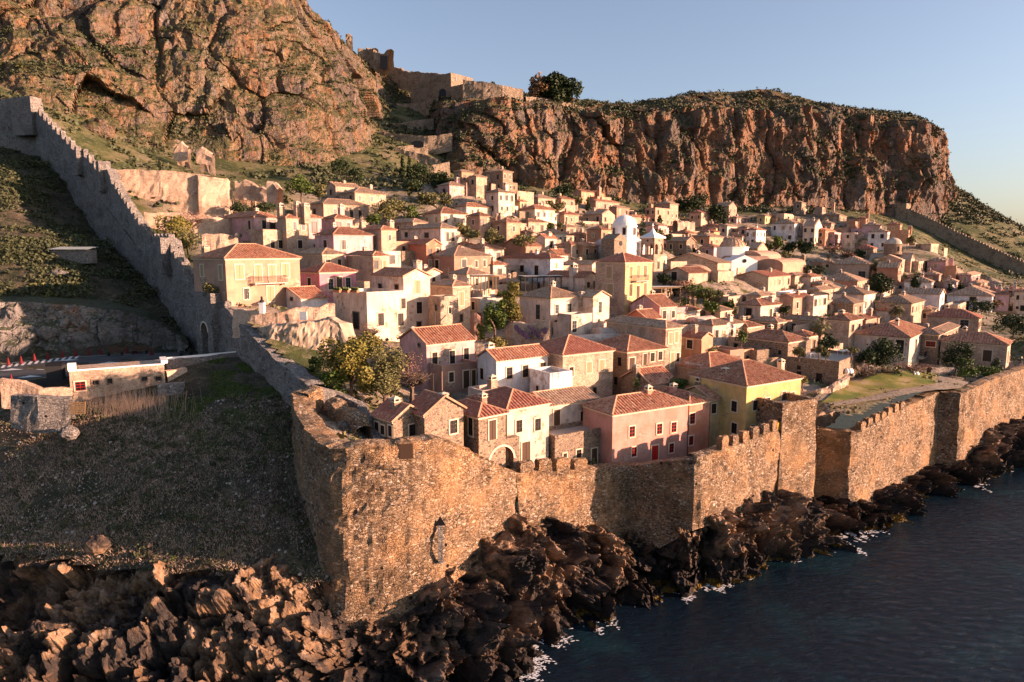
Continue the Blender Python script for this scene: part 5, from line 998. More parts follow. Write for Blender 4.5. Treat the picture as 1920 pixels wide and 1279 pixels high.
EX = [(1745,600,583,1726,1762,'hip','sl','rb',1,1,166,'small stone house squeezed uphill of the dull red roof'),(1795,590,572,1778,1812,'flat','sl',0,'',1,172,'stone yard block left of the white house near the right edge'),
(1668,600,584,1650,1690,'hip','cr','rt',0,2,160,'cream cottage between the brown-roofed stone house and the dark round tree'),(1545,548,533,1530,1562,'hip','pe','rb',1,1,172,'little peach cottage uphill of the grey-roofed stone house'),
(1590,585,570,1575,1606,'flat','cr',0,'',2,156,'cream flat-roofed cottage left of the tall cream block'),(1490,535,518,1472,1512,'hip','sl','rb',1,2,172,'stone cottage above the white block with an air conditioner'),
(1520,535,520,1505,1538,'hip','cr','rt',0,1,174,'cream cottage with an orange roof above the dark worn roof'),(1240,560,540,1226,1262,'flat','st',0,'',1,142,'dark stone shed under the bell tower pergola'),
(1290,600,583,1268,1312,'hip','pe','rt',1,1,122,'peach cottage below the shaggy palms'),(1350,600,584,1330,1372,'hip','sl','rb',1,1,124,'stone cottage directly right of the umbrella pine'),
(1365,575,556,1345,1392,'flat','sl',0,'',2,138,'low stone house in front of the long terrace wall'),(1425,575,556,1400,1450,'hip','cr','rb',0,2,140,'cream cottage behind the arched-doorway cream house'),
(1085,455,440,1068,1102,'hip','pe','rt',1,1,185,'peach cottage below the sandstone house with twin gables'),(1062,440,426,1048,1080,'hip','sl','rb',1,1,188,'sandstone cottage below the peach house with a rusty roof'),
(985,450,437,970,1002,'hip','sl','rt',1,1,176,'sandstone cottage below the square sandstone house'),(870,475,460,852,892,'hip','cr','rt',1,1,152,'cream cottage under the left golden olive tree'),
(820,470,452,803,842,'flat','cr',0,'',1,153,'cream yard block right of the brown-roofed air-conditioned house'),(950,545,530,932,972,'hip','sl','rb',1,1,134,'stone cottage left of the long awning'),
(905,560,545,890,925,'flat','gr',0,'',1,122,'grey lean-to house below the timber pergola'),(1000,545,533,985,1020,'flat','st',0,'',1,130,'dark stone terrace house under the long awning'),
(1195,455,441,1182,1210,'hip','sl','rt',1,1,178,'small stone house right behind the white domed church'),(1265,470,456,1252,1282,'hip','pe','rb',1,1,200,'small peach house right of the bell tower roof'),
(1275,435,422,1262,1292,'hip','pe','rt',1,1,232,'little peach house left of the rusty pyramid roof'),(1400,440,427,1386,1414,'hip','pk','rb',1,1,236,'small pink house behind the bright white cube house'),
(1470,412,400,1456,1486,'flat','sl',0,'',1,262,'ruined stone box on the green bank below the far cliff'),(1560,505,492,1545,1578,'hip','sl','rb',1,1,208,'stone cottage above the long patched stone house'),
(1650,545,530,1636,1662,'flat','sl',0,'',1,190,'stone shed touching the dark round tree on its left'),(1722,505,490,1712,1740,'flat','sl',0,'',1,208,'stone annexe right of the stone church wall'),
(1820,530,517,1806,1838,'hip','pk','rb',1,1,206,'small pink house alone on the lower green bank'),(1838,545,533,1822,1852,'hip','sl','rb',1,1,200,'low stone house right of the mauve house between cypresses'),
(1875,560,547,1862,1892,'hip','pk','rt',1,1,196,'small pink house behind the pink house with railed balconies'),(1905,556,543,1890,1925,'hip','cr','rt',1,2,200,'cream house with a reddish roof behind the right-edge house'),
(1745,470,457,1732,1760,'flat','sl',0,'',1,240,'roofless stone ruin on the green bank below the far wall'),(1330,530,516,1316,1345,'hip','sl','rt',0,1,168,'stone outbuilding under the ribbed church dome'),
(1100,560,545,1086,1118,'flat','sl',0,'',1,128,'stone annexe at the foot of the tall golden house'),(1205,590,572,1190,1230,'hip','cr','rt',1,1,124,'cream cottage directly under the balcony of the tall golden house'),
(690,510,497,672,712,'flat','sl',0,'',1,128,'stone yard block between the lilac house and the tan stone house'),(770,560,545,752,790,'flat','cr',0,'',0,118,'cream lean-to behind the tallest cream house'),
(845,440,425,832,862,'flat','cr',0,'',1,166,'cream annexe below the five-window cream house'),(930,425,412,918,945,'hip','sl','rt',1,1,176,'sandstone cottage between the olive trees and the tall plain peach house')]
for q_ in EX:
    xc, yb, yt, xl, xr, rf, wm_, rm_, a_, b_, D_, lb = q_
    house(xc, yb, yt, xl, xr, 40 if xc > 1400 else 46, rf, wm_, rm_ or 'rt', a_ if isinstance(a_, int) else 0, b_, lab=lb, D=D_, nofl=1)
# ------------------------------------------------------------------ town hillside fitted under the houses
bp = np.array([b_[0] for b_ in BASES]); keep = [g for g in GP if np.min(np.hypot(bp[:, 0]-g[0], bp[:, 1]-g[1])) > (9 if g[1] < 180 else 16)]
ok = [b_ for b_ in bp if b_[2] < 95]
GP2 = np.vstack([np.array(keep), np.array(ok)-np.array([0, 0, .1])])
TT = tps_fit(GP2[:, :2]/50, GP2[:, 2], .006)
tn, TV, TG = gridterrain('town_hillside', TOWN, -170, 340, 48, 470, 1.0, TT, 'townground', .30, 3, [b_ for b_ in BASES if b_[0][2] < 95])
def hgt(x, y, TG_=None):
    x = np.atleast_1d(np.asarray(x, float)); y = np.atleast_1d(np.asarray(y, float)); X, Y, Z = TG if TG_ is None else TG_
    i = np.clip((x-X[0, 0])/(X[1, 0]-X[0, 0]), 0, X.shape[0]-1.001); j = np.clip((y-Y[0, 0])/(Y[0, 1]-Y[0, 0]), 0, X.shape[1]-1.001)
    a = i.astype(int); b_ = j.astype(int); u = i-a; v = j-b_
    return Z[a, b_]*(1-u)*(1-v)+Z[a+1, b_]*u*(1-v)+Z[a, b_+1]*(1-u)*v+Z[a+1, b_+1]*u*v
def hgto(x, y): return hgt(x, y, OG)
# ------------------------------------------------------------------ churches
def dome(b, c, r, m=0, n=28, sq=1.0, ribs=False):
    prof = [(r*math.cos(a), r*sq*math.sin(a)) for a in np.linspace(0, math.pi/2*.97, 9)]+[(0.02, r*sq)]
    b.lathe(c, prof, n, m)
def octa(b, c, r, h_, m=0, n=12): b.lathe(c, [(r, 0), (r, h_), (r*1.06, h_), (r*1.06, h_+.25), (r*.9, h_+.3)], n, m)
# white domed church
D0 = 168; p = P(1167, 478, D0); root = tag(obj('domed_church', None, None, p, math.radians(48)), 'white church with a smooth white dome on a round drum', 'church')
zt = lambda y: zat(y, D0)-p[2]
b = MB(); b.box(-5.5, 6, -3.2, 4.5, -4, zt(455)); b.prism([(-3.2, zt(455)), (4.5, zt(455)), (.6, zt(441))], -5.5, 6, 0, 'x'); b.build('nave', 'wh', root)
b = MB(); octa(b, (1.2, .3, zt(452)), 2.95, zt(425)-zt(452), 0, 16); dome(b, (1.2, .3, zt(423.5)), 2.95, 0, 28, .9); b.cyl((1.2, .3, zt(404)), (1.2, .3, zt(399)), .08); o = b.build('dome', 'white', root)
for a in (-2.6, -1.6, -.6, -3.6): add_win(o, 1.2+2.97*math.cos(a), .3+2.97*math.sin(a), zt(434), a+math.pi/2, .6, 1.5, 'k', True)
b = MB(); b.prism([(-2.6, -4), (2.6, -4), (2.6, zt(450)), (0, zt(440)), (-2.6, zt(450))], -3.4, .2, 0, 'y'); o = b.build('chapel_gable', 'st', root, (-8.4, -1.5, 0)); 
b = MB(); b.cyl((0, -3.55, zt(457)), (0, -3.3, zt(457)), .55, n=14, m=0); b.build('round_window', 'dark', o)
b = MB(); b.box(2, 6.4, -4.6, -3.2, -4, zt(452)); o = b.build('side_chapel', 'wh', root); add_win(o, 4.3, -4.6, zt(463), 0, .7, 1.6, 's', True)
# bell tower
D0 = 152; p = P(1221, 545, D0); root = tag(obj('bell_tower', None, None, p, math.radians(42)), 'slender square bell tower with arched openings and a pointed white roof', 'bell tower')
zt = lambda y: zat(y, D0)-p[2]; s = 1.75
b = MB(); b.box(-s, s, -s, s, -3, zt(479)); b.box(-s-.15, s+.15, -s-.15, s+.15, zt(479), zt(477)); b.build('shaft', 'sl', root)
z0 = zt(477); z1 = zt(447)
for k in range(4):
    b = MB(); w_ = 2*s; hh = z1-z0; kk = 8
    poly = [(-s, 0), (-s, hh), (s, hh), (s, 0), (s-.35, 0)]
    def arc(cx, r_, sp): return [(cx+r_*math.cos(math.pi*i/kk), sp+r_*math.sin(math.pi*i/kk)) for i in range(kk+1)]
    poly += arc(s-.35-.55, .55, 1.7)+[(s-.35-1.1, 0)]
    poly += [(-s+.35+1.1, 0)]+arc(-s+.35+.55, .55, 1.7)+[(-s+.35, 0)]
    b.prism(poly[::-1], -s, -s+.3, 0, 'y'); b.cyl((0, -s-.02, 3.0), (0, -s+.05, 3.0), .25, n=10, m=1)
    b.build('belfry_arch', ['sl', 'dark'], root, (0, 0, z0), k*math.pi/2+.0001)
b = MB(); q = s+.3; zz = zt(447); b.box(-q, q, -q, q, zz, zz+.3)
for t in range(4): pass
b.add([(-q, -q, zz+.3), (q, -q, zz+.3), (q, q, zz+.3), (-q, q, zz+.3), (-.5, -.5, zz+1.3), (.5, -.5, zz+1.3), (.5, .5, zz+1.3), (-.5, .5, zz+1.3), (0, 0, zz+2.4)], [(0, 1, 5, 4), (1, 2, 6, 5), (2, 3, 7, 6), (3, 0, 4, 7), (4, 5, 8), (5, 6, 8), (6, 7, 8), (7, 4, 8)])
b.box(-.05, .05, -.05, .05, zz+2.3, zz+3.3); b.box(-.35, .35, -.04, .04, zz+2.8, zz+2.9); b.build('roof', 'white', root)
b = MB(); b.lathe((0, 0, z0+1.3), [(.02, .9), (.25, .85), (.35, .4), (.55, 0)], 12); b.build('bell', 'iron', root)
b = MB(); b.box(-.4, .4, -s-.03, -s+.01, zt(540), zt(524)); 
for y in (548, 505): add_win(root, 0, -s, zt(y-8), 0, .6, 1.4, 'k', True)
# white church with a tiled dome
D0 = 188; p = P(1372, 500, D0); root = tag(obj('tiled_dome_church', None, None, p, math.radians(50)), 'bright white church with a ribbed brown tiled dome and long tan roofs', 'church')
zt = lambda y: zat(y, D0)-p[2]
b = MB(); b.lathe((0, 0, -3), [(4.1, 0), (4.1, 3+zt(465)), (4.3, 3+zt(465)), (4.3, 3+zt(463)), (3, 3+zt(463))], 8, 0, math.pi/8, math.pi/8+2*math.pi); o = b.build('drum', 'white', root)
for a in (-2.0, -2.79, -1.2, -.4): add_win(o, 3.82*math.cos(a), 3.82*math.sin(a), zt(473), a+math.pi/2, .5, 1.4, 'k', True)
b = MB(); dome(b, (0, 0, zt(464)), 3.35, 0, 40, .78)
for k in range(20):
    a = k*math.pi/10
    for i in range(6):
        t0, t1 = i*math.pi/12, (i+1)*math.pi/12; f = lambda t: (3.38*math.cos(t)*math.cos(a), 3.38*math.cos(t)*math.sin(a), zt(464)+3.38*.78*math.sin(t)); b.cyl(f(t0), f(t1), .09, n=4)
b.box(-.05, .05, -.05, .05, zt(449), zt(443)); b.box(-.3, .3, -.05, .05, zt(446), zt(445)); b.build('dome', 'rb', root)
b = MB(); b.prism([(-3.6, -4), (3.6, -4), (3.6, zt(488)), (0, zt(478)), (-3.6, zt(488))], -9.5, -2.5, 0, 'y'); o = b.build('west_arm', 'white', root, (-3.5, 0, 0), math.radians(-40))
b = MB(); b.cyl((0, -9.62, zt(488)), (0, -9.45, zt(488)), .5, n=12); b.build('round_window', 'dark', o)
b = MB(); b.box(1.5, 5.2, -4.8, .5, -4, zt(479)); b.build('side_block', 'white', root)
for k, (x, y, a, L_, w_, zr) in enumerate([(-2, -4.5, -40, 11, 6.5, 489), (9, -3.5, 4, 19, 8, 482), (7, -11, 4, 24, 7, 495)]):
    b = MB(); z = zt(zr); kk = 8; b.prism([(-w_/2, -5), (w_/2, -5)]+[(w_/2*math.cos(math.pi*i/kk), z+w_*.22*math.sin(math.pi*i/kk)) for i in range(kk+1)], -L_/2, L_/2, 0, 'x'); b.build('vaulted_roof', 'pe', root, (x, y, 0), math.radians(a))
# square chapel with a low tiled dome
r, i = house(1345, 555, 509, 1255, 1375, 46, 'flat', 'sl', lab='tall plain stone chapel with a low round tiled dome behind its lit end wall', win=[(1356,545,.8,2.6,'s'),(1364,543,.8,2.6,'s')], D=150, name='stone_chapel', cat='chapel')
b = MB(); dome(b, (-2, 1, i['h']-.6), 4.2, 0, 40, .5); b.build('dome', 'rb', r)
house(1290, 552, 513, 1248, 1330, 46, 'gL', 'sl', 'rt', lab='stone church house with one shuttered window, joined to the tall plain chapel', win=[(1264,520,1.4,2.4)], D=145, pitch=.4)
# stone church on the right
D0 = 208; p = P(1703, 515, D0); root = tag(obj('stone_church', None, None, p, math.radians(52)), 'stone church with a grey dome on a round drum, above the rose gabled house', 'church')
zt = lambda y: zat(y, D0)-p[2]
b = MB(); b.box(-.5, 6.5, -.5, 11, -4, zt(488)); b.prism([(-.5, zt(488)), (6.5, zt(488)), (3, zt(474))], -.5, 11, 0, 'y'); o = b.build('nave', 'sl', root)
add_win(o, 2, -.5, zt(502), 0, .8, 1.8, 'k', True); add_win(o, 4.4, -.5, zt(502), 0, .8, 1.8, 'k', True); add_win(o, 3, -.5, zt(480), 0, .6, 1.8, 'k', True)
b = MB(); b.prism([(1, -4), (8.5, -4), (8.5, zt(487)), (4.7, zt(477)), (1, zt(487))], -6, -.5, 0, 'x'); b.build('transept', 'sl', root)
b = MB(); b.box(6.5, 10.5, .5, 9, -4, zt(492)); b.build('side_aisle', 'pk', root)
b = MB(); octa(b, (1.0, 4.8, zt(477)), 2.5, zt(459)-zt(477), 0, 14); o = b.build('drum', 'st', root); 
for a in (-2.4, -1.4, -.4): add_win(o, 1+2.52*math.cos(a), 4.8+2.52*math.sin(a), zt(467), a+math.pi/2, .7, 1.4, 'k', True)
b = MB(); dome(b, (1.0, 4.8, zt(458)), 2.4, 0, 24, .85); b.build('dome', 'gr', root)
# ------------------------------------------------------------------ citadel
def fort(xc, yb, yt, xl, xr, phi, D, lab, win=(), cat='fort', name='citadel_keep', mat='wallfar', depth=None): return house(xc, yb, yt, xl, xr, phi, 'flat', mat, lab=lab, D=D, win=win, name=name, cat=cat, drop=8, depth=depth)
fort(846, 182, 136, 812, 887, 42, 305, 'square citadel keep with small windows on the skyline', [(856,148,1,1.6,'k'),(877,149,1,1.6,'k'),(868,147,.8,1.2,'k')])
fort(870, 186, 157, 846, 896, 42, 296, 'lower forework of the citadel keep with one square window', [(881,168,1.2,1.4,'k')])
fort(946, 190, 172, 930, 984, 42, 297, 'low vaulted guardhouse with two dark arches on the rampart', [(961,179,2,1.4,'k'),(975,180,2,1.4,'k')], name='guardhouse', cat='building')
for (A_, tp, bs, D_, lb) in [((672,700), 90, 118, 318, 'ragged ruined keep wall with a gap, on the skyline of the left cliff'), ((700,729), 95, 124, 316, 'taller ruined corner with a dark arch, right part of the skyline ruin')]:
    w_ = wpath([(A_[0], tp, bs, D_), ((A_[0]+A_[1])/2, tp+5, bs+2, D_+1), (A_[1], tp+1, bs+6, D_-2)]); o, _, _ = wallmesh('ruined_keep', w_, 3, 'wallfar', rough=.3, step=.8, seed=int(tp), jag=1.6, back=8); tag(o, lb, 'ruin')
p = P(720, 116, 313); b = MB(); b.box(-1.6, 1.6, -.3, .3, -3, 2.5); b.build('arch_opening', 'dark', o, p)
w_ = wpath([(648, 66, 90, 300), (653, 64, 90, 300), (659, 68, 92, 300)]); o, _, _ = wallmesh('ruined_stub', w_, 2, 'wallfar', rough=.3, step=.6, seed=9, jag=.8, back=6); tag(o, 'thin standing stub of ruined wall, highest on the skyline', 'ruin')
for (px, py, D_, w2_, h2) in [(734,204,308,5,3),(783,269,262,4.5,2.4),(830,172,303,3,3)]:
    b = MB(); k = 8; b.prism([(-w2_/2, 0), (w2_/2, 0)]+[(w2_/2*math.cos(math.pi*i/k), h2*.5+h2*.5*math.sin(math.pi*i/k)) for i in range(k+1)], -.5, .2, 0, 'y'); q = P(px, py, D_)
    tag(b.build('dark_archway', 'dark', None, (q[0], q[1], q[2]-h2*.6)), {734: 'dark archway in the curving upper ramp wall', 783: 'dark archway in the long third ramp wall', 830: 'dark archway low in the shaded rampart left of the keep'}[px], 'archway')
# ------------------------------------------------------------------ gate in the west wall
arch_block('city_gate', 386, 668, 95.5, 6.0, 9.0, 2.5, 2.6, 4.8, 'wallgrey', math.radians(-46), 'tall city gate with a dark round arch at the end of the road', 'gate')
# ------------------------------------------------------------------ road and its things
rp = [(-260,705,80.5,-260,672,96),(-100,708,79.5,-100,672,96),(0,722,78,0,690,87.5),(60,716,78.5,60,682,91),(130,704,80.5,140,672,95),(220,692,83,220,662,99),(300,680,86,300,659,100.5),(345,672,89,350,663,99),(375,668,92,372,664.5,97)]
V = []; RZ = 20.1
for a in rp:
    q0 = P2(a[0], a[2], RZ); q1 = P2(a[3], a[5], RZ); V += [tuple(q0), tuple(q1)]
V2 = [(x, y, z-2.5) for x, y, z in V]; n = len(rp)
Fc = [(2*i, 2*i+2, 2*i+3, 2*i+1) for i in range(n-1)]+[(2*n+2*i, 2*n+2*i+2, 2*i+2, 2*i) for i in range(n-1)]
struct(obj('road', mesh('road', V+V2, Fc, 'asphalt')))
def onroad(px, py): return PZ(px, py, RZ)
b = MB()
def strip(b, pts, wd, m=0, z=.006):
    q = [onroad(*a) for a in pts]
    for a, c_ in zip(q[:-1], q[1:]):
        d = (c_-a)[:2]; d = d/np.linalg.norm(d); nn_ = np.array([-d[1], d[0]])*wd/2
        b.add([(*(a[:2]-nn_), RZ+z), (*(c_[:2]-nn_), RZ+z), (*(c_[:2]+nn_), RZ+z), (*(a[:2]+nn_), RZ+z)], [(0, 1, 2, 3)], m)
for i in range(12): x = 4+i*12.5; strip(b, [(x, 690-i*1.6), (x+5, 684-i*1.55)], .35)
strip(b, [(-60, 692), (0, 683), (70, 675), (150, 668.5)], .14, 0, .010); strip(b, [(150, 668.5), (250, 664.5), (300, 664)], .14, 0, .010)
for i, (x, y) in enumerate([(192, 681), (116, 676), (8, 694), (42, 707)]):
    strip(b, [(x-8, y+1), (x+4, y-.5)], .3, 0, .014); c_ = onroad(x+4, y-.5); b.add([(c_[0], c_[1]-.8, RZ+.018), (c_[0]+2.0, c_[1]+.2, RZ+.018), (c_[0], c_[1]+.9, RZ+.018)], [(0, 1, 2)])
c_ = onroad(100, 690)
for k in range(28):
    a0, a1 = k*math.tau/28, (k+1)*math.tau/28; b.add([(c_[0]+r_*math.cos(a)*1.4, c_[1]+r_*math.sin(a), RZ+.022) for r_, a in ((1.5, a0), (1.5, a1), (1.15, a1), (1.15, a0))], [(0, 1, 2, 3)])
strip(b, [(0, 717.5), (60, 712), (125, 701)], .12, 1)
struct(b.build('road_marking', ['paint', 'painty']))
b = MB(); b.lathe((0, 0, .04), [(.17, 0), (.13, .25), (.08, .5), (.03, .72), (.0, .72)], 10); b.box(-.22, .22, -.22, .22, 0, .05); cone = b.build('traffic_cone', 'conered')
cps = [(16,683),(40,680),(65,675),(90,672),(117,669),(142,666.5),(167,664),(188,662.5),(208,661),(222,660.5),(239,660.5),(254,660.5),(284,664)]
for k, (x, y) in enumerate(cps+[(97,708),(22,717)]):
    c_ = cone if k == 0 else copy_tree(cone); c_.location = onroad(x, y+1.5); c_.scale = (1.25, 1.25, 1.35)
    if k < 13: tag(c_, 'red plastic traffic cone in the row along the inner edge of the road', 'traffic cone', 'traffic cones along the road')
    else: tag(c_, ['red traffic cone beside the dark bin kiosk', 'red traffic cone alone on the near edge of the road at far left'][k-13], 'traffic cone')
for (x, yb_, yt_, lb) in [(134,661,634,'left round no-parking sign on a thin post by the road'),(252,658,612,'taller round road sign on a leaning post by the road')]:
    q = onroad(x, yb_+3); h_ = zat(yt_, q[1])-RZ; r = tag(obj('road_sign', None, None, q), lb, 'road sign')
    b = MB(); b.cyl((0, 0, 0), (-.1, 0, h_), .05); b.build('post', 'iron', r)
    b = MB(); b.cyl((-.1, -.08, h_), (-.1, -.04, h_), .34, n=20, m=0); b.cyl((-.1, -.085, h_), (-.1, -.08, h_), .25, n=20, m=1); b.build('sign_face', ['conered', 'blueg'], r)
q = onroad(106, 712); r = tag(obj('rubbish_bin', None, None, q, .3), 'tall dark bin kiosk standing at the outer edge of the road', 'bin'); b = MB(); b.box(-.8, .8, -.6, .6, 0, 1.7); b.build('body', 'iron', r); b = MB(); b.prism([(-.65, 1.7), (.65, 1.7), (.5, 2.0), (-.5, 2.0)], -.85, .85, 0, 'x'); b.build('lid', 'dark', r)
for (x, y, lb, c_) in [(216,667,'dark bench with a white board on it, left one by the rock face','bench'),(262,664,'dark bench by the rock face, right one below the taller sign','bench')]:
    r = tag(obj('park_bench', None, None, onroad(x, y), .1), lb, c_)
    b = MB(); b.box(-1.1, 1.1, -.3, .3, .5, .6); b.build('seat', 'wood', r); b = MB(); b.box(-1.1, 1.1, .3, .36, .65, 1.2); b.build('backrest', 'wood', r)
    for s_ in (-1, 1): b = MB(); b.box(s_*.9-.05, s_*.9+.05, -.25, .35, 0, .5); b.build('leg', 'iron', r)
q = onroad(349, 667); r = tag(obj('motor_scooter', None, None, q, .5), 'dark motor scooter parked near the city gate', 'scooter')
b = MB(); b.prism([(-.75, .35), (-.2, .3), (.35, .3), (.65, .95), (.55, 1.0), (.2, .5), (-.15, .5), (-.3, .75), (-.9, .8)], -.16, .16, 0, 'y'); b.build('body', 'iron', r)
for x in (-.6, .65): b = MB(); b.cyl((x, -.07, .27), (x, .07, .27), .27, n=14); b.build('wheel', 'dark', r)
b = MB(); b.cyl((.55, -.3, 1.05), (.55, .3, 1.05), .03); b.build('handlebar', 'iron', r)
# retaining building below the road
bl = P(133, 741, 75.2); br = P(311, 733, 80.0)
Ld = np.linalg.norm((br-bl)[:2]); ang = math.atan2(br[1]-bl[1], br[0]-bl[0]); ztp = zat(697, 75.2); r = tag(obj('roadside_store', None, None, ((bl[0]+br[0])/2, (bl[1]+br[1])/2, bl[2]), ang), 'low stone store with a small red door and little windows, built under the road edge', 'building')
h_ = ztp-bl[2]; b = MB(); b.box(-Ld/2, Ld/2, 0, 4.5, -2, h_); b.build('wall', 'sl', r); b = MB(); b.box(-Ld/2-.05, Ld/2+.05, -.06, .35, h_, h_+.14); b.box(-Ld/2-.1, -Ld/2+.7, -.08, .7, h_+.14, h_+.9); b.box(Ld/2-.3, Ld/2+.4, -.08, 3.4, h_+.141, h_+.5); b.build('coping', 'white', r)
def wloc(px): u = (px-133)/178; return -Ld/2+Ld*(u*75.2/(75.2+(1-u)*4.8+u*0+.0001) if False else u)
for x, z, w_, hh, kd in [(151,.75,1.0,1.0,'r'),(179,1.0,.6,.5,'k'),(205,1.05,.5,.6,'k'),(271,.95,.6,.5,'k'),(298,.85,.6,.5,'k')]: add_win(r, wloc(x), 0, z+.2, 0, w_, hh, kd, True)
def P3(pts): return wpath(pts)
for pts, th, lb, mt, sd_ in [([(0,712,740,73),(40,716,742,73.5),(72,729,745,73.5),(135,728,745,75)], .8, 'rubble wall with broken steps left of the roadside store', 'sl', 51),
        ([(20,742,775,70.5),(70,744,785,70),(130,747,782,70.5)], 1.0, 'long low field wall below the rubble wall and the store', 'wallgrey', 52),
        ([(312,696,720,80.5),(350,690,716,83)], 1.0, 'short pale dry-stone wall right of the store', 'sl', 53),
        ([(295,722,745,77),(345,720,742,78)], 1.2, 'lower dry-stone step wall right of the reeds', 'wallgrey', 54),
        ([(311,674,697,84),(380,668,692,86.5),(450,661,690,89)], .5, 'thin parapet wall with a white coping, from the store to the city wall', 'wallgrey', 55)]:
    o, _, _ = wallmesh('field_wall', wpath(pts), th, mt, rough=.1, step=.35, seed=sd_, jag=.12, back=2.5); tag(o, lb, 'wall')
w_ = wpath([(311,674,697,84),(380,668,692,86.5),(450,661,690,89)]); b = MB()
for a, c_ in zip(w_[:-1], w_[1:]): b.cyl((a[0], a[1]+.2, a[2]+.08), (c_[0], c_[1]+.2, c_[2]+.08), .2, n=4)
b.build('coping', 'white', o)
q = P(143, 778, 70.5); r = tag(obj('wooden_pallet', None, None, q, .1), 'brown wooden pallet leaning against the low field wall', 'pallet')
b = MB()
for k in range(7): b.box(-.9, .9, -.05+.2*k*.0, .0, .08+k*.19, .2+k*.19)
for x in (-.85, 0, .8): b.box(x-.05, x+.05, .003, .1, .05, 1.4)
b.build('slats', 'woodl', r); r.rotation_euler = (-.25, 0, .1)
# ruin shed on the dark slope
q = P(128, 470, 117); r = tag(obj('ruined_shed', None, None, (q[0], q[1], q[2]-1.2), -.1), 'low ruined shed with a corrugated roof on the dark west slope', 'shed')
b = MB(); b.box(-3.3, 3.3, 0, 2.4, -1, 1.3); b.build('wall', 'wallgrey', r); b = MB(); roof_panel(b, (-3.6, -.4, 1.35), (3.6, -.4, 1.35), (-3.6, 2.6, 1.8), (3.6, 2.6, 1.8), .3); b.build('roof', 'blueg', r)
# ------------------------------------------------------------------ garden by the sea wall
def sheet(name, pts, mat, dz, kind='structure', nu=60, nv=20):
    # pts: quad of pixel corners (near-left, near-right, far-right, far-left) with D
    q = [P(*a) for a in pts]; S = []
    for i in range(nu):
        for j in range(nv):
            u = i/(nu-1); v = j/(nv-1); p_ = (q[0]*(1-u)+q[1]*u)*(1-v)+(q[3]*(1-u)+q[2]*u)*v; S.append(p_)
    S = np.array(S); S[:, 2] = hgt(S[:, 0], S[:, 1])+dz
    o = obj(name, mesh(name, S, gridfaces(nu, nv), mat, smooth=True)); o['kind'] = kind; return o
lw = sheet('lawn', [(1535,785,88.5),(1752,732,101.5),(1760,696,112),(1590,712,100)], 'lawn', .45)
sheet('path', [(1480,800,85),(1800,732,101),(1850,690,116),(1590,700,103)], 'paving', .28)
def tbl(px, py, D, lb, col='white', s=1.0):
    r = tag(obj('garden_table', None, None, P(px, py, D), .5), lb, 'table'); b = MB(); b.box(-.55*s, .55*s, -.4*s, .4*s, .7, .75); b.build('table_top', col, r)
    for sx_ in (-1, 1):
        for sy in (-1, 1): b = MB(); b.box(sx_*.48*s-.03, sx_*.48*s+.03, sy*.34*s-.03, sy*.34*s+.03, 0, .7); b.build('leg', col, r)
_r, _i = HI['f']; zf = _i['c'][2]+_i['h']-.47
q = PZ(1064, 797, zf); r = tbl(1064, 797, q[1], 'white square table on the stone terrace', s=1.3)
_r, _i = HI['w']; zf = _i['c'][2]+_i['h']-.47
for k, (x, y) in enumerate([(1500,668),(1520,670),(1545,669),(1580,666),(1592,664)]):
    q = PZ(x, y, zf); 
    if k == 3: tbl(x, y, q[1], 'long white table at the right end of the restaurant terrace', s=1.4)
    elif k != 3: tbl(x, y, q[1], ['white table at the left end of the restaurant terrace, by the potted shrub', 'second white table from the left on the restaurant terrace', 'white table in the middle of the restaurant terrace', '', 'last small white table at the right corner of the restaurant terrace'][k])
def lumps(name, px, py, D, lb, cat, mat='white', s=.7):
    b = MB(); r_ = random.Random(px)
    for k in range(6): b.lathe((r_.uniform(-.6, .6)*s, r_.uniform(-.4, .4)*s, 0), [(.5*s, 0), (.55*s, .3*s), (.4*s, .7*s), (.15*s, 1.0*s), (0.02, 1.02*s)], 9)
    tag(b.build(name, mat, None, P(px, py, D)), lb, cat)
lumps('covered_boat', 1591, 699, 101, 'white covered bundle at the left end of the lawn by the stone building', 'bundle'); lumps('stone_bench', 1716, 703, 107, 'white painted stone bench round the foot of the bare tree', 'bench', s=.6)
# pergola, awning
def pergola(pA, pB, h_, dep, lb, mat='woodl', nposts=4):
    a = P(*pA); c_ = P(*pB); L_ = np.linalg.norm((c_-a)[:2]); r = tag(obj('pergola', None, None, a, math.atan2(c_[1]-a[1], c_[0]-a[0])), lb, 'pergola')
    for k in range(nposts):
        for y in (0, dep): b = MB(); x = L_*k/(nposts-1); b.box(x-.08, x+.08, y-.08, y+.08, -.5, h_); b.build('post', mat, r)
    b = MB(); b.box(-.3, L_+.3, -.1, .1, h_, h_+.18); b.box(-.3, L_+.3, dep-.1, dep+.1, h_, h_+.18)
    for k in range(int(L_/.6)+1): b.box(k*.6-.05, k*.6+.05, -.4, dep+.4, h_+.18, h_+.3)
    b.build('beams', mat, r); b = MB(); b.box(-.35, L_+.35, -.45, dep+.45, h_+.304, h_+.33); b.build('reed_cover', 'canvas', r)
pergola((985,546,124), (1052,544,126), 2.4, 3, 'long pale awning on thin posts below the long white house', 'iron')
pergola((888,545,121), (930,543,122), 2.4, 2.5, 'timber pergola with slanted struts before the low cream house')
pergola((1222,566,135), (1275,562,138), 2.6, 3, 'reddish timber pergola over the square below the bell tower')
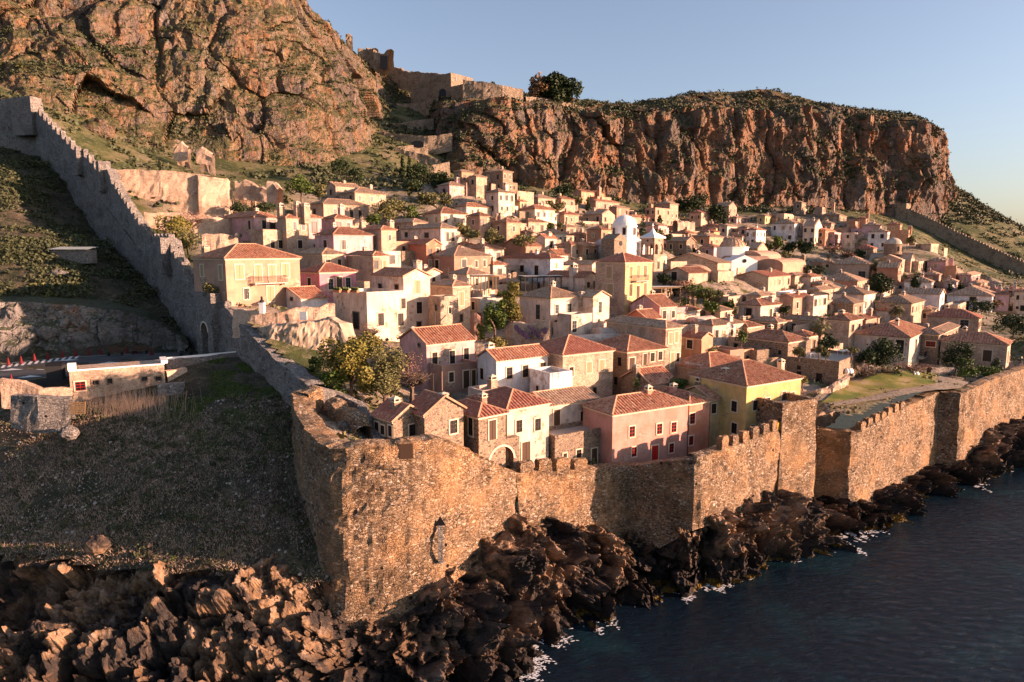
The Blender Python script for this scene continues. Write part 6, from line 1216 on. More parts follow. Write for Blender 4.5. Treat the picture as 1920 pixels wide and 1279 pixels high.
# garden walls with flowers
o = rampart('rubble garden wall with purple flowers hanging on it', [(948,608,645,99),(962,604,648,98),(990,610,648,97.5),(1030,600,650,97)], .8, 'sl', seed=61, step=.4, rough=.1, name='garden_wall')
for k in range(14):
    x = 968+k*4.2; y = 612+(k*37 % 17); b = MB(); q = P(x, y, 96.8)
    for j in range(7): b.box(random.uniform(-.3, .3)-.07, random.uniform(-.3, .3)+.07, -.25+random.uniform(0, .1), -.1+random.uniform(0, .1), random.uniform(-.6, .2)-.08, random.uniform(-.6, .2)+.08)
    tag(b.build('hanging_plant', 'flower', None, q), 'purple flowering plant hanging on the rubble garden wall', 'plant', 'purple plants on the garden wall')
rampart('ruined gateway stub of red brick right of the square rough stone tower', [(882,590,632,105),(890,588,632,104),(901,597,632,104)], 1.5, 'te', seed=62, step=.4)
rampart('rubble wall under the cream terrace', [(893,664,700,90),(905,660,696,90)], 1, 'sl', seed=63)
rampart('dry-stone wall with scree below the stone restaurant building', [(1500,728,752,94),(1530,735,762,93.5),(1560,728,760,94),(1592,708,735,98)], .8, 'sl', seed=64, rough=.3, jag=.6, step=.5)
rampart('long terrace wall below the low red-roofed building', [(1372,553,572,146),(1412,550,570,148),(1455,546,566,150)], .8, 'cr', seed=65, jag=.05, rough=.03)
rampart('collapsed pale ruin wall above the low peach house', [(1270,418,434,224),(1285,414,434,226),(1303,417,434,228)], 2, 'sl', seed=66, jag=1.2)
rampart('ruined arch stub on the green slope below the left cliff', [(326,277,292,190),(340,270,292,190),(352,276,294,190)], 1.5, 'sl', seed=67, jag=1.0)
rampart('second ruined stub, right of the arch stub on the green slope', [(368,280,296,188),(385,282,298,188),(398,290,300,188)], 1.5, 'sl', seed=68, jag=1.2)
rampart('broken house wall among bushes above the dusky pink house', [(440,340,362,160),(470,345,364,160),(500,352,368,160)], 1.5, 'sl', seed=69, jag=1.2)
rampart('tall broken wall corner above the dusky pink house', [(500,348,372,158),(512,344,376,158),(520,360,380,157)], 1.5, 'sl', seed=70, jag=1.5)
rampart('shaded terrace bank wall above the lawn shrubs at right', [(1745,690,708,114),(1800,690,705,117)], .8, 'wallgrey', seed=71)
q = P(492, 588, 88); r = tag(obj('stone_pedestal', None, None, q), 'pale square pedestal with a small dark bust on the sunlit square', 'pedestal'); b = MB(); b.box(-.3, .3, -.3, .3, 0, 1.3); b.box(-.36, .36, -.36, .36, 1.3, 1.42); b.build('plinth', 'white', r)
b = MB(); b.lathe((0, 0, 1.42), [(.28, 0), (.32, .25), (.12, .42), (.17, .6), (.12, .78), (.02, .84)], 10); b.build('bust', 'iron', r)
b = MB(); b.box(-.5, .5, -.06, .06, 0, 1.1); tag(b.build('notice_board', 'white', None, P(569, 600, 88.0), -.1), 'blank white panel standing against the sunlit square wall', 'panel')
_r, _i = HI['bf']; 
for k, x in enumerate((632, 648, 665)):
    zf = _i['c'][2]+_i['h']; q = PZ(x, 548, zf); b = MB(); b.box(-.9, .9, -.2, .2, 0, .3, 0)
    for j in range(30): a = random.uniform(-.85, .85); b.box(a-.06, a+.06, random.uniform(-.15, 0), .12, .3, random.uniform(.4, .75), 1)
    tag(b.build('planter', ['pot', 'leafg'], None, q, _i['rz']-math.pi/2), ['planter box at the left end of the stained pink wall top', 'middle planter box on the stained pink wall top', 'right planter box on the stained pink wall top'][k], 'planter')
for (x, y, D_, lb) in [(1428,802,0,'')][:0]: pass
q = P(1460, 798, 77.5); b = MB(); b.box(-.35, .35, -.1, .1, -.5, .4); tag(b.build('lamp_niche', 'ylamp', None, q, .6), 'small glowing yellow niche at the foot of the sea tower', 'lamp niche')
for nm, zz in (('sq', 0),): pass
# satellite dishes
for (x, y, D_, lb) in [(1368,612,108,'grey satellite dish on the cream house with the thin chimney'),(447,443,118.5,'black satellite dish on the pale garden wall'),(1788,538,189,'white satellite dish beside the small cypresses')]:
    b = MB(); b.lathe((0, 0, 0), [(.02, 0), (.35, .08), (.6, .25)], 16); b.cyl((0, 0, -.9), (0, 0, 0), .04); o = tag(b.build('satellite_dish', 'concrete' if x != 447 else 'iron', None, P(x, y, D_)), lb, 'satellite dish'); o.rotation_euler = (.9, 0, .4)
# ------------------------------------------------------------------ vegetation
def leafcloud(lobes, n, size, rs, flat=.5, shell=.55):
    """n small leaf quads spread through ellipsoid lobes (x,y,z,rx,ry,rz)"""
    L = np.array(lobes, float); wt = (L[:, 3]*L[:, 4]*L[:, 5])**.7; k = rs.choice(len(L), n, p=wt/wt.sum())
    d = rs.normal(size=(n, 3)); d /= np.linalg.norm(d, axis=1)[:, None]; rad = shell+(1-shell)*rs.random(n)**.6; rad *= 1+.22*fbm(d*2.3+k[:, None]*7.7, 3, 5)*1.6
    c = L[k, :3]+d*L[k, 3:]*rad[:, None]
    a = rs.normal(size=(n, 3)); a[:, 2] *= flat; a /= np.linalg.norm(a, axis=1)[:, None]; nrm = d+rs.normal(size=(n, 3))*.6; b = np.cross(nrm, a); b /= np.linalg.norm(b, axis=1)[:, None]+1e-9
    s = size*rs.uniform(.5, 1.3, n)[:, None]
    V = np.stack([c-a*s, c+b*s*.6, c+a*s, c-b*s*.6], 1).reshape(-1, 3); return V, np.arange(4*n).reshape(n, 4)
def limbs(b, base, top, r0, nb, spread, rs, depth=2, droop=0):
    b.cyl(base, top, r0, r0*.6, 7)
    if depth == 0: return
    base = Vector(base); top = Vector(top)
    for i in range(nb):
        s = base.lerp(top, rs.uniform(.55, 1)); d = Vector((rs.normal(), rs.normal(), 0)); d.normalize(); L_ = (top-base).length*rs.uniform(.5, .85)
        e = s+Vector((d.x*spread, d.y*spread, rs.uniform(.5, 1)-droop)).normalized()*L_; limbs(b, s, e, r0*.5, nb, spread, rs, depth-1, droop)
def tree(px, pb, pt, wpx, D, kind, lab, leaf='leafd', n=1500, group=None, ls=None, seed=None, cat='tree'):
    rs = np.random.default_rng(seed or int(px*3+pb)); p = P(px, pb, D); h_ = zat(pt, D)-p[2]; w_ = wpx/F*D; nm = {'round': 'leafy_tree', 'pine': 'pine_tree', 'cypress': 'cypress_tree', 'olive': 'olive_tree', 'bush': 'bush', 'bare': 'bare_tree', 'umbrella': 'umbrella_pine', 'palm': 'palm_tree'}[kind]
    root = tag(obj(nm, None, None, p, rs.random()*6), lab, cat, group); r = w_/2; b = MB(); size = ls or max(.13, D*.0016)
    if kind == 'cypress':
        b.cyl((0, 0, -1), (0, 0, h_*.5), .18, .08, 6); b.build('trunk', 'bark', root)
        lob = [(rs.normal()*r*.12, rs.normal()*r*.12, h_*(.1+.8*k/7), r*(.95-.72*abs(k/7-.28)*1.1), r*(.95-.72*abs(k/7-.28)*1.1), h_*.13) for k in range(8)]
    elif kind == 'palm':
        b.cyl((0, 0, -1), (.1, 0, h_-r*.7), .28, .22, 9); b.build('trunk', 'bark', root)
        V = []; Fc = []; zc = h_-r*.7
        for k in range(46):
            a = rs.random()*6.283; el = rs.uniform(-.9, 1.2); Lf = r*rs.uniform(.8, 1.1); u = Vector((math.cos(a), math.sin(a), 0)); sde = Vector((-math.sin(a), math.cos(a), 0))
            pet = [Vector((.1, 0, zc))+u*(Lf*t*math.cos(el))+Vector((0, 0, Lf*(t*math.sin(el)-.45*t*t))) for t in (0, .3, .55)]
            n0 = len(V); V += [tuple(pet[0]), tuple(pet[2]+sde*.05), tuple(pet[2]-sde*.05)]; Fc.append((n0, n0+1, n0+2))
            for f in range(9):
                b_ = (f-4)*.28; dv = (u*math.cos(b_)+sde*math.sin(b_))*math.cos(el-.35)+Vector((0, 0, math.sin(el-.35)-.15)); e = pet[2]+dv*Lf*.48; sd = dv.cross(Vector((0, 0, 1))); sd = sd.normalized()*.07 if sd.length > .01 else sde*.07
                n0 = len(V); V += [tuple(pet[2]), tuple(pet[2].lerp(e, .5)+sd), tuple(e-Vector((0, 0, .12*Lf))), tuple(pet[2].lerp(e, .5)-sd)]; Fc.append((n0, n0+1, n0+2, n0+3))
        obj('fronds', mesh('fronds', V, Fc, leaf), root)
        V, Fc = leafcloud([(.1, 0, zc-.9, .5, .5, 1.0)], 160, .3, rs); obj('dead_fronds', mesh('dead_fronds', V, Fc, 'dry'), root); return root
    elif kind == 'bare':
        limbs(b, (0, 0, -.3), (.1, 0, h_*.36), h_*.05, 5, 1.6, rs, 4); b.build('trunk', 'bark', root)
        V, Fc = leafcloud([(0, 0, h_*.72, r, r, h_*.25)], n, size*.7, rs, .5, .3); obj('foliage', mesh('foliage', V, Fc, leaf), root); return root
    elif kind == 'umbrella':
        limbs(b, (0, 0, -1), (0, 0, h_*.6), h_*.05, 4, 1.0, rs, 2); b.build('trunk', 'bark', root)
        lob = [(math.cos(a)*r*.5, math.sin(a)*r*.5, h_*.78+rs.normal()*.15, r*.5, r*.5, h_*.13) for a in np.linspace(0, 6, 7)]+[(0, 0, h_*.85, r*.6, r*.6, h_*.14)]
    else:
        low = {'bush': .0, 'pine': .2, 'round': .2, 'olive': .3}[kind]
        limbs(b, (0, 0, -.8), (rs.normal()*.2, rs.normal()*.2, h_*.38), max(.1, h_*.035), 3, .8, rs, 1); b.build('trunk', 'bark', root)
        lob = []
        for k in range(20 if kind != 'olive' else 11):
            a = rs.random()*6.283; q = rs.random()**.5*r*.68; z = h_*(low+.12+(.80-low)*rs.random()); s_ = r*rs.uniform(.22, .42)*(1.15-.5*abs(z/h_-.5)); lob.append((q*math.cos(a), q*math.sin(a), z, s_, s_, min(s_, h_*.25)))
    V, Fc = leafcloud(lob, n, size, rs); obj('foliage', mesh('foliage', V, Fc, leaf), root); return root
tree(662,770,632,130,73.5,'round','big leafy tree with yellow-tipped twigs between the bastion and the pink gabled house','leafy',10000,ls=.17)
tree(722,768,646,96,74.5,'round','right-hand half of the thicket beside the big leafy tree, paler and looser','leafo',6000,ls=.14)
tree(592,716,668,34,77,'bush','dark conical shrub at the foot of the sunlit scarp','leafg',1100,ls=.15)
tree(625,752,690,60,73,'bush','low green bush in front of the big leafy tree','leafg',1600,ls=.15)
tree(772,750,655,46,77,'bare','leafless reddish sapling against the tall pink gabled house','twig',700,ls=.1)
tree(693,648,600,40,90,'bare','thin bare sapling on top of the sunlit scarp','twig',300,ls=.1)
tree(928,640,566,50,98,'round','round bright green tree left of the weathered cream house','leafg',3200,ls=.17)
tree(957,625,524,48,100,'round','tall green tree with golden leaves rising above the weathered cream house','leafy',3600,ls=.17)
tree(946,600,545,36,104,'round','darker green tree between the round tree and the tall golden-leaved tree','leafg',1500,ls=.17)
tree(902,640,608,22,98,'bush','low round shrub by the ruined gateway stub','leafg',500)
tree(932,655,632,46,97,'bush','yellowish hedge below the round bright green tree','leafy',600)
tree(955,590,560,30,112,'bush','dark shrub behind the weathered cream house','leafd',500)
tree(1042,200,139,70,305,'round','large dark tree standing alone on the skyline','leafd',4200,ls=.75)
tree(1012,199,146,52,302,'round','reddish-brown tree at the left edge of the large skyline tree','leafb',1200,ls=.7)
tree(1073,204,150,48,303,'round','right-hand lobe tree of the skyline clump, lower and more open','leafd',900,ls=.7)
tree(921,172,155,28,300,'bush','small dark tree poking over the skyline rampart','leafd',500,ls=.5)
tree(755,345,292,12,225,'cypress','left one of the two tall cypresses in the gully','leafd',900)
tree(768,347,294,13,222,'cypress','right one of the two tall cypresses in the gully','leafd',900)
for k, (x, yb_, yt_, w_, D_, kd, lf, n, lb) in enumerate([
 (565,375,325,54,170,'round','leafg',1700,'broad dark tree on the slope left of the half-ruined house'),(600,375,345,34,172,'round','leafo',800,'grey-green tree between the broad dark tree and the half-ruined house'),
 (640,335,298,44,200,'round','leafd',1000,'dark bushy tree on the slope above the half-ruined house'),(670,342,312,30,198,'bush','leafd',600,'dark shrub right of the bushy tree above the half-ruined house'),
 (795,352,308,56,212,'round','leafd',1800,'dark tree right of the two cypresses'),(825,360,322,46,205,'round','leafd',1400,'dark tree touching the left end of the pale pink house'),(775,372,340,50,200,'round','leafd',1400,'dark low tree below the cypresses'),
 (800,390,362,50,190,'round','leafo',1400,'olive tree under the dark trees left of the long cream house'),(725,420,378,66,168,'round','leafo',2200,'wide olive tree right of the large sunlit stone house'),(745,405,372,44,172,'round','leafo',1200,'smaller olive tree tucked behind the wide one'),
 (700,418,402,36,160,'bush','leafg',700,'green bush under the wide olive tree'),(770,412,386,40,172,'bush','leafg',800,'rounded prickly-pear thicket between the olive trees and the cream houses'),
 (835,392,362,28,188,'round','leafo',600,'small brown-green tree left of the long orange-roofed cream house'),
 (878,455,422,52,155,'olive','leafo',1900,'left one of the two golden olive trees in the town centre'),(926,465,428,44,152,'olive','leafo',1500,'right one of the two golden olive trees in the town centre'),
 (985,468,443,60,150,'olive','leafo',1200,'loose pale olive tree above the very low long roof'),
 (1033,434,417,20,176,'bush','leafg',500,'round bright green bush right of the square sandstone house'),(1050,428,418,18,180,'bush','leafo',300,'second small bush right of the round bright green bush'),
 (1040,395,378,44,212,'bush','leafo',600,'wide pale shrub below the low sandstone house'),(1055,372,347,44,228,'pine','leafd',1000,'dark pine clump left of the two-chimney peach house'),(1085,385,368,22,226,'bush','leafo',300,'small tree with bare tips right of the peach house with a pointed roof'),
 (1103,400,370,10,225,'cypress','leafd',350,'single dark cypress in front of the two-chimney peach house'),
 (1205,470,405,16,175,'cypress','leafd',700,'dark cypress rising behind the bell tower, left of the pink house'),(1237,420,402,11,228,'cypress','leafd',300,'small cypress in front of the flat-topped peach house'),
 (1232,458,432,34,180,'olive','leafo',700,'olive tree right of the bell tower top'),(1248,452,440,30,188,'bush','leafd',400,'dark bush below the pink house behind the bell tower'),
 (1300,405,365,66,262,'pine','leafd',2200,'wide dark pine under the cliff'),(1275,402,372,30,264,'pine','leafd',700,'dark pine at the left side of the wide one'),(1345,424,385,40,250,'pine','leafd',1500,'tall dark pine between the pyramid roof and the gabled peach house'),
 (1358,424,398,9,250,'cypress','leafd',250,'slim cypress against the gabled peach house'),(1301,486,465,12,190,'cypress','leafd',400,'cypress at the right corner of the big dark stone house'),(1293,503,484,34,180,'bush','leafd',700,'dark prickly bush in front of the white church'),
 (1323,592,540,42,128,'umbrella','leafg',1900,'bright green umbrella pine in the town centre'),(1332,590,565,34,122,'round','leafg',1100,'green shrub under the umbrella pine'),(1292,570,541,16,136,'palm','leafo',0,'small shaggy palm left of the umbrella pine'),(1302,572,543,14,134,'palm','leafo',0,'second small shaggy palm right beside the first'),
 (1275,548,525,44,140,'bare','twig',500,'bare tree in front of the stone church house'),(1284,576,560,22,128,'bush','leafg',300,'small shrub left of the shaggy palms'),
 (1452,478,443,30,215,'round','leafg',900,'bright green tree below the long white house'),(1478,480,454,30,216,'round','leafd',800,'dark tree right of the bright green tree'),(1510,478,453,42,215,'round','leafd',1600,'dark round dome-shaped tree in front of the arched doorway house'),
 (1470,497,470,44,206,'bush','leafo',900,'brown-green shrub mass above the old chapel'),(1450,492,476,26,204,'bush','leafd',500,'dark bush right of the sandstone gabled house'),(1475,515,500,36,190,'bush','leafo',600,'olive-green hedge left below the old chapel'),(1525,516,498,50,192,'bush','leafd',1000,'dark hedge right below the old chapel'),
 (1650,556,515,56,176,'round','leafd',2600,'big dark round tree in the right part of the town'),(1715,540,515,17,192,'cypress','leafd',600,'short fat cypress in front of the white brown-roofed house'),(1781,545,531,9,192,'cypress','leafd',250,'left one of two small cypresses by the mauve house'),(1801,546,529,11,192,'cypress','leafd',300,'right one of two small cypresses by the mauve house'),
 (1645,507,485,30,204,'bush','leafo',600,'bush left of the stone church'),(1706,463,444,18,236,'round','leafo',300,'small tree in front of the row-of-four-windows house'),(1612,485,468,22,216,'bush','leafd',400,'dark tree left of the red-roofed stone house'),(1560,480,458,40,225,'bare','twig',400,'bare trees below the pale terrace row'),(1590,488,470,30,222,'bare','twig',300,'second bare tree further right below the pale terrace row'),
 (1840,585,565,50,166,'bush','leafd',1200,'dark broad bush in front of the long white house'),(1870,575,562,20,172,'bush','leafb',300,'small brown tree left of the pink railed house'),(1900,625,590,90,142,'bush','leafd',2600,'large shaded thicket at the right edge'),
 (1668,668,640,90,104,'round','leafd',0,'' ),
 (1470,590,572,26,132,'bush','leafd',500,'shrub left of the peach gable house'),(1376,590,578,14,128,'bush','leafo',200,'tiny tree by the arched-doorway cream house'),
 (1435,470,455,16,222,'bush','leafd',250,'dark shrub right of the bright white cube house')]):
    if n or kd == 'palm': tree(x, yb_, yt_, w_, D_, kd, lb, lf, n)
tree(1655,695,640,84,106,'round','dark bushy tree between the restaurant terrace and the cream balcony house','leafd',5200,ls=.17)
tree(1628,690,655,40,104,'round','dark green shrub right behind the restaurant building','leafd',1500,ls=.16)
tree(1535,655,593,42,112,'palm','round fan palm in the middle of the right quarter','leafo',0); tree(1674,640,564,32,134,'palm','taller fan palm with a shaggy trunk in front of the brown-roofed stone house','leafo',0)
tree(1555,655,628,44,106,'bush','dark shrubs at the foot of the round fan palm','leafd',1300)
tree(1498,668,652,26,100,'bush','clipped pale shrub at the left end of the restaurant terrace','leafo',600); tree(1537,668,646,22,100,'olive','small olive tree on the restaurant terrace','leafo',700); tree(1547,671,650,18,99,'bush','potted bush right of the small olive tree','leafo',400); tree(1598,666,649,22,101,'olive','little tree at the right end of the restaurant terrace','leafo',500)
tree(1713,708,679,76,105,'bare','wide leafless tree with reddish twigs at the edge of the lawn','twig',1500,ls=.10); tree(1625,718,678,40,103,'bare','bare grey tree by the corner of the stone restaurant building','dry',500,ls=.10); tree(1662,708,682,28,105,'bare','thin bare tree between the grey and the wide reddish ones','dry',300,ls=.1); tree(1566,750,722,26,95,'bare','tiny bare tree on the scree wall','dry',250,ls=.08)
tree(1790,700,645,60,113,'round','dark green tree against the big grey stone house','leafd',2600,ls=.17); tree(1810,705,675,50,111,'bush','bright green bush under the dark tree by the big grey stone house','leafg',1500,ls=.16); tree(1850,706,686,60,114,'bush','low shrub border in front of the big grey stone house','leafg',1400,ls=.16); tree(1868,700,672,30,116,'bush','shrub by the corner of the big grey stone house','leafd',700)
tree(1505,722,700,16,93,'bush','small yellow-green shrub beside the yellow house','leafy',400,ls=.13); tree(1272,736,712,50,87,'bush','dense dark green shrub behind the pink house roofs','leafg',1800,ls=.14); tree(1192,736,706,12,85.6,'bush','climbing ivy clump on the gable of the low stone outhouse','leafg',350,ls=.12)
tree(1390,642,618,30,104,'bush','green shrubs on the slope above the white pots','leafg',600); tree(1330,662,650,40,102,'bush','low pale shrubs on the plant-filled terrace','leafo',600)
tree(400,560,530,40,95,'bush','scruffy bush in the gap between city wall and peach house','leafo',1300,ls=.15); tree(375,520,502,14,100,'bush','dark bush at the left corner of the peach house','leafd',400)
tree(325,470,405,70,122,'bush','tall reedy green thicket just inside the city wall','leafy',3600,ls=.2); tree(352,470,425,50,120,'bush','second reedy thicket, right of the tall one','leafo',1800,ls=.2); tree(362,440,395,50,132,'bare','bare tangled shrub above the reedy thickets','twig',500); tree(450,398,380,40,156,'bush','dark bush above the dusky pink house','leafd',600); tree(500,398,382,50,152,'bush','wide dark hedge above the two-chimney stone house','leafd',800)
# shrubs scattered over the slopes: individual copies of five shapes
protos = []
for k in range(5):
    rs = np.random.default_rng(90+k); V, Fc = leafcloud([(rs.normal()*.3, rs.normal()*.3, .45, .75, .75, .55), (rs.normal()*.6, rs.normal()*.6, .3, .5, .5, .4)], 90, .17, rs)
    protos.append([mesh('shrub', V, Fc, m_) for m_ in ('scrubd', 'leafg', 'leafo', 'scrubl')])
def shrub(p, s, mi, lab, grp): o = obj('shrub', random.choice(protos)[mi], None, p, random.random()*6); o.scale = (s, s, s*random.uniform(.7, 1)); return tag(o, lab, 'shrub', grp)
def candidates(Gd, step=1):
    du = Gd[1:, :-1]-Gd[:-1, :-1]; dv = Gd[:-1, 1:]-Gd[:-1, :-1]; nn_ = np.cross(du, dv); nn_ /= np.linalg.norm(nn_, axis=2)[:, :, None]+1e-9
    p = Gd[:-1, :-1].reshape(-1, 3); nz = nn_.reshape(-1, 3)[:, 2]; return p, np.abs(nz)
def visible(p):
    f = p[:, 1]*CP-(p[:, 2]-H)*SP; x = CXP+F*p[:, 0]/f; y = CYP-F*((p[:, 2]-H)*CP+p[:, 1]*SP)/f; return (x > 0) & (x < 1920) & (y > 0) & (y < 1279), x, y
def scatter(p, wt, n, rs, s0, s1, lab, grp, mis, stuffn=0, stuffname='scrub', sl='', ss=.5, mat='scrubd'):
    wt = wt/wt.sum(); ix = rs.choice(len(p), n, replace=False, p=wt)
    for i in ix: shrub(p[i]-np.array([0, 0, .1]), rs.uniform(s0, s1), random.choice(mis), lab, grp)
    if stuffn:
        ix = rs.choice(len(p), stuffn, replace=True, p=wt); c = p[ix]+np.column_stack([rs.uniform(-.6, .6, (stuffn, 2)), np.zeros(stuffn)]); m_ = 9; cc = np.repeat(c, m_, 0); sz = np.repeat(rs.uniform(.4, 1.2, stuffn), m_)*ss
        o_ = rs.normal(size=cc.shape)*sz[:, None]*.55; o_[:, 2] = np.abs(o_[:, 2])*.9; cc = cc+o_; a = rs.normal(size=cc.shape); a /= np.linalg.norm(a, axis=1)[:, None]; b_ = rs.normal(size=cc.shape); b_ = b_-a*(a*b_).sum(1)[:, None]; b_ /= np.linalg.norm(b_, axis=1)[:, None]
        q = (sz*.45)[:, None]; V = np.stack([cc-a*q, cc+b_*q*.8, cc+a*q, cc-b_*q*.8], 1).reshape(-1, 3)
        tag(obj(stuffname, mesh(stuffname, V, np.arange(len(V)).reshape(-1, 4), mat)), sl, 'scrub', kind='stuff')
rs = np.random.default_rng(5)
p, nz = candidates(CG1); vis, x, y = visible(p); cl_ = np.clip(fbm(p/12, 3, 77)*2+.5, .05, 2)
scatter(p, vis*np.clip(nz-.25, 0, 1)**1.5*cl_*(y > 40)+1e-12, 55, rs, 1.2, 2.2, 'dark shrub clinging to a ledge of the left cliff', 'shrubs on the left cliff', [0, 0, 3], 4200, 'cliff_scrub', 'dark low scrub speckling the left cliff face', .75, 'scrubd')
p, nz = candidates(CG2); vis, x, y = visible(p); cl_ = np.clip(fbm(p/12, 3, 78)*2+.5, .05, 2)
scatter(p, vis*np.clip(nz-.25, 0, 1)**1.3*cl_+1e-12, 40, rs, 1.4, 2.4, 'dark shrub on the far table-top cliff', 'shrubs on the far cliff', [0, 0, 0, 3], 6000, 'cliff_scrub', 'dark scrub covering the top and ledges of the far cliff', 1.0, 'scrubd')
X, Y, Z = TG; p = np.stack([X.ravel(), Y.ravel(), Z.ravel()], 1); ins_ = inpoly(p[:, 0], p[:, 1], TOWN); vis, x, y = visible(p)
hb = np.array([b_[0][:2] for b_ in BASES]); 
up = ins_ & vis & (((y < 400-np.clip((x-700)*.0, 0, 99)) & (x < 640)) | ((y < 372) & (x < 850)) | ((y < 385) & (x > 960) & (x < 1200)) | ((y < 400) & (x > 1200)) | ((x > 1720) & (y < 540) & (y < 400+(x-1700)*.62)))
pu = p[up]; cl_ = np.clip(fbm(pu/9, 3, 79)*2.5+.6, .03, 2); 
scatter(pu, cl_*(pu[:, 1]/150)**1.5, 90, rs, 1.0, 2.2, 'green shrub on the sunlit slope below the cliffs', 'shrubs on the slope below the cliffs', [0, 1, 2, 3], 26000, 'hillside_scrub', 'green and brown scrub over the slope below the cliffs', 1.2, 'scrubd')
tw_ = ins_ & vis & ~up; pt_ = p[tw_]; cl_ = np.clip(fbm(pt_/6, 3, 80)*2.5+.3, .0, 2)+.001
scatter(pt_, cl_, 35, rs, .7, 1.2, 'garden shrub in a gap between the town houses', 'garden shrubs between the houses', [0, 1, 2], 6000, 'garden_weeds', 'weeds and low garden plants between the town houses', .6, 'leafo')
X, Y, Z = OG; p = np.stack([X.ravel(), Y.ravel(), Z.ravel()], 1); ins_ = inpoly(p[:, 0], p[:, 1], OUT); vis, x, y = visible(p)
road_ = (y > 655) & (y < 745) & (x < 395)
up = ins_ & vis & (y < 560-np.clip(x-180, 0, 99)*-.6); pu = p[up]; cl_ = np.clip(fbm(pu/6, 3, 81)*3+.4, .02, 2)
scatter(pu, cl_, 60, rs, 1.0, 2.2, 'dark bush on the shaded slope outside the city wall', 'bushes on the shaded west slope', [0, 0, 0, 3], 9000, 'hillside_scrub', 'dark scrub on the shaded west slope', .5, 'scrubd')
lo = ins_ & vis & (y > 745); pl_ = p[lo]; cl_ = np.clip(fbm(pl_/5, 3, 82)*3+.5, .02, 2)
scatter(pl_, cl_, 15, rs, .3, .6, 'small green weed clump in the shaded field', 'weed clumps in the field', [1, 2], 1300, 'field_scrub', 'low dark weeds in patches over the shaded field', .32, 'scrubd')
m_ = 42000; ix = rs.choice(len(pl_), m_, p=cl_/cl_.sum()); c = pl_[ix]+np.column_stack([rs.uniform(-.6, .6, m_), rs.uniform(-.6, .6, m_), np.zeros(m_)]); c[:, 2] = hgto(c[:, 0], c[:, 1]); a = rs.uniform(0, 6.28, m_); wv = np.column_stack([np.cos(a), np.sin(a), np.zeros(m_)])*.03; t = rs.normal(size=(m_, 3))*.16; t[:, 2] = rs.uniform(.08, .32, m_)
V = np.stack([c-wv, c+wv, c+t], 1).reshape(-1, 3); tag(obj('dry_grass', mesh('dry_grass', V, np.arange(len(V)).reshape(-1, 3), 'dry')), 'dry grass over the shaded field below the road', 'grass', kind='stuff')
m_ = 1300; ix = rs.choice(len(pl_), m_); b = MB()
for i in ix:
    q = pl_[i]+np.array([rs.uniform(-.6, .6), rs.uniform(-.6, .6), 0]); q[2] = float(hgto(q[0], q[1])[0]); s = .03+.12*rs.random()**5; b.add([(q[0]+s*rs.uniform(.6, 1)*dx, q[1]+s*rs.uniform(.6, 1)*dy, q[2]+s*(.7 if dz else -.5)) for dz in (0, 1) for dx, dy in ((-1, -1), (1, -1), (1, 1), (-1, 1))], [(4, 5, 6, 7), (0, 1, 5, 4), (1, 2, 6, 5), (2, 3, 7, 6), (3, 0, 4, 7)])
tag(b.build('field_stones', 'concrete'), 'small pale stones strewn over the shaded field', 'stones', kind='stuff')
# dry reeds before the store
V = []
for k in range(620):
    q = P(rs.normal(245, 45), 768, 74.5); q = q+np.array([0, rs.uniform(-1.2, 1.2), 0]); z0 = float(hgto(q[0], q[1])[0]); hh = rs.uniform(1.2, 3.6); lean = rs.normal()*.5; 
    V += [(q[0]-.02, q[1], z0), (q[0]+.02, q[1], z0), (q[0]+lean, q[1]+rs.normal()*.3, z0+hh)]
tag(obj('dry_reeds', mesh('dry_reeds', V, [(3*i, 3*i+1, 3*i+2) for i in range(len(V)//3)], 'dry')), 'tall dry pinkish reeds growing in front of the roadside store', 'reeds', kind='stuff')
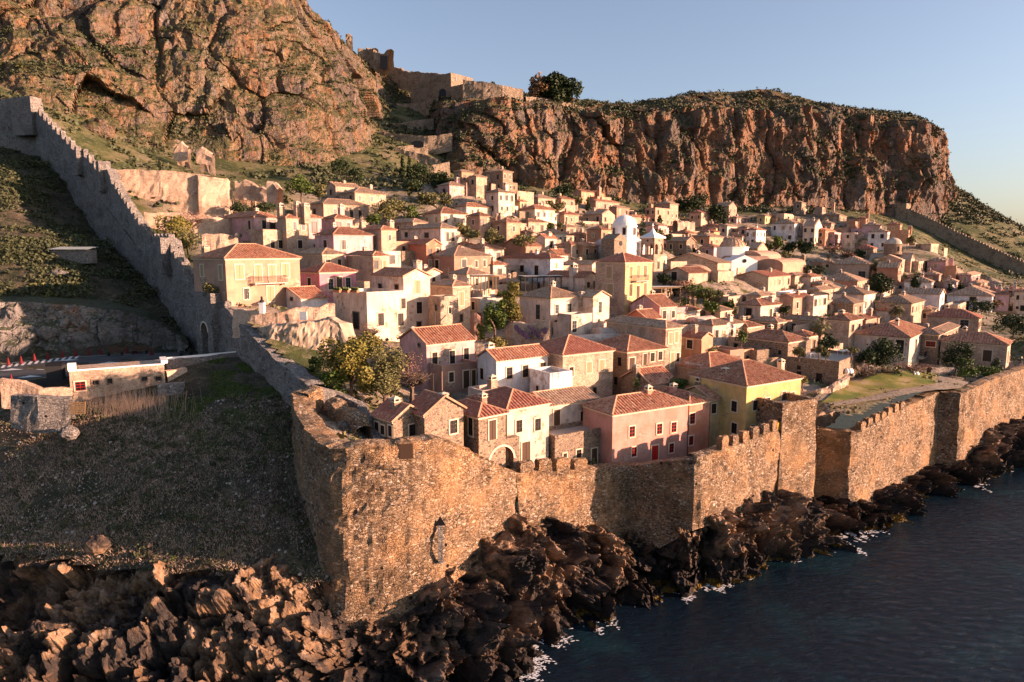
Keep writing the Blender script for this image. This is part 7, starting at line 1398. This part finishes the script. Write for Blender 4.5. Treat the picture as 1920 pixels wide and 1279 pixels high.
# boulders
def boulder(px, py, D, s, lab, mat='shore', gfun=None):
    rs_ = np.random.default_rng(int(px)); V = []; n1, n2 = 18, 12
    for i in range(n2+1):
        for j in range(n1): a = math.pi*i/n2; t_ = 2*math.pi*j/n1; V.append((math.sin(a)*math.cos(t_), math.sin(a)*math.sin(t_)*.8, math.cos(a)*.75))
    V = np.array(V); w1_, w2_, wi = worley(V*1.6+px, 3); V = V*(1+.5*(np.clip(w2_-w1_, 0, .4))+(wi-.5)[:, None].ravel()*.2)[:, None]*s; V += fbm(V/s*3, 3, 4)[:, None]*.08*s
    Fc = [(i*n1+j, (i+1)*n1+j, (i+1)*n1+(j+1) % n1, i*n1+(j+1) % n1) for i in range(n2) for j in range(n1)]
    tag(obj('boulder', mesh('boulder', V, Fc, mat), None, P(px, py, D)), lab, 'boulder')
boulder(182, 1022, 56.5, 1.0, 'reddish boulder perched at the lower edge of the shaded field'); boulder(278, 1023, 56.4, .25, 'small round rust-coloured stone right of the reddish boulder'); boulder(130, 812, 69, .9, 'pale grey boulder in the field below the wooden pallet', 'wallgrey'); boulder(350, 533, 0, 1, '') if False else None
boulder(185, 245, 190, 4, 'grey pinnacle rock on the slope below the left cliff', 'cliff'); boulder(108, 520, 112, 1.6, 'pale boulder in the bushes below the ruined shed', 'wallgrey')

gx = lo & (x > 300) & (x < 560) & (y > 690) & (y < 850) | (ins_ & (y > 670) & (y < 745) & (x > 395)); pg = p[gx]
ix = rs.choice(len(pg), 26000); c = pg[ix]+np.column_stack([rs.uniform(-.6, .6, (26000, 2)), np.zeros(26000)]); c[:, 2] = hgto(c[:, 0], c[:, 1]); c = c[fbm(c/3, 3, 12) > -.1]; m_ = len(c); t = rs.normal(size=(m_, 3))*.12; t[:, 2] = rs.uniform(.06, .22, m_); a = rs.uniform(0, 6.28, m_); wv = np.column_stack([np.cos(a), np.sin(a), np.zeros(m_)])*.05
tag(obj('green_grass', mesh('green_grass', np.stack([c-wv, c+wv, c+t], 1).reshape(-1, 3), np.arange(3*m_).reshape(-1, 3), 'leafg')), 'green grass in the upper corner of the shaded field by the city wall', 'grass', kind='stuff')
for k, (xx, yy, D_, w_, hh, lb) in enumerate([(1262,548,141,40,22,'dark shrub on the bare mound under the stone chapel'),(1305,560,139,44,26,'spreading shrub right of the mound under the stone chapel'),(1340,566,140,36,24,'dark shrub below the lit end wall of the stone chapel'),(1245,536,146,30,22,'leafy shrub beside the foot of the bell tower'),(1365,585,132,30,20,'shrub by the stone cottage right of the umbrella pine'),(1285,540,146,40,16,'pale olive shrub on top of the mound under the chapel')]):
    tree(xx, yy, yy-hh, w_, D_, 'bush', lb, ['leafd', 'leafg', 'leafo'][k % 3], 900)
